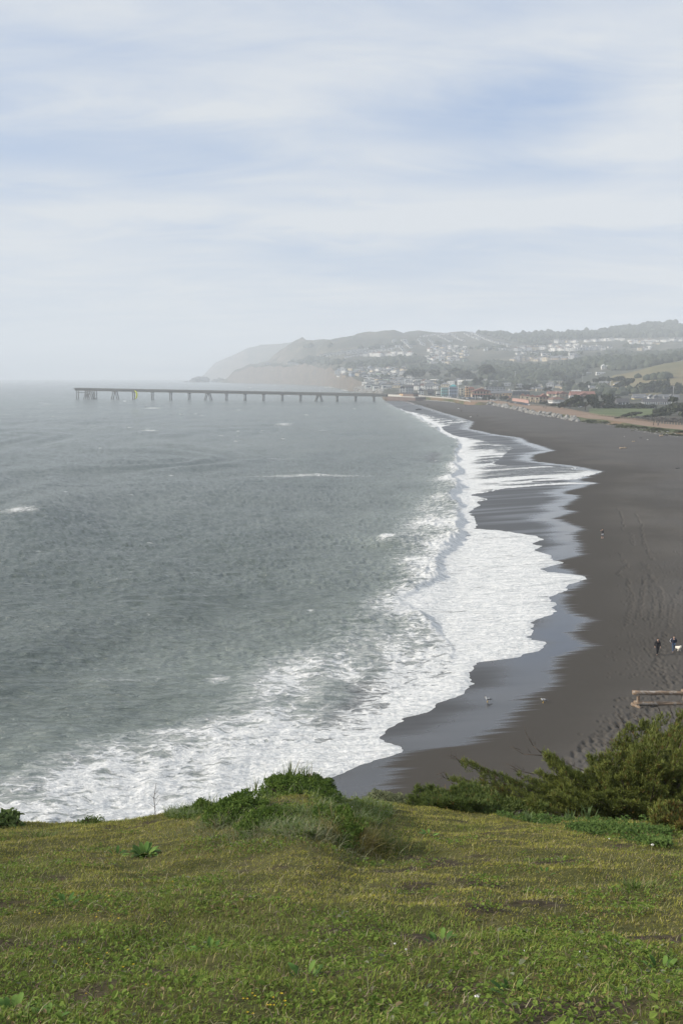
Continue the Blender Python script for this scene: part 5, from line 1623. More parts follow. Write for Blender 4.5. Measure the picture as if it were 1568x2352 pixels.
# woods on the slopes: lumps of foliage standing close together
def woods():
    base = []
    for s in range(4):
        bm = bmesh.new(); bmesh.ops.create_icosphere(bm, subdivisions=2, radius=1.0)
        co = np.array([v.co[:] for v in bm.verts]); fa = np.array([[v.index for v in f.verts] for f in bm.faces]); bm.free()
        r = .72 + .6 * fbm(co[:, 0] * 2.3 + s * 5, co[:, 1] * 2.3 + co[:, 2] * 1.9, s, 3)
        base.append(co * r[:, None] * np.array([1, 1, 1.05]))
    V = []; F = []; T = []; off = 0
    pts = []
    # the wooded ridge at right
    up = np.array([(1098,846),(1146,838),(1210,838),(1274,835),(1322,825),(1370,816),(1418,816),(1466,809),(1514,808),(1568,795),(1650,785)], float)
    lo = np.array([(1098,876),(1146,874),(1210,878),(1274,878),(1322,866),(1340,846),(1370,842),(1398,852),(1430,850),(1466,845),(1514,834),(1568,825),(1650,815)], float)
    def fill(x0, x1, up, lo, n, s0, s1, edge=True):
        for _ in range(n):
            px = random.uniform(x0, x1)
            a = np.interp(px, up[:, 0], up[:, 1]) + 5; b = np.interp(px, lo[:, 0], lo[:, 1])
            if b <= a: continue
            pts.append((px, random.uniform(a, b), random.uniform(s0, s1)))
    fill(1098, 1640, up, lo, 1500, 5, 9)
    # the treed skyline
    s_up = np.array([(1040,755),(1060,752),(1110,756),(1160,757),(1258,756),(1322,757),(1386,755),(1415,750),(1440,742),(1470,739),(1568,740),(1640,741)], float)
    s_lo = np.array([(1040,762),(1110,770),(1160,784),(1200,792),(1250,781),(1322,779),(1380,776),(1420,777),(1470,776),(1568,776),(1640,776)], float)
    fill(1090, 1630, s_up, s_lo, 900, 8, 13)
    for a, b, n in ((1040, 1112, 26), (1130, 1568, 90), (1415, 1568, 60)):
        for _ in range(n):
            px = random.uniform(a, b); pts.append((px, np.interp(px, s_up[:, 0], s_up[:, 1]) + 4.5, random.uniform(8, 14)))
    for px, n, w in ((905, 12, 16), (942, 5, 6), (1000, 3, 4), (758, 3, 3), (707, 8, 10), (828, 3, 5), (860, 3, 10)):
        for _ in range(n):
            q = px + random.gauss(0, w / 2)
            pts.append((q, float(np.interp(q, LAND_PX, [proj(0, LAND_Y[i, 11], LAND_Z[i, 11])[1] for i in range(len(LAND_PX))])) + 1.5, random.uniform(7, 12)))
    # patches on the hill and between the houses
    for px, py, w, h, n in ((720, 827, 36, 8, 60), (760, 832, 40, 6, 50), (690, 832, 30, 4, 30), (905, 830, 60, 9, 90), (950, 828, 34, 9, 60), (960, 848, 60, 8, 60), (1000, 845, 40, 6, 40), (870, 838, 46, 6, 50), (830, 838, 40, 5, 40),
                            (1120, 800, 34, 4, 40), (1230, 790, 26, 3, 30), (1270, 815, 60, 3, 40), (1130, 838, 40, 5, 50), (1060, 848, 50, 5, 50), (1400, 812, 40, 5, 40), (1440, 797, 30, 3, 20), (800, 846, 24, 4, 20),
                            (880, 868, 40, 3, 20), (1000, 880, 60, 5, 36), (1110, 884, 60, 4, 30), (1220, 886, 70, 4, 34), (1330, 893, 60, 6, 36), (1390, 905, 60, 8, 40), (1090, 868, 30, 5, 30), (1180, 880, 60, 4, 40), (1500, 870, 60, 4, 20)):
        for _ in range(n):
            pts.append((px + random.gauss(0, w / 2.4), py + random.gauss(0, h / 2.2), random.uniform(4.5, 8) * (.75 if py > 860 else 1)))

    for px, py, s in pts:
        h = land_hit(px, py)
        if h is None: continue
        b = base[off % 4]
        a = random.uniform(0, 6.3); c, q = math.cos(a), math.sin(a)
        bb = (b * np.array([s * random.uniform(.8, 1.3), s, s * random.uniform(.7, 1.15)])) @ np.array([[c, q, 0], [-q, c, 0], [0, 0, 1]])
        V.append(bb + np.array([h[0], h[1], h[2] + s * .35])); F.append(fa + off * len(b)); off += 1
        T.append(np.clip(np.full(len(b), random.random() * .6) + RNG.random(len(b)) * .4, 0, 1))

    o = link('woods', fast_mesh('woods', np.concatenate(V), np.concatenate(F), {'tint': np.concatenate(T)}), wood_m)
    tag(o, 'dark woods covering the ridge and the hilltop, thinning among the houses', 'woods', kind='stuff')
woods()
# ------------------------------------------------------------------ people, dog, gulls
def skin_mesh(name, verts, edges, radii, root=0, sub=1):
    bm = bmesh.new()
    lay = bm.verts.layers.skin.verify()
    vs = []
    for i, (p, r) in enumerate(zip(verts, radii)):
        v = bm.verts.new(p); v[lay].radius = r if hasattr(r, '__len__') else (r, r); v[lay].use_root = (i == root); vs.append(v)
    for a, b in edges: bm.edges.new((vs[a], vs[b]))
    me = bpy.data.meshes.new(name); bm.to_mesh(me); bm.free()
    o = bpy.data.objects.new(name, me); COL.objects.link(o)
    s = o.modifiers.new('skin', 'SKIN'); s.use_smooth_shade = True
    q = o.modifiers.new('sub', 'SUBSURF'); q.levels = sub; q.render_levels = sub
    dg = bpy.context.evaluated_depsgraph_get()
    out = bpy.data.meshes.new_from_object(o.evaluated_get(dg))
    out.name = name
    bpy.data.objects.remove(o); bpy.data.meshes.remove(me)
    return out

SKINC = simple_mat('skin', (.55,.36,.27), .6, .06)
CLOTH = {k: simple_mat('cloth_' + k, c, .9, .15, 6.0) for k, c in {'black': (.018,.018,.02), 'navy': (.022,.03,.055), 'denim': (.05,.085,.15), 'white': (.72,.73,.78), 'dark': (.03,.03,.034), 'hair': (.025,.018,.014), 'red': (.25,.04,.04), 'grey': (.22,.22,.23), 'shoe': (.04,.032,.028)}.items()}

def person(label, loc, rz, jacket='black', trousers='black', stride=.22, arms='down', shoes=True, h=1.76, group=None, bare_calf=False, stripe=None, cat='person', sub=1):
    """walks towards local -y"""
    k = h / 1.76
    t = thing('person', label, cat, loc, rz, group, scale=k)
    S = stride
    J = {'pel': (0, 0, .93), 'sp': (0, .01, 1.12), 'ch': (0, .0, 1.33), 'nk': (0, .0, 1.49), 'hd': (0, -.02, 1.58), 'ht': (0, -.02, 1.70)}
    for s, n, st in ((-1, 'L', -S), (1, 'R', S)):
        J['hip' + n] = (s * .09, 0, .90); J['kn' + n] = (s * .10, st * .5 - .03, .49); J['an' + n] = (s * .10, st + (.06 if st > 0 else 0), .09); J['to' + n] = (s * .11, st - .14, .03)
        J['sh' + n] = (s * .185, .0, 1.42)
        if arms == 'down':
            J['el' + n] = (s * .25, .05 - st * .25, 1.15); J['wr' + n] = (s * .24, -.03 - st * .55, .91); hd = (0, -.15, -1)
        elif arms == 'behind':
            J['el' + n] = (s * .30, .12, 1.17); J['wr' + n] = (s * .19, .04, .98); hd = (-s * .9, -.3, -.4)
        elif arms == 'phone':
            J['el' + n] = (s * .24, -.10, 1.18); J['wr' + n] = (s * .09, -.33, 1.38); hd = (-s * .5, -.2, .8)
        hv = Vector(hd).normalized(); side = Vector((0, -1, 0)) if arms == 'down' else Vector((0, .2, 1)).normalized()
        w0 = Vector(J['wr' + n])
        J['pa' + n] = tuple(w0 + hv * .07)
        for f in range(4):
            o = side * (.012 * (1.5 - f) * 1.6)
            J['f%d%s' % (f, n)] = tuple(w0 + hv * (.115 + .01 * (f in (1, 2))) + o)
            J['g%d%s' % (f, n)] = tuple(w0 + hv * (.155 + .014 * (f in (1, 2))) + o + Vector((-s * .02, 0, .0)))
        J['t0' + n] = tuple(w0 + hv * .05 + side * .035); J['t1' + n] = tuple(w0 + hv * .09 + side * .055)
    names = list(J); ix = {n: i for i, n in enumerate(names)}
    RR = {'pel': (.13, .10), 'sp': (.125, .095), 'ch': (.145, .10), 'nk': .055, 'hd': (.075, .09), 'ht': (.06, .075)}
    def rad(n):
        if n in RR: return RR[n]
        if n.startswith('hip'): return .088
        if n.startswith('kn'): return .058
        if n.startswith('an'): return .042
        if n.startswith('to'): return .035
        if n.startswith('sh'): return .062
        if n.startswith('el'): return .042
        if n.startswith('wr'): return .030
        if n.startswith('pa'): return (.034, .018)
        return .0085
    E = [('pel','sp'),('sp','ch'),('ch','nk'),('nk','hd'),('hd','ht')]
    for n in 'LR':
        E += [('pel','hip'+n),('hip'+n,'kn'+n),('kn'+n,'an'+n),('an'+n,'to'+n),('ch','sh'+n),('sh'+n,'el'+n),('el'+n,'wr'+n),('wr'+n,'pa'+n),('pa'+n,'t0'+n),('t0'+n,'t1'+n)]
        for f in range(4): E += [('pa'+n,'f%d%s' % (f, n)),('f%d%s' % (f, n),'g%d%s' % (f, n))]
    body = skin_mesh('body', [J[n] for n in names], [(ix[a], ix[b]) for a, b in E], [rad(n) for n in names], 0, sub)
    body.materials.append(SKINC)
    link('body', body, None, t)
    def cloth(name, keys, edges, grow, mat):
        ks = list(keys); im = {n: i for i, n in enumerate(ks)}
        def gr(n):
            r = keys[n]
            return r
        me = skin_mesh(name, [J[n] if n in J else n for n in ks], [(im[a], im[b]) for a, b in edges], [gr(n) for n in ks], 0, sub)
        me.materials.append(CLOTH[mat]); return link(name, me, None, t)
    J['hem'] = (0, .0, .86); J['col'] = (0, .0, 1.47)
    jk = {'sp': (.165, .13), 'hem': (.165, .135), 'ch': (.185, .135), 'col': (.08, .075)}; je = [('hem','sp'),('sp','ch'),('ch','col')]
    for n in 'LR':
        a = Vector(J['el'+n]); b = Vector(J['wr'+n]); J['cf'+n] = tuple(a + (b - a) * .92)
        jk.update({'sh'+n: .088, 'el'+n: .066, 'cf'+n: .052}); je += [('ch','sh'+n),('sh'+n,'el'+n),('el'+n,'cf'+n)]
    jo = cloth('jacket', jk, je, 0, jacket)
    tk = {'pel': (.15, .12)}; te = []
    for n in 'LR':
        a = Vector(J['kn'+n]); b = Vector(J['an'+n]); J['tc'+n] = tuple(a + (b - a) * (.35 if bare_calf else .93))
        tk.update({'hip'+n: .105, 'kn'+n: .075, 'tc'+n: .062}); te += [('pel','hip'+n),('hip'+n,'kn'+n),('kn'+n,'tc'+n)]
    cloth('trousers', tk, te, 0, trousers)
    if shoes:
        for n in 'LR':
            a = Vector(J['an'+n]); b = Vector(J['to'+n])
            me = skin_mesh('shoe', [tuple(a + Vector((0, .05, -.05))), tuple(a + Vector((0, -.02, -.02))), tuple(b + Vector((0, -.05, .01)))], [(0, 1), (1, 2)], [.05, .056, .042], 0, sub)
            me.materials.append(CLOTH['shoe']); link('shoe', me, None, t)
    hm = skin_mesh('hair', [(0, .03, 1.60), (0, .0, 1.69), (0, -.05, 1.735)], [(0, 1), (1, 2)], [(.085, .07), (.088, .075), (.05, .03)], 0, sub)
    hm.materials.append(CLOTH['hair']); link('hair', hm, None, t)
    # face: nose, eyes, ears, mouth
    fm = bm_mesh('face', lambda bm: (bm_tube(bm, (0, -.105, 1.625), (0, -.135, 1.585), .008, .014, 6), bm_tube(bm, (-.08, -.02, 1.60), (-.095, -.02, 1.60), .025, .02, 7), bm_tube(bm, (.08, -.02, 1.60), (.095, -.02, 1.60), .025, .02, 7)))
    fm.materials.append(SKINC); link('nose_and_ears', fm, None, t)
    em = bm_mesh('eye', lambda bm: bmesh.ops.create_icosphere(bm, subdivisions=1, radius=.011)); em.materials.append(CLOTH['black'])
    for s in (-1, 1):
        o = link('eye', em, None, t); o.location = (s * .033, -.098, 1.625)
    mm = box_mesh('mouth', (-.025, -.112, 1.545), (.025, -.095, 1.552)); mm.materials.append(CLOTH['red']); link('mouth', mm, None, t)
    if stripe:
        n = stripe
        a = Vector(J['sh'+n]); b = Vector(J['el'+n]); c = Vector(J['cf'+n]); o = Vector((.075 if n == 'R' else -.075, 0, .0))
        me = bm_mesh('sleeve_stripe', lambda bm: (bm_tube(bm, a + o * .95 + Vector((0,0,.03)), b + o * .8, .022, .022, 6), bm_tube(bm, b + o * .8, c + o * .6, .022, .02, 6)))
        me.materials.append(CLOTH['white']); link('sleeve_stripe', me, None, jo)
    return t

def beach_point(px, py):
    x, y, z = on_beach(px, py)
    return Vector((float(x), float(y), float(z)))

p1 = person('person in a black jacket and black trousers walking towards the camera near the log fence', beach_point(1508, 1505), R(4), 'black', 'black', .20, 'down')
p2 = person('person in navy jacket with white sleeve stripe and jeans walking beside a white dog', beach_point(1545, 1499), R(-8), 'navy', 'denim', .18, 'behind', stripe='L')
p3 = person('barefoot person with white cloth round the waist standing alone on the sand', beach_point(1382, 1237), R(-70), 'dark', 'dark', .06, 'phone', shoes=False, bare_calf=True, h=1.72)
wr = skin_mesh('waist_cloth', [(0, .02, 1.02), (0, .02, .95), (0, .03, .80), (0, .04, .64), (0, .04, .56)], [(0, 1), (1, 2), (2, 3), (3, 4)], [(.19, .16), (.20, .17), (.21, .18), (.19, .17), (.16, .14)], 0, 1); wr.materials.append(CLOTH['white']); link('waist_cloth', wr, None, p3)
# small figures far off share one set of meshes
far = person('dark clothed person walking on the earth path by the fence, left of two', Vector((0, 0, 0)), 0, 'dark', 'dark', .2, 'down', sub=0)
def land_point(px, py):
    h = land_hit(px, py); return Vector(h)
far.location = land_point(1491, 977); far.rotation_euler.z = R(70)
copy_tree(far, land_point(1501.5, 977.5), R(120), 'dark clothed person walking on the earth path by the fence, right of two')
for px, py, lab in ((1241, 937.5, 'person at the far bend of the path near the villa, left of two'), (1246, 939, 'person at the far bend of the path near the villa, right of two')):
    copy_tree(far, land_point(px, py), random.uniform(0, 6), lab)
for px, py, lab in ((934.5, 928, 'tiny figure at the water edge not far from the pier'), (981, 932, 'tiny figure on the far sand below the promenade wall'), (992.5, 930, 'tiny figure on the far sand right of another below the wall'), (1059, 945, 'tiny dark figure on the sand left of the rock bank'),
                    (1068, 934, 'tiny figure on the sand below the car park'), (1096, 957, 'tiny dark figure on the open sand farther from the sea'), (1058, 926, 'tiny figure by the end of the promenade wall')):
    copy_tree(far, beach_point(px, py), random.uniform(0, 6), lab)
for i, px in enumerate((205, 246, 298, 377, 428, 512, 521, 586, 660, 664, 770, 803, 838)):
    c = pier_at(px) - pier_n * random.uniform(-1.5, 2.6); c.z += .35
    copy_tree(far, c, random.uniform(0, 6), 'tiny dark figure standing on the pier deck', 'people along the pier')

def dog():
    loc = beach_point(1553.5, 1495)
    t = thing('dog', 'small fluffy white dog walking beside the person in the navy jacket', 'dog', loc, R(35), scale=1.15)
    m = simple_mat('white_fur', (.72,.68,.60), .95, .12, 20.0)
    V = [(0, .22, .30), (0, 0, .31), (0, -.20, .32), (0, -.30, .42), (0, -.38, .46), (0, -.46, .43), (0, .30, .36), (0, .36, .46)]
    E = [(0, 1), (1, 2), (2, 3), (3, 4), (4, 5), (0, 6), (6, 7)]
    RD = [.10, .115, .12, .085, .085, .04, .04, .05]
    for s in (-1, 1):
        i = len(V); V += [(s*.075, -.22, .22), (s*.075, -.20 - s*.04, .11), (s*.075, -.23 - s*.06, .02)]; E += [(2, i), (i, i+1), (i+1, i+2)]; RD += [.055, .035, .032]
        i = len(V); V += [(s*.075, .20, .22), (s*.075, .27 + s*.03, .12), (s*.075, .22 + s*.05, .02)]; E += [(0, i), (i, i+1), (i+1, i+2)]; RD += [.065, .035, .032]
        i = len(V); V += [(s*.07, -.35, .53)]; E += [(4, i)]; RD += [.03]
    me = skin_mesh('body', V, E, RD, 1, 2); me.materials.append(m)
    co = np.array([v.co[:] for v in me.vertices]); n = np.array([v.normal[:] for v in me.vertices])
    co = co + n * ((fbm(co[:, 0] * 30 + co[:, 2] * 13, co[:, 1] * 30, 3, 2) - .5) * .05)[:, None]
    me.vertices.foreach_set('co', co.astype(np.float32).ravel()); me.update()
    link('body', me, None, t)
    nm = bm_mesh('nose', lambda bm: bmesh.ops.create_icosphere(bm, subdivisions=1, radius=.02)); nm.materials.append(CLOTH['black'])
    o = link('nose', nm, None, t); o.location = (0, -.50, .44)
    for s in (-1, 1):
        o = link('eye', nm, None, t); o.location = (s * .05, -.45, .50); o.scale = (.6, .6, .6)
dog()

def gull(label, px, py, rz, hunch=0.0):
    t = thing('seagull', label, 'seagull', beach_point(px, py), rz, scale=1.15)
    wm = simple_mat('gull_white', (.78,.78,.77), .8, .04); gm_ = simple_mat('gull_grey', (.16,.165,.175), .8, .15, 12); bk = simple_mat('gull_beak', (.60,.40,.08), .5); 
    me = skin_mesh('body', [(0, .17, .22), (0, .04, .23), (0, -.09, .26), (0, -.13, .34 - hunch*.4), (0, -.145, .42 - hunch), (0, -.20, .415 - hunch)], [(0, 1), (1, 2), (2, 3), (3, 4), (4, 5)], [(.05, .04), (.085, .08), (.075, .075), .045, .045, .02], 1, 2)
    me.materials.append(wm); link('body', me, None, t)
    for s in (-1, 1):
        w = skin_mesh('wing', [(s*.075, -.08, .28), (s*.085, .08, .255), (s*.03, .30, .21), (s*.015, .40, .20)], [(0, 1), (1, 2), (2, 3)], [(.02, .05), (.022, .06), (.015, .025), (.006, .01)], 1, 1)
        w.materials.append(gm_); link('wing', w, None, t)
        l = bm_mesh('leg', lambda bm: (bm_tube(bm, (s*.035, .0, .17), (s*.035, .01, .01), .011, .009, 6), bm_box(bm, (s*.035 - .022, -.06, 0), (s*.035 + .022, .02, .012)))); l.materials.append(bk); link('leg', l, None, t)
        e = bm_mesh('eye', lambda bm: bmesh.ops.create_icosphere(bm, subdivisions=1, radius=.008)); e.materials.append(CLOTH['black']); o = link('eye', e, None, t); o.location = (s*.032, -.175, .43 - hunch)
    b = bm_mesh('beak', lambda bm: bm_tube(bm, (0, -.20, .415 - hunch), (0, -.275, .40 - hunch), .014, .004, 6)); b.materials.append(bk); link('beak', b, None, t)
    ta = bm_mesh('tail', lambda bm: bm_box(bm, (-.035, .2, .19), (.035, .34, .205))); ta.materials.append(CLOTH['black']); link('tail', ta, None, t)
gull('white and grey gull standing upright on the wet sand', 1119, 1612.5, R(-82))
gull('hunched gull standing at the edge of the dry sand, right of the upright one', 1246.5, 1614.5, R(-82), .07)

# ------------------------------------------------------------------ kite and rider
def kite():
    y = 960.0; x, z = at_y(315, 907, y); c = Vector((float(x), y, float(z)))
    t = thing('kite', 'bright yellow curved kite hanging low over the water in front of the pier', 'kite', c, R(-20), scale=1.3)
    ym = simple_mat('kite_cloth', (.88,.90,.08), .6, .06)
    def f(bm):
        N = 18; rows = []
        for i in range(N + 1):
            a = R(-78 + 156 * i / N); taper = math.cos(a * .82) ** .6
            px, pz = 1.9 * math.cos(a) - 1.9, 3.1 * math.sin(a)
            rows.append([bm.verts.new((px, -1.15 * taper, pz)), bm.verts.new((px + .25 * taper, 0, pz * 1.02)), bm.verts.new((px - .05, 1.0 * taper, pz))])
        for i in range(N):
            for j in range(2): bm.faces.new((rows[i][j], rows[i+1][j], rows[i+1][j+1], rows[i][j+1])).smooth = True
    o = link('canopy', bm_mesh('canopy', f), ym, t); sm = o.modifiers.new('thick', 'SOLIDIFY'); sm.thickness = .06
    def tube(bm):
        pr = None
        for i in range(19):
            a = R(-78 + 156 * i / 18); q = Vector((1.9 * math.cos(a) - 1.9, -1.15 * math.cos(a * .82) ** .6, 3.1 * math.sin(a)))
            if pr is not None: bm_tube(bm, pr, q, .14, seg=7)
            pr = q
    link('leading_edge', bm_mesh('leading_edge', tube), ym, t)
    for i in range(5):
        a = R(-60 + 30 * i); q = 1.9 * math.cos(a) - 1.9, 3.1 * math.sin(a); tp = math.cos(a * .82) ** .6
        link('strut', bm_mesh('strut', lambda bm: bm_tube(bm, (q[0] + .05, -1.1 * tp, q[1]), (q[0] + .02, .95 * tp, q[1]), .07, seg=6)), CLOTH['dark'] if i in (0, 4) else ym, t)
    rx, ry = at_z(335, 937.0, .3)
    r = copy_tree(far, Vector((float(rx), float(ry), .25)), R(60), 'kite surfer in dark clothes crouched on a board ahead of a white wake', '')
    if 'group' in r: del r['group']
    b = thing('surfboard', 'small kite surf board under the kite surfer', 'board', Vector((float(rx), float(ry), .12)), R(60))
    link('deck', box_mesh('deck', (-.25, -.8, 0), (.25, .8, .09)), CLOTH['white'], b); link('fin', box_mesh('fin', (-.02, .6, -.1), (.02, .75, .0)), CLOTH['dark'], b)
    def lines(bm):
        for o in (-2.6, 2.6): bm_tube(bm, (Vector((float(rx), float(ry), 1.5)) - c) / 1.3, (-1.5, 0, o), .02, seg=4)
    link('line', bm_mesh('line', lines), CLOTH['dark'], t).rotation_euler.z = R(20)
kite()

# ------------------------------------------------------------------ log fence on the beach
log_m = None
def log_mat():
    m, g, b, _ = new_mat('weathered_log')
    tc = g.n('ShaderNodeTexCoord').outputs['Object']
    a = g.noise(g.vscale(tc, (1.2, 9, 9)), 1.0, 5, .65)
    c = g.noise(g.vscale(tc, (2.2, 2.2, 2.2)), 1.0, 4)
    col = g.mix(g.range(a, .35, .65), (.15,.105,.072), (.29,.21,.145))
    col = g.mix(g.range(c, .48, .62, 0, .8), col, (.36,.335,.30))
    g.put(b.inputs['Base Color'], col); b.inputs['Roughness'].default_value = .9
    g.put(b.inputs['Normal'], g.n('ShaderNodeBump', {'Height': a, 'Strength': .6, 'Distance': .03}).outputs[0])
    return m
def rough_log(name, p, q, r0, r1, parent, seg=12, rings=9, seed=0):
    """a slightly crooked tapering log"""
    p = Vector(p); q = Vector(q); d = (q - p); u = d.normalized().orthogonal().normalized(); w = d.normalized().cross(u)
    rnd = random.Random(seed)
    bm = bmesh.new(); R_ = []
    for i in range(rings):
        f = i / (rings - 1); c = p + d * f + u * rnd.gauss(0, r0 * .08) + w * rnd.gauss(0, r0 * .08); r = (r0 + (r1 - r0) * f) * rnd.uniform(.95, 1.06)
        R_.append([bm.verts.new(c + (u * math.cos(6.2832 * k / seg) + w * math.sin(6.2832 * k / seg)) * r * rnd.uniform(.95, 1.05)) for k in range(seg)])
    for i in range(rings - 1):
        for k in range(seg): bm.faces.new((R_[i][k], R_[i][(k+1) % seg], R_[i+1][(k+1) % seg], R_[i+1][k])).smooth = True
    bm.faces.new(R_[0][::-1]); bm.faces.new(R_[-1])
    me = bpy.data.meshes.new(name); bmesh.ops.recalc_face_normals(bm, faces=bm.faces[:]); bm.to_mesh(me); bm.free()
    return link(name, me, log_m, parent)
log_m = log_mat()
def log_fence():
    a = beach_point(1464, 1620); b = beach_point(1566, 1617)
    k = math.hypot(a.y, CAMZ - a.z) / FPX * 1.02
    t = thing('log_fence', 'weathered log fence of two round rails on stout posts on the dark sand', 'fence', a)
    d = (b - a); d.z = 0; u = d.normalized(); n = Vector((-u.y, u.x, 0))
    Lz = Vector((0, 0, 1))
    W = d.length
    top = 28.5 * k
    rough_log('rail', Vector((0, 0, top)) - u * 13 * k, u * (W + 9 * k) + Lz * (top + .04), 5.0 * k, 4.4 * k, t, seed=1)
    rough_log('rail', Lz * 4.6 * k - u * 9 * k, u * (W + 12 * k) + Lz * (4.6 * k + .05), 5.0 * k, 4.6 * k, t, seed=2)
    rough_log('post', Vector((0, 0, -.6)), Lz * (top - 3 * k), 3.8 * k, 3.6 * k, t, seed=3)
    rough_log('post', u * W + Vector((0, 0, -.6)), u * W + Lz * (top + 9 * k), 4.2 * k, 4.4 * k, t, seed=4)
    rough_log('brace', Vector((0, 0, .3 * k)) - u * 13 * k + n * 3 * k + Lz * 1.5 * k, u * 1.5 * k - n * 18 * k - Lz * .5 * k, 3.6 * k, 3.4 * k, t, seed=5)
    e = b + u * 42 * k
    rough_log('post', u * (W + 60 * k) + Vector((0, 0, -.6)), u * (W + 60 * k) + Lz * (top + 6 * k), 4.2 * k, 4.2 * k, t, seed=6)
    rough_log('rail', u * (W + 4 * k) + Lz * (top + .05), u * (W + 70 * k) + Lz * (top + .1), 4.6 * k, 4.4 * k, t, seed=7)
log_fence()

# driftwood and scraps on the sand
pale_log = simple_mat('driftwood', (.46,.35,.24), .9, .25, 4.0, .1)
dark_log = simple_mat('wet_driftwood', (.045,.042,.04), .8, .25, 4.0, .2)
def drift(px, py, Lpx, rpx, label, ang=0.0, mat=None, name='driftwood_log'):
    v = beach_point(px, py); k = math.hypot(v.y, CAMZ) / FPX
    t = thing(name, label, 'driftwood', v, ang)
    o = rough_log('trunk', (-Lpx*k/2, 0, rpx*k*.7), (Lpx*k/2, 0, rpx*k*.8), rpx*k, rpx*k*.6, t, 9, 8, int(px)); o.data.materials.clear(); o.data.materials.append(mat or pale_log)
    o = rough_log('branch', (Lpx*k*.1, 0, rpx*k), (Lpx*k*.3, Lpx*k*.2, rpx*k*2.4), rpx*k*.45, rpx*k*.2, t, 7, 4, int(py)); o.data.materials.clear(); o.data.materials.append(mat or pale_log)
drift(1430, 1030, 16, 1.6, 'pale orange driftwood log lying alone on the open sand')
drift(1454, 1014.5, 7, 1.0, 'short pale driftwood piece above the orange log')
drift(1518, 1002, 9, 1.6, 'bleached driftwood stump left of a dark one at the foot of the bank')
drift(1532, 1000, 12, 1.3, 'dark driftwood branch right of the bleached stump', .2, dark_log)
drift(1470, 1006.5, 6, .8, 'dark short driftwood stick on the sand below the bank', 0, dark_log)
drift(1555, 1076, 10, .9, 'thin dark driftwood stick near the right edge of the sand', .1, dark_log)
drift(961, 941.5, 22, 1.3, 'long dark log in the swash far along the beach', .9, dark_log)
scrap_m = simple_mat('pale_scrap', (.75,.74,.70), .8, .1)
for px, py, s, lab in ((1486, 1010, .35, 'small white scrap on the sand left of the pale stump'), (1433, 1003, .3, 'tiny white scrap on the sand below the bank bend'), (1080, 958, .8, 'white bag like scrap on the far open sand'), (1052, 939, .9, 'pale scrap on the far sand below the promenade')):
    o = link('shell_scrap', rock_mesh(int(px), 2), scrap_m); o.location = beach_point(px, py) + Vector((0, 0, s * .2)); o.scale = (s, s * .8, s * .5); tag(o, lab, 'scrap')
# ------------------------------------------------------------------ turf in front
def px_of(x, y):
    return 784 + FPX * x / (np.maximum(y, 1.0) * math.cos(PITCH) + 5.5 * math.sin(PITCH))

def leafy_mat(name, rough=.6, trans=.3, spec=.3):
    m, g, b, out = new_mat(name)
    c = attr(g, 'col').outputs['Color']
    g.put(b.inputs['Base Color'], c); b.inputs['Roughness'].default_value = rough; b.inputs['Specular IOR Level'].default_value = spec
    tr = g.n('ShaderNodeBsdfTranslucent'); g.put(tr.inputs['Color'], c)
    mx = g.n('ShaderNodeMixShader'); mx.inputs[0].default_value = trans
    g.put(mx.inputs[1], b.outputs[0]); g.put(mx.inputs[2], tr.outputs[0]); g.put(out.inputs['Surface'], mx.outputs[0])
    return m
grass_m = leafy_mat('grass_blade', .7, .25, .2)
leaf_m = leafy_mat('weed_leaf', .75, .25, .15)

def blades(P, H, Wd, lean, azim, col, seg=2):
    """bent tapering blades: P roots (n,3), H heights, Wd widths, lean 0..1.5, azim"""
    n = len(P)
    d = np.stack([np.cos(azim), np.sin(azim), np.zeros(n)], 1)
    sa = azim + np.pi / 2 + RNG.normal(0, .5, n)
    s = np.stack([np.cos(sa), np.sin(sa), np.zeros(n)], 1) * (Wd / 2)[:, None]
    lv = []
    for t in np.linspace(0, 1, seg + 1):
        f = lean * t
        hh = H * t * np.cos(f * .7); ll = H * t * np.sin(np.minimum(f, 2.2) * .8)
        c = P + d * ll[:, None] + np.array([0, 0, 1]) * hh[:, None]
        wd = (1 - t ** 1.6) * .92 + .08
        lv += [c - s * wd, c + s * wd]
    V = np.stack(lv, 1).reshape(-1, 3)
    k = 2 * (seg + 1)
    b0 = np.arange(n)[:, None] * k
    F = np.concatenate([b0 + np.array([[2*j, 2*j+1, 2*j+3, 2*j+2]]) for j in range(seg)], 0)
    return V, F, np.repeat(col, k, 0)

def leaves(P, nrm, size, asp, col):
    """pointed oval leaves: six corners folded along the middle"""
    n = len(P)
    a = np.cross(nrm, rnd_dirs(n)); a /= np.linalg.norm(a, axis=1, keepdims=True) + 1e-9
    b = np.cross(nrm, a)
    s = size[:, None]; w = (size * asp)[:, None]
    up = nrm * s * .18
    V = np.stack([P, P + a*s*.35 + b*w*.5 + up, P + a*s*.75 + b*w*.42 + up, P + a*s, P + a*s*.75 - b*w*.42 + up, P + a*s*.35 - b*w*.5 + up], 1).reshape(-1, 3)
    b0 = np.arange(n)[:, None] * 6
    F = np.concatenate([b0 + np.array([[0, 1, 2, 3]]), b0 + np.array([[0, 3, 4, 5]])], 0)
    return V, F, np.repeat(col, 6, 0)

def join(parts):
    V = []; F = []; C = []; o = 0
    for v, f, c in parts:
        V.append(v); F.append(f + o); C.append(c); o += len(v)
    return np.concatenate(V), np.concatenate(F), np.concatenate(C)

def mixcol(a, b, t):
    t = np.asarray(t)[:, None]
    return np.array(a) * (1 - t) + np.array(b) * t

def lawn_points(n, y0, y1, power=1.0):
    """scatter over the visible lawn, denser near the viewer"""
    y = y0 + (y1 - y0) * RNG.random(n) ** power
    half = (y * .36 + 1.1)
    x = (RNG.random(n) * 2 - 1) * half
    return x, y

def edge_y(x, y):
    return np.interp(px_of(x, y), SIL[:, 0], SIL[:, 2])

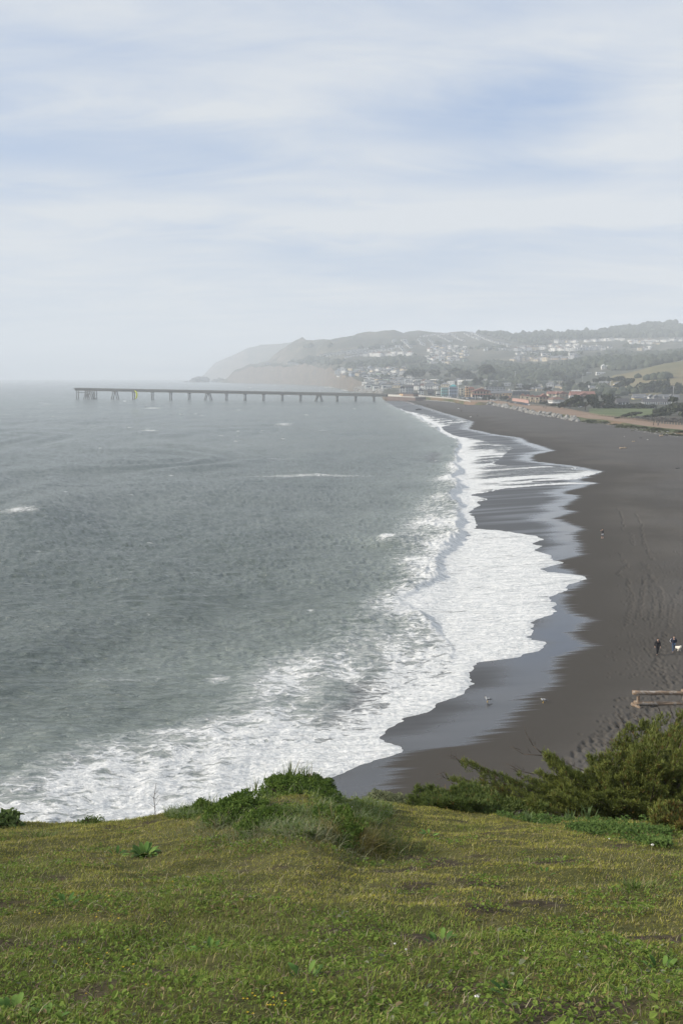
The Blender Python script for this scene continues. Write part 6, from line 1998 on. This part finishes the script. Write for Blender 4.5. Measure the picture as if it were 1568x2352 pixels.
def build_turf():
    parts = []
    n = 285000
    x, y = lawn_points(n, 2.9, 18.5, .95)
    m = 60000          # the turf goes on past both edges of the view, thinner
    y2 = 2.2 + 15 * RNG.random(m); x2 = (y2 * .36 + 1.1 + 3.2 * RNG.random(m)) * np.where(RNG.random(m) < .5, -1, 1)
    x = np.concatenate([x, x2]); y = np.concatenate([y, y2]); n += m
    keep = y < edge_y(x, y) + .5
    keep &= RNG.random(n) > bare_mask(x, y) * .92
    thin = fbm(x * 4.3 + 1, y * 4.3, 5, 2)
    keep &= RNG.random(n) < .45 + 1.1 * thin
    x = x[keep]; y = y[keep]; n = len(x)
    z = bluff_z(x, y)
    tuft = fbm(x * 2.6, y * 2.6, 2, 3)
    lush = sstep(.45, .7, fbm(x * .55 + 7, y * .55, 4, 3) + .22 * sstep(6.5, 3.5, y) - .10 * sstep(0, 3, x) * sstep(6, 9, y))
    H = RNG.uniform(.012, .030, n) * (0.55 + 1.2 * tuft) * (1 + .5 * lush) * (1 + .25 * sstep(9, 14, y))
    W = RNG.uniform(.0028, .0052, n) * (1 + .055 * y) * np.where(np.abs(x) > y * .36 + 1.1, 2.2, 1.0)
    lean = RNG.uniform(.2, 1.9, n)
    az = RNG.normal(.3, 1.5, n)
    r = RNG.random(n)
    c = mixcol((.225, .218, .042), (.130, .190, .034), np.clip(lush * .8 + RNG.normal(0, .18, n), 0, 1))
    dry = (r < .07 + .08 * (1 - lush))
    c[dry] = mixcol((.30, .24, .10), (.38, .33, .18), RNG.random(dry.sum()))
    red = (r > .965); c[red] = mixcol((.10, .06, .03), (.15, .085, .04), RNG.random(red.sum()))
    c *= (RNG.uniform(.70, 1.60, n) * (.55 + .9 * fbm(x * 5, y * 5, 1, 3)))[:, None]
    parts.append(blades(np.stack([x, y, z - .004], 1), H, W, lean, az, c, 2))
    # longer limp stems lying about
    n = 1300
    x, y = lawn_points(n, 2.9, 10, .7); z = bluff_z(x, y)
    c = mixcol((.19, .20, .07), (.46, .42, .26), RNG.random(n) ** .8)
    parts.append(blades(np.stack([x, y, z], 1), RNG.uniform(.04, .12, n), RNG.uniform(.003, .006, n), RNG.uniform(.8, 2.0, n), RNG.random(n) * 6.28, c, 4))
    V, F, C = join(parts)
    o = link('grass', fast_mesh('grass', V, F, {'col': C}), grass_m)
    tag(o, 'short olive green turf with worn patches on the bluff top', 'grass', kind='stuff')
    # broad-leaved weeds among the grass
    parts = []
    n = 80000
    x, y = lawn_points(n, 2.8, 12.5, .75)
    dn = fbm(x * 1.5 + 11, y * 1.5, 1, 3) * .65 + fbm(x * 4.5, y * 4.5, 7, 2) * .35 + .16 * sstep(6.2, 3.4, y) - .10 * sstep(6.5, 10, y) + .05 * sstep(0, -3, x)
    keep = dn > .525
    x = x[keep]; y = y[keep]; n = len(x)
    # gather them in little rosettes
    m = n // 5
    x[:m*4] = np.repeat(x[:m], 4) + RNG.normal(0, .028, m*4); y[:m*4] = np.repeat(y[:m], 4) + RNG.normal(0, .028, m*4)
    z = bluff_z(x, y) + RNG.uniform(.006, .045, n)
    nr = rnd_dirs(n) * .55 + np.array([-.15, -.05, 1.0]); nr /= np.linalg.norm(nr, axis=1, keepdims=True)
    size = RNG.uniform(.012, .031, n) * (1 + .5 * (RNG.random(n) < .12))
    asp = np.where(RNG.random(n) < .5, RNG.uniform(.5, .8, n), RNG.uniform(.22, .34, n))
    c = mixcol((.085, .140, .024), (.190, .260, .052), RNG.random(n)); gr = RNG.random(n) < .04
    c[gr] = mixcol((.15, .17, .10), (.22, .235, .15), RNG.random(gr.sum()))
    pale = RNG.random(n) < .05; c[pale] = mixcol((.20, .15, .07), (.27, .22, .12), RNG.random(pale.sum()))
    parts.append(leaves(np.stack([x, y, z], 1), nr, size, asp, c))
    V, F, C = join(parts)
    o = link('weeds', fast_mesh('weeds', V, F, {'col': C}), leaf_m)
    tag(o, 'low broad leaved weeds spread through the near turf', 'weeds', kind='stuff')
    # dead straw and bits of litter between the blades
    n = 3800
    x, y = lawn_points(n, 2.9, 12, .9); z = bluff_z(x, y) + RNG.uniform(.005, .03, n)
    c = mixcol((.16, .12, .08), (.36, .31, .22), RNG.random(n)); pk = RNG.random(n) < .2; c[pk] = mixcol((.20, .12, .10), (.30, .20, .17), RNG.random(pk.sum()))
    V, F, C = blades(np.stack([x, y, z], 1), RNG.uniform(.02, .09, n), RNG.uniform(.002, .005, n), np.full(n, 1.95), RNG.random(n) * 6.28, c, 2)
    o = link('dead_straw', fast_mesh('dead_straw', V, F, {'col': C}), grass_m)
    tag(o, 'dry straw and dead stems scattered over the turf', 'straw', kind='stuff')
build_turf()

# ------------------------------------------------------------------ plants along the rim
def clump(name, label, cat, px, py, n, H, W, spread, cols, lean=(.2, 1.4), group=None, seg=4, dry=.15, lift=0.0, y=None):
    h = bluff_hit(px, py) if y is None else None
    if h is None:
        yy = y if y is not None else 14.0
        x, z = at_y(px, py, yy); h = (float(x), yy, float(bluff_z(float(x), yy)) + lift)
    t = thing(name, label, cat, h, 0, group)
    r = np.abs(RNG.normal(0, spread, n)); a = RNG.random(n) * 6.28
    P = np.stack([np.cos(a) * r, np.sin(a) * r, np.zeros(n)], 1)
    P[:, 2] = bluff_z(P[:, 0] + h[0], P[:, 1] + h[1]) + lift - h[2] - .01
    c = mixcol(*cols, RNG.random(n)); d = RNG.random(n) < dry; c[d] = mixcol((.24, .20, .10), (.36, .31, .19), RNG.random(d.sum()))
    v, f, cc = blades(P, RNG.uniform(*H, n), RNG.uniform(*W, n), RNG.uniform(*lean, n), a + RNG.normal(0, .7, n), c, seg)
    if n <= 40:
        kv = 2 * (seg + 1); fr = f.reshape(seg, n, 4)
        for i in range(n):
            link('blade', fast_mesh('blade', v[i*kv:(i+1)*kv], fr[:, i] - i * kv, {'col': cc[i*kv:(i+1)*kv]}), grass_m, t)
    else:
        link('blades', fast_mesh('blades', v, f, {'col': cc}), grass_m, t)['kind'] = 'stuff'
    return t, h

GREEN = ((.070, .125, .026), (.160, .215, .050)); YELL = ((.21, .19, .05), (.32, .27, .09)); GREYG = ((.15, .18, .085), (.28, .29, .17))
# the mound: a leafy shrub dome with long grass growing through
def dome(name, label, cat, px, py, wpx, hpx, y, dpt, n, leaf, cols, asp=(.45, .75), z0=None, brown=.0, dense=1.0):
    """leaf-covered dome wpx wide, hpx high, its foot at (px, py), y metres ahead"""
    if y is None:
        h = bluff_hit(px, py); y = h[1]
    x, zb = at_y(px, py, y); x = float(x); k = math.hypot(y, 6.0) / FPX
    gz = float(bluff_z(x, y))
    zb = gz if z0 is None else float(zb)
    t = thing(name, label, cat, (x, y, zb))
    d = rnd_dirs(int(n * 1.9)); d = d[d[:, 2] > -.12][:n]; n = len(d)
    rr = .88 + .62 * (fbm(d[:, 0] * 2.6 + px, d[:, 1] * 2.6 + d[:, 2] * 3, 2, 4) - .5) * 2
    inn = 1 - .28 * RNG.random(n) ** 2.5
    P = d * (rr * inn)[:, None] * np.array([wpx * k / 2, dpt, hpx * k])
    nr = d + rnd_dirs(n) * .9; nr /= np.linalg.norm(nr, axis=1, keepdims=True)
    c = mixcol(*cols, np.clip(RNG.random(n) * .7 + .5 * (fbm(P[:, 0] * 6, P[:, 2] * 6 + P[:, 1] * 5, 3, 2) - .3), 0, 1))
    if brown:
        q = RNG.random(n) < brown; c[q] = mixcol((.14, .075, .03), (.20, .12, .05), RNG.random(q.sum()))
    v, f, cc = leaves(P, nr, RNG.uniform(*leaf, n), RNG.uniform(*asp, n), c)
    link('foliage', fast_mesh('foliage', v, f, {'col': cc}), leaf_m, t)['kind'] = 'stuff'
    def core(bm):
        bmesh.ops.create_icosphere(bm, subdivisions=3, radius=1.0)
        for q in bm.verts:
            q.co = Vector((q.co.x * wpx * k / 2 * .72, q.co.y * dpt * .72, max(q.co.z, -.3) * hpx * k * .68))
    cm = bm_mesh('stems', core); link('stems', cm, shade_m, t)  # solid dark core painting in the shade between the leaves
    return t
shade_m = simple_mat('shade_core', (.030, .030, .014), 1.0, .5, 14.0, .05)
DG = ((.045, .085, .015), (.125, .180, .034)); MG = ((.060, .115, .020), (.155, .220, .046))
dome('leafy_shrub', 'tall rounded dark green shrub on top of the mound at the bluff edge', 'shrub', 655, 1850, 112, 34, 13.5, .5, 8000, (.016, .031), MG)
dome('leafy_shrub', 'lower dark shrub on the right shoulder of the mound', 'shrub', 722, 1852, 96, 22, 13.6, .5, 6500, (.016, .031), ((.035, .070, .014), (.095, .14, .028)))
dome('leafy_shrub', 'spreading green shrub on the left flank of the mound', 'shrub', 550, 1876, 150, 20, None, .6, 5200, (.024, .045), MG)
dome('leafy_shrub', 'low bright green leafy patch in front of the mound', 'shrub', 640, 1900, 170, 13, None, .55, 5200, (.022, .040), MG)
dome('leafy_shrub', 'low green leafy patch at the right foot of the mound', 'shrub', 765, 1904, 130, 13, None, .55, 5000, (.022, .040), MG)
dome('leafy_shrub', 'small leafy shrub trailing left from the mound along the rim', 'shrub', 455, 1878, 90, 22, 13.6, .4, 2600, (.022, .040), MG)
dome('leafy_shrub', 'low grey green shrub on the rim right of the mound', 'shrub', 872, 1842, 80, 22, 16.6, .4, 2600, (.02, .036), GREYG)
dome('leafy_shrub', 'small grey green shrub at the rim just left of the low juniper', 'shrub', 915, 1850, 60, 18, 16.6, .35, 1800, (.02, .036), GREYG)
dome('twiggy_shrub', 'dry purplish twiggy bush between the two shrubs of the mound', 'shrub', 640, 1874, 84, 20, 12.9, .3, 420, (.03, .07), ((.12, .09, .085), (.22, .18, .165)), (.08, .14))
dome('leafy_shrub', 'dark green fleshy plant at the left edge of the picture', 'shrub', 14, 1916, 76, 30, 14.4, .3, 240, (.08, .15), ((.07, .12, .035), (.15, .20, .07)), (.35, .5))
dome('leafy_shrub', 'small dark leafy plant on the rim left of the straw tuft', 'shrub', 205, 1896, 60, 6, 14.6, .25, 500, (.02, .04), MG)
dome('leafy_shrub', 'dark leafy shrub covering the near face of the mound', 'shrub', 688, 1876, 180, 22, 12.8, .5, 6000, (.02, .038), MG)

for i, (px, py, n, H, sp, lab) in enumerate(((668, 1806, 70, (.14, .34), .12, 'tall upright grass blades on the very top of the mound'), (700, 1822, 40, (.12, .26), .10, 'grass blades just right of the mound top'), (588, 1836, 30, (.12, .30), .10, 'grass blades on the left shoulder of the mound'),
                                          (483, 1850, 26, (.10, .26), .12, 'grass blades standing on the rim left of the mound'), (420, 1862, 40, (.06, .18), .16, 'arching grass on the rim farther left of the mound'), (740, 1830, 24, (.08, .2), .12, 'thin grass on the right shoulder of the mound'),
                                          (866, 1834, 26, (.08, .2), .12, 'grass blades on the rim left of the grey green shrub'), (770, 1868, 40, (.08, .2), .12, 'yellowish grass right of the mound shrub'))):
    clump('grass_tuft', lab, 'grass tuft', px, py, n, H, (.008, .016), sp, GREEN, (.1, .9), y=13.4 if px < 760 else None, lift=.16 if px in (668, 700, 740) else .08 if px in (588, 483) else 0)
for px, py, n, H, sp, cols, lab in ((815, 1934, 1500, (.10, .24), .22, YELL, 'large yellowish tussock of soft grass below the mound'), (880, 1940, 500, (.07, .16), .22, GREEN, 'green grass patch in the shade right of the tussock'), (600, 1918, 420, (.08, .2), .35, GREYG, 'pale limp grass in front of the mound, left part'),
                                    (720, 1925, 420, (.08, .2), .35, GREYG, 'pale limp grass in front of the mound, right part'), (500, 1900, 420, (.07, .18), .4, GREYG, 'pale limp grass below the left flank of the mound'), (840, 1880, 360, (.06, .16), .4, GREEN, 'green grass behind the tussock'),
                                    (90, 1925, 300, (.05, .12), .3, GREEN, 'green grass beside the fleshy plant at left'), (1455, 2043, 260, (.05, .11), .22, GREEN, 'dark green grass patch at the right of the lawn')):
    clump('grass_tuft', lab, 'grass tuft', px, py, n, H, (.005, .011), sp, cols, (.3, 1.8))
# bare stem left of the mound
def stem(px, py, hpx, y, lab, side=5):
    x, z = at_y(px, py, y); x = float(x); z = float(bluff_z(x, y)); k = math.hypot(y, 6) / FPX
    t = thing('dry_stem', lab, 'plant', (x, y, z))
    link('stalk', bm_mesh('stalk', lambda bm: (bm_tube(bm, (0, 0, -.05), (-.02, 0, hpx*k*.55), .006, .005, 5), bm_tube(bm, (-.02, 0, hpx*k*.55), (.02, 0, hpx*k), .005, .003, 5))), bark_m, t)
    for i in range(side):
        a = random.uniform(0, 6.28); h0 = hpx*k*random.uniform(.25, .8)
        link('twig', bm_mesh('twig', lambda bm: bm_tube(bm, (0, 0, h0), (math.cos(a)*.09, math.sin(a)*.09, h0 + .09), .0035, .002, 4)), bark_m, t)
stem(358, 1872, 78, 14.2, 'single bare branching stem standing on the rim left of the mound')
stem(1023, 1808, 40, 16.5, 'pale dry seed stalk beside the low juniper', 2)

# dock plant in the middle of the lawn
def rosette(px, py, n, L, lab, cols, asp=(.28, .38), wide=.16):
    h = bluff_hit(px, py)
    t = thing('dock_plant', lab, 'plant', h)
    me = None
    for i in range(n):
        a = i * 2.4 + random.uniform(-.4, .4); el = random.uniform(.25, 1.25); l = random.uniform(.6, 1.0) * L
        def f(bm):
            d = Vector((math.cos(a), math.sin(a), 0)); s = Vector((-d.y, d.x, 0)); w = l * random.uniform(*asp) * .5
            prev = None
            for j in range(7):
                q = j / 6; e = el * (1 - .9 * q)
                c = d * (wide * .3 + l * q * math.cos(el) ** .5) + Vector((0, 0, l * q * math.sin(el) - .35 * l * q * q))
                ww = w * math.sin(math.pi * min(1, q * .93 + .06)) ** .7
                und = .12 * w * math.sin(j * 2.3 + i)
                row = [bm.verts.new(c - s * ww + Vector((0, 0, .18 * ww + und))), bm.verts.new(c), bm.verts.new(c + s * ww + Vector((0, 0, .18 * ww - und)))]
                if prev:
                    for k in range(2): bm.faces.new((prev[k], prev[k+1], row[k+1], row[k])).smooth = True
                prev = row
        link('leaf', bm_mesh('leaf', f), cols[i % len(cols)], t)
    return t
lf = [simple_mat('dock_leaf_%s' % n, c, .7, .3, 9.0, .15) for n, c in (('dark', (.050, .105, .022)), ('mid', (.080, .150, .032)), ('bright', (.120, .195, .042)))]
rosette(332, 1966, 56, .155, 'large leafy dock plant standing alone in the left of the lawn', lf)
rosette(268, 1966, 9, .12, 'small dock plant just left of the large one', lf)
rosette(985, 1922, 12, .13, 'small broad leaved plant on the lawn right of the tussock', lf)
rosette(28, 2330, 20, .085, 'bright broad leaved plant in the bottom left corner', lf[1:], (.3, .42))
rosette(100, 2348, 14, .07, 'broad leaved plant at the bottom edge near the left corner', lf[1:], (.3, .42))
rosette(1250, 2010, 7, .07, 'tiny broad leaved plant on the open lawn', lf)
for px, py, lab in ((1520, 2235, 'leafy weed plant near the lower right of the lawn'), (1180, 2290, 'leafy weed plant near the bottom right of the lawn'), (700, 2250, 'leafy weed plant low in the middle of the lawn'), (150, 2080, 'leafy weed plant in the left of the lawn'),
                    (480, 2190, 'leafy weed plant left of the lower middle of the lawn'), (1010, 2170, 'leafy weed plant in the right half of the lawn')):
    rosette(px, py, 12, .09, lab, lf)

# white flowers and scraps on the lawn, tiny yellow flowers
wf = simple_mat('white_petal', (.78, .76, .72), .7, .05)
for px, py, s, lab in ((1497, 1949, .035, 'white flower at the right foot of the juniper'), (1398, 1933, .02, 'small white flower in the clover below the juniper'), (1094, 2307, .022, 'crumpled white scrap near the bottom of the lawn'), (906, 2180, .014, 'white scrap in the middle right of the lawn'),
                       (932, 2195, .012, 'tiny white scrap right of the larger white one'), (778, 1854, .03, 'white flower at the foot of the mound, left of a group'), (808, 1858, .022, 'white flower at the foot of the mound, second from the left'), (866, 1846, .024, 'white flower on the rim right of the mound'),
                       (1331, 2200, .010, 'tiny white scrap in the right half of the lawn'), (1204, 2196, .012, 'white scrap left of the tiny one in the right half')):
    s *= .42
    h = bluff_hit(px, py)
    if h is None: continue
    t = thing('white_flower', lab, 'flower', (h[0], h[1], h[2] + .02))
    for i in range(5):
        a = i * 1.2566
        o = link('petal', bm_mesh('petal', lambda bm: bm_tube(bm, (0, 0, .004), (math.cos(a) * s, math.sin(a) * s, .012 + s * .5), s * .22, s * .38, 6)), wf, t)
yf = simple_mat('yellow_petal', (.62, .45, .03), .7, .1)
def yellow():
    V = []; F = []
    cs = [(random.gauss(250, 90), random.gauss(2150, 70)) for _ in range(26)] + [(random.gauss(760, 60), random.gauss(2040, 30)) for _ in range(10)] + [(random.gauss(600, 60), random.gauss(2320, 20)) for _ in range(14)]
    o = 0
    for px, py in cs:
        h = bluff_hit(px, min(py, 2350))
        if h is None: continue
        r = random.uniform(.004, .008)
        for k in range(5):
            a = k * 1.2566
            V += [(h[0], h[1], h[2] + .035), (h[0] + math.cos(a) * r, h[1] + math.sin(a) * r, h[2] + .04), (h[0] + math.cos(a + .8) * r, h[1] + math.sin(a + .8) * r, h[2] + .04)]
            F.append((o, o + 1, o + 2)); o += 3
    x = link('yellow_flowers', fast_mesh('yellow_flowers', np.array(V), np.array(F)), yf)
    tag(x, 'tiny yellow flowers dotted through the left of the turf', 'flowers', kind='stuff')
yellow()

# ------------------------------------------------------------------ juniper / cypress thicket at right
jun_m = leafy_mat('juniper_spray', .65, .2, .25)
def juniper(label, name, foot, tips, ntuft, tl=.075, y_foot=18.0, brown=.05, cols=((.026, .054, .013), (.205, .230, .050)), fan=.34, bare=()):
    """branches run from a foot to tips given as (px, py, metres ahead); tufts of upright sprays line them"""
    fx, fz = at_y(foot[0], foot[1], foot[2]); base = Vector((float(fx), foot[2], float(fz)))
    t = thing(name, label, 'shrub', base)
    wood = bmesh.new()
    axes = []
    for tip in tips:
        px, py, y = tip[:3]
        x, z = at_y(px, py, y); q = Vector((float(x), y, float(z))) - base
        ctrl = q * .5 + Vector((0, random.uniform(-.3, .3), -.10 * q.length))
        pts = [Vector((0, 0, 0)) * (1 - f) ** 2 + ctrl * 2 * f * (1 - f) + q * f * f for f in np.linspace(0, 1, 12)]
        for i in range(11):
            bm_tube(wood, pts[i], pts[i+1], .022 * (1 - i / 11.5) + .004, .022 * (1 - (i + 1) / 11.5) + .004, 5, cap=False)
        axes.append((pts, tip[3] if len(tip) > 3 else .25))
    for px0, py0, px1, py1, y in bare:        # leafless twigs
        a, b = at_y(px0, py0, y), at_y(px1, py1, y)
        p = Vector((float(a[0]), y, float(a[1]))) - base; q = Vector((float(b[0]), y, float(b[1]))) - base
        m = (p + q) / 2 + Vector((random.gauss(0, .04), 0, random.gauss(0, .04)))
        bm_tube(wood, p, m, .009, .006, 5); bm_tube(wood, m, q, .006, .002, 5)
        for _ in range(4):
            f = random.uniform(.3, .9); c = p.lerp(q, f)
            bm_tube(wood, c, c + (q - p).normalized() * .12 + Vector((random.gauss(0, .07), 0, random.gauss(.03, .06))), .004, .0015, 4)
    me = bpy.data.meshes.new('branches'); wood.to_mesh(me); wood.free()
    link('branches', me, bark_m, t)
    per = ntuft // len(axes)
    P = []; D = []; Tn = []; B = []
    for pts, st in axes:
        arr = np.array([p[:] for p in pts]); d_end = arr[-1] - arr[-4]; L = np.linalg.norm(d_end) + 1e-6; dirn = d_end / L
        nc = max(4, per // 14); kk = RNG.integers(0, nc, per)
        f = np.clip((st + (1 - st) * RNG.random(nc) ** .8)[kk] + RNG.normal(0, .03, per), 0, 1)
        idx = f * 11; i0 = np.clip(idx.astype(int), 0, 10); c = arr[i0] + (arr[i0 + 1] - arr[i0]) * (idx - i0)[:, None]
        side = np.cross(dirn, [0, 0, 1]); side /= np.linalg.norm(side) + 1e-6
        wid = fan * (1.08 - f) ** .55
        u = RNG.normal(0, .6, nc)[kk] * wid + RNG.normal(0, .05, per)
        off = side[None, :] * u[:, None] + np.array([0, 0, 1]) * (RNG.normal(.02, .016, nc)[kk] + RNG.normal(0, .022, per) - np.abs(u) * .15)[:, None] - dirn[None, :] * (np.abs(u) * .5)[:, None]
        P.append(c + off); D.append(np.repeat(dirn[None], per, 0) * .55 + side[None] * (u * 1.2)[:, None] + np.array([0, 0, .48])); Tn.append(f); B.append(np.full(per, RNG.random()))
    P = np.concatenate(P); D = np.concatenate(D); Tn = np.concatenate(Tn); B = np.concatenate(B)
    D += RNG.normal(0, .25, D.shape); D /= np.linalg.norm(D, axis=1, keepdims=True)
    n = len(P)
    VV = []; CC = []
    brn = RNG.random(n) < brown * (0.4 + 1.2 * (vnoise(P[:, 0] * 2 + 5, P[:, 2] * 2, 1)))
    for j in range(6):
        dj = D + RNG.normal(0, .42, (n, 3)); dj /= np.linalg.norm(dj, axis=1, keepdims=True)
        s = np.cross(dj, rnd_dirs(n)); s /= np.linalg.norm(s, axis=1, keepdims=True) + 1e-9
        l = RNG.uniform(.55, 1.15, n)[:, None] * tl; w = .0105
        p0 = P + RNG.normal(0, .012, (n, 3))
        VV.append(np.stack([p0 - s*w*.5, p0 + s*w*.5, p0 + dj*l*.65 + s*w*.6, p0 + dj*l], 1))
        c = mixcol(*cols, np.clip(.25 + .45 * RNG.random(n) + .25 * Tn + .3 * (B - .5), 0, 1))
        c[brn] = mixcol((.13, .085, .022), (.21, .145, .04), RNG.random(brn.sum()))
        CC.append((c[:, None, :] * np.array([.65, .65, 1.0, 1.25])[None, :, None]).reshape(-1, 3))  # paler new growth, with lit tips and shaded bases painted into the colour
    V = np.concatenate([v.reshape(-1, 3) for v in VV]); C = np.concatenate(CC)
    m = len(V) // 4; b0 = np.arange(m)[:, None] * 4
    F = b0 + np.array([[0, 1, 2, 3]])
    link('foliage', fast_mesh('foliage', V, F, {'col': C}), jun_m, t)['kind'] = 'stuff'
    return t

def main_juniper():
    tips = [(1018, 1786, 17.0, .2), (1058, 1751, 17.3, .55), (1050, 1800, 16.8, .3), (1100, 1790, 17.2), (1150, 1806, 16.9), (1190, 1782, 17.4), (1228, 1776, 17.6), (1246, 1728, 17.8, .6), (1262, 1748, 17.8, .55),
            (1290, 1772, 17.4), (1318, 1776, 17.2), (1345, 1768, 17.5), (1352, 1736, 17.9), (1378, 1728, 18.0), (1410, 1726, 18.1), (1452, 1722, 18.2), (1430, 1684, 18.5, .45), (1446, 1668, 18.6), (1474, 1656, 18.7),
            (1510, 1636, 18.8), (1542, 1640, 18.8), (1570, 1632, 18.9), (1600, 1640, 18.8), (1470, 1700, 18.2), (1500, 1680, 18.4), (1540, 1680, 18.3), (1580, 1690, 18.2)]
    for i in range(76):      # the body of the thicket, nearer layers lower down
        px = random.uniform(1170, 1780); f = (i % 5 + random.uniform(.1, .4)) / 5
        top = np.interp(px, [1150, 1230, 1345, 1420, 1480, 1600], [1808, 1790, 1772, 1726, 1672, 1650]); bot = np.interp(px, [1150, 1280, 1370, 1490, 1600], [1846, 1856, 1860, 1880, 1900])
        py = top + (bot - top) * f
        tips.append((px, py, 17.9 - 2.6 * f + random.uniform(-.3, .3), .3))
    bare = [(1243, 1735, 1177, 1718, 17.8), (1243, 1730, 1204, 1680, 17.8), (1056, 1752, 1032, 1733, 17.3), (1430, 1684, 1406, 1657, 18.5), (1440, 1676, 1420, 1640, 18.5), (1500, 1650, 1478, 1640, 18.7), (1200, 1790, 1178, 1760, 17.5), (1225, 1778, 1160, 1752, 17.6), (1465, 1660, 1452, 1640, 18.7),
            (1520, 1650, 1505, 1618, 18.8), (1545, 1650, 1535, 1620, 18.8), (1030, 1790, 1002, 1778, 17.0), (1340, 1770, 1300, 1752, 17.6), (1405, 1725, 1385, 1700, 18.0)]
    juniper('large windswept juniper thicket reaching left from the right edge of the picture', 'juniper_bush', (1470, 1872, 17.0), tips, 36000, .080, bare=bare, fan=.55)
    tips = [(935, 1834, 16.2), (955, 1815, 16.3), (985, 1812, 16.4), (1010, 1816, 16.3), (1040, 1814, 16.3), (1060, 1808, 16.4), (1090, 1802, 16.5), (1118, 1812, 16.3), (1138, 1828, 16.0), (1120, 1848, 15.6), (1085, 1850, 15.4), (1050, 1846, 15.4), (1015, 1846, 15.5), (975, 1840, 15.8), (1180, 1842, 15.8), (1220, 1850, 15.6), (1260, 1856, 15.4)]
    juniper('low dark juniper mat on the rim left of the large thicket', 'juniper_mat', (1075, 1864, 15.6), tips, 9000, .07, fan=.45, brown=.03, cols=((.026, .058, .014), (.14, .18, .040)))
    tips = [(1492, 1868, 12.6), (1510, 1858, 12.8), (1540, 1852, 12.9), (1572, 1850, 12.9), (1600, 1860, 12.8), (1488, 1890, 12.2), (1500, 1912, 11.9), (1525, 1925, 11.7), (1550, 1945, 11.5), (1580, 1950, 11.4), (1530, 1890, 12.2), (1565, 1900, 12.0), (1600, 1920, 11.9), (1545, 1915, 11.8)]
    juniper('brownish juniper bush in front of the thicket at the right edge', 'juniper_bush', (1575, 1935, 12.2), tips, 5600, .065, fan=.36, brown=.34)
main_juniper()

# leafy ground cover: bright clover under the thicket, rank green growth over the mound
def cover(name, label, n, xs, ups, los, hgt, cols, size, grassy=0):
    px = xs[0] + (xs[-1] - xs[0]) * RNG.random(n)
    up = np.interp(px, xs, ups); lo = np.interp(px, xs, los)
    py = up + (lo - up) * RNG.random(n)
    gx = np.linspace(xs[0] - 5, xs[-1] + 5, 44); gy = np.linspace(min(ups) - 4, max(los) + 4, 26)
    H = np.array([[bluff_hit(a, b) or (np.nan,) * 3 for b in gy] for a in gx])
    H[np.abs(H[:, :, 1]) > 18] = np.nan
    i = np.clip(np.searchsorted(gx, px) - 1, 0, 42); j = np.clip(np.searchsorted(gy, py) - 1, 0, 24)
    fu = ((px - gx[i]) / (gx[1] - gx[0]))[:, None]; fv = ((py - gy[j]) / (gy[1] - gy[0]))[:, None]
    P = (H[i, j] * (1 - fu) + H[i + 1, j] * fu) * (1 - fv) + (H[i, j + 1] * (1 - fu) + H[i + 1, j + 1] * fu) * fv
    P = P[~np.isnan(P).any(1)]
    P = P[RNG.random(len(P)) < sstep(.30, .58, fbm(P[:, 0] * 1.8 + 4, P[:, 1] * 1.8, 5, 3))]
    n = len(P)
    P[:, 2] = bluff_z(P[:, 0], P[:, 1]) + RNG.random(n) ** .7 * hgt * (.3 + 1.2 * fbm(P[:, 0] * 3, P[:, 1] * 3, 2, 2))
    nr = rnd_dirs(n) * .7 + np.array([-.2, -.2, 1]); nr /= np.linalg.norm(nr, axis=1, keepdims=True)
    c = mixcol(*cols, np.clip(RNG.random(n) * .6 + .7 * (fbm(P[:, 0] * 2, P[:, 1] * 2, 3, 2) - .25), 0, 1))
    parts = [leaves(P, nr, RNG.uniform(*size, n), RNG.uniform(.6, .95, n), c)]
    o = link(name, fast_mesh(name, *parts[0][:2], {'col': parts[0][2]}), leaf_m)
    tag(o, label, 'ground cover', kind='stuff')
    if grassy:
        k = RNG.integers(0, n, grassy)
        Q = P[k] * 1.0; Q[:, 2] = bluff_z(Q[:, 0], Q[:, 1])
        c = mixcol((.10, .16, .05), (.30, .32, .18), RNG.random(grassy) ** 1.5)
        v, f, cc = blades(Q, RNG.uniform(.06, .20, grassy), RNG.uniform(.005, .011, grassy), RNG.uniform(.4, 1.9, grassy), RNG.random(grassy) * 6.28, c, 4)
        o = link('rank_grass', fast_mesh('rank_grass', v, f, {'col': cc}), grass_m)
        tag(o, 'limp pale and green grass growing through the cover on the mound', 'grass', kind='stuff')
cover('clover', 'green clover and mallow leaves under the juniper', 11000, [1140, 1250, 1371, 1490, 1540], [1858, 1862, 1864, 1880, 1915], [1876, 1900, 1922, 1946, 1952], .085, ((.048, .095, .020), (.120, .180, .046)), (.022, .042))
cover('mound_cover', 'rank green leaves covering the mound and trailing left along the rim', 19000, [380, 460, 540, 600, 660, 760, 850, 900], [1868, 1850, 1832, 1820, 1815, 1822, 1840, 1860], [1878, 1892, 1908, 1918, 1926, 1926, 1912, 1876], .065, ((.065, .110, .020), (.180, .220, .046)), (.020, .038), 3400)
for k, (px, py, lab) in enumerate(((1215, 1868, 'upright broad grass blades at the left end of the clover'), (1310, 1876, 'pale green broad blades in the middle of the clover'), (1345, 1878, 'pale broad leaves right of the middle of the clover'))):
    clump('blade_plant', lab, 'plant', px, py, 16, (.12, .24), (.018, .035), .07, ((.09, .14, .05), (.16, .22, .09)), (.2, 1.0), seg=4, dry=.0)
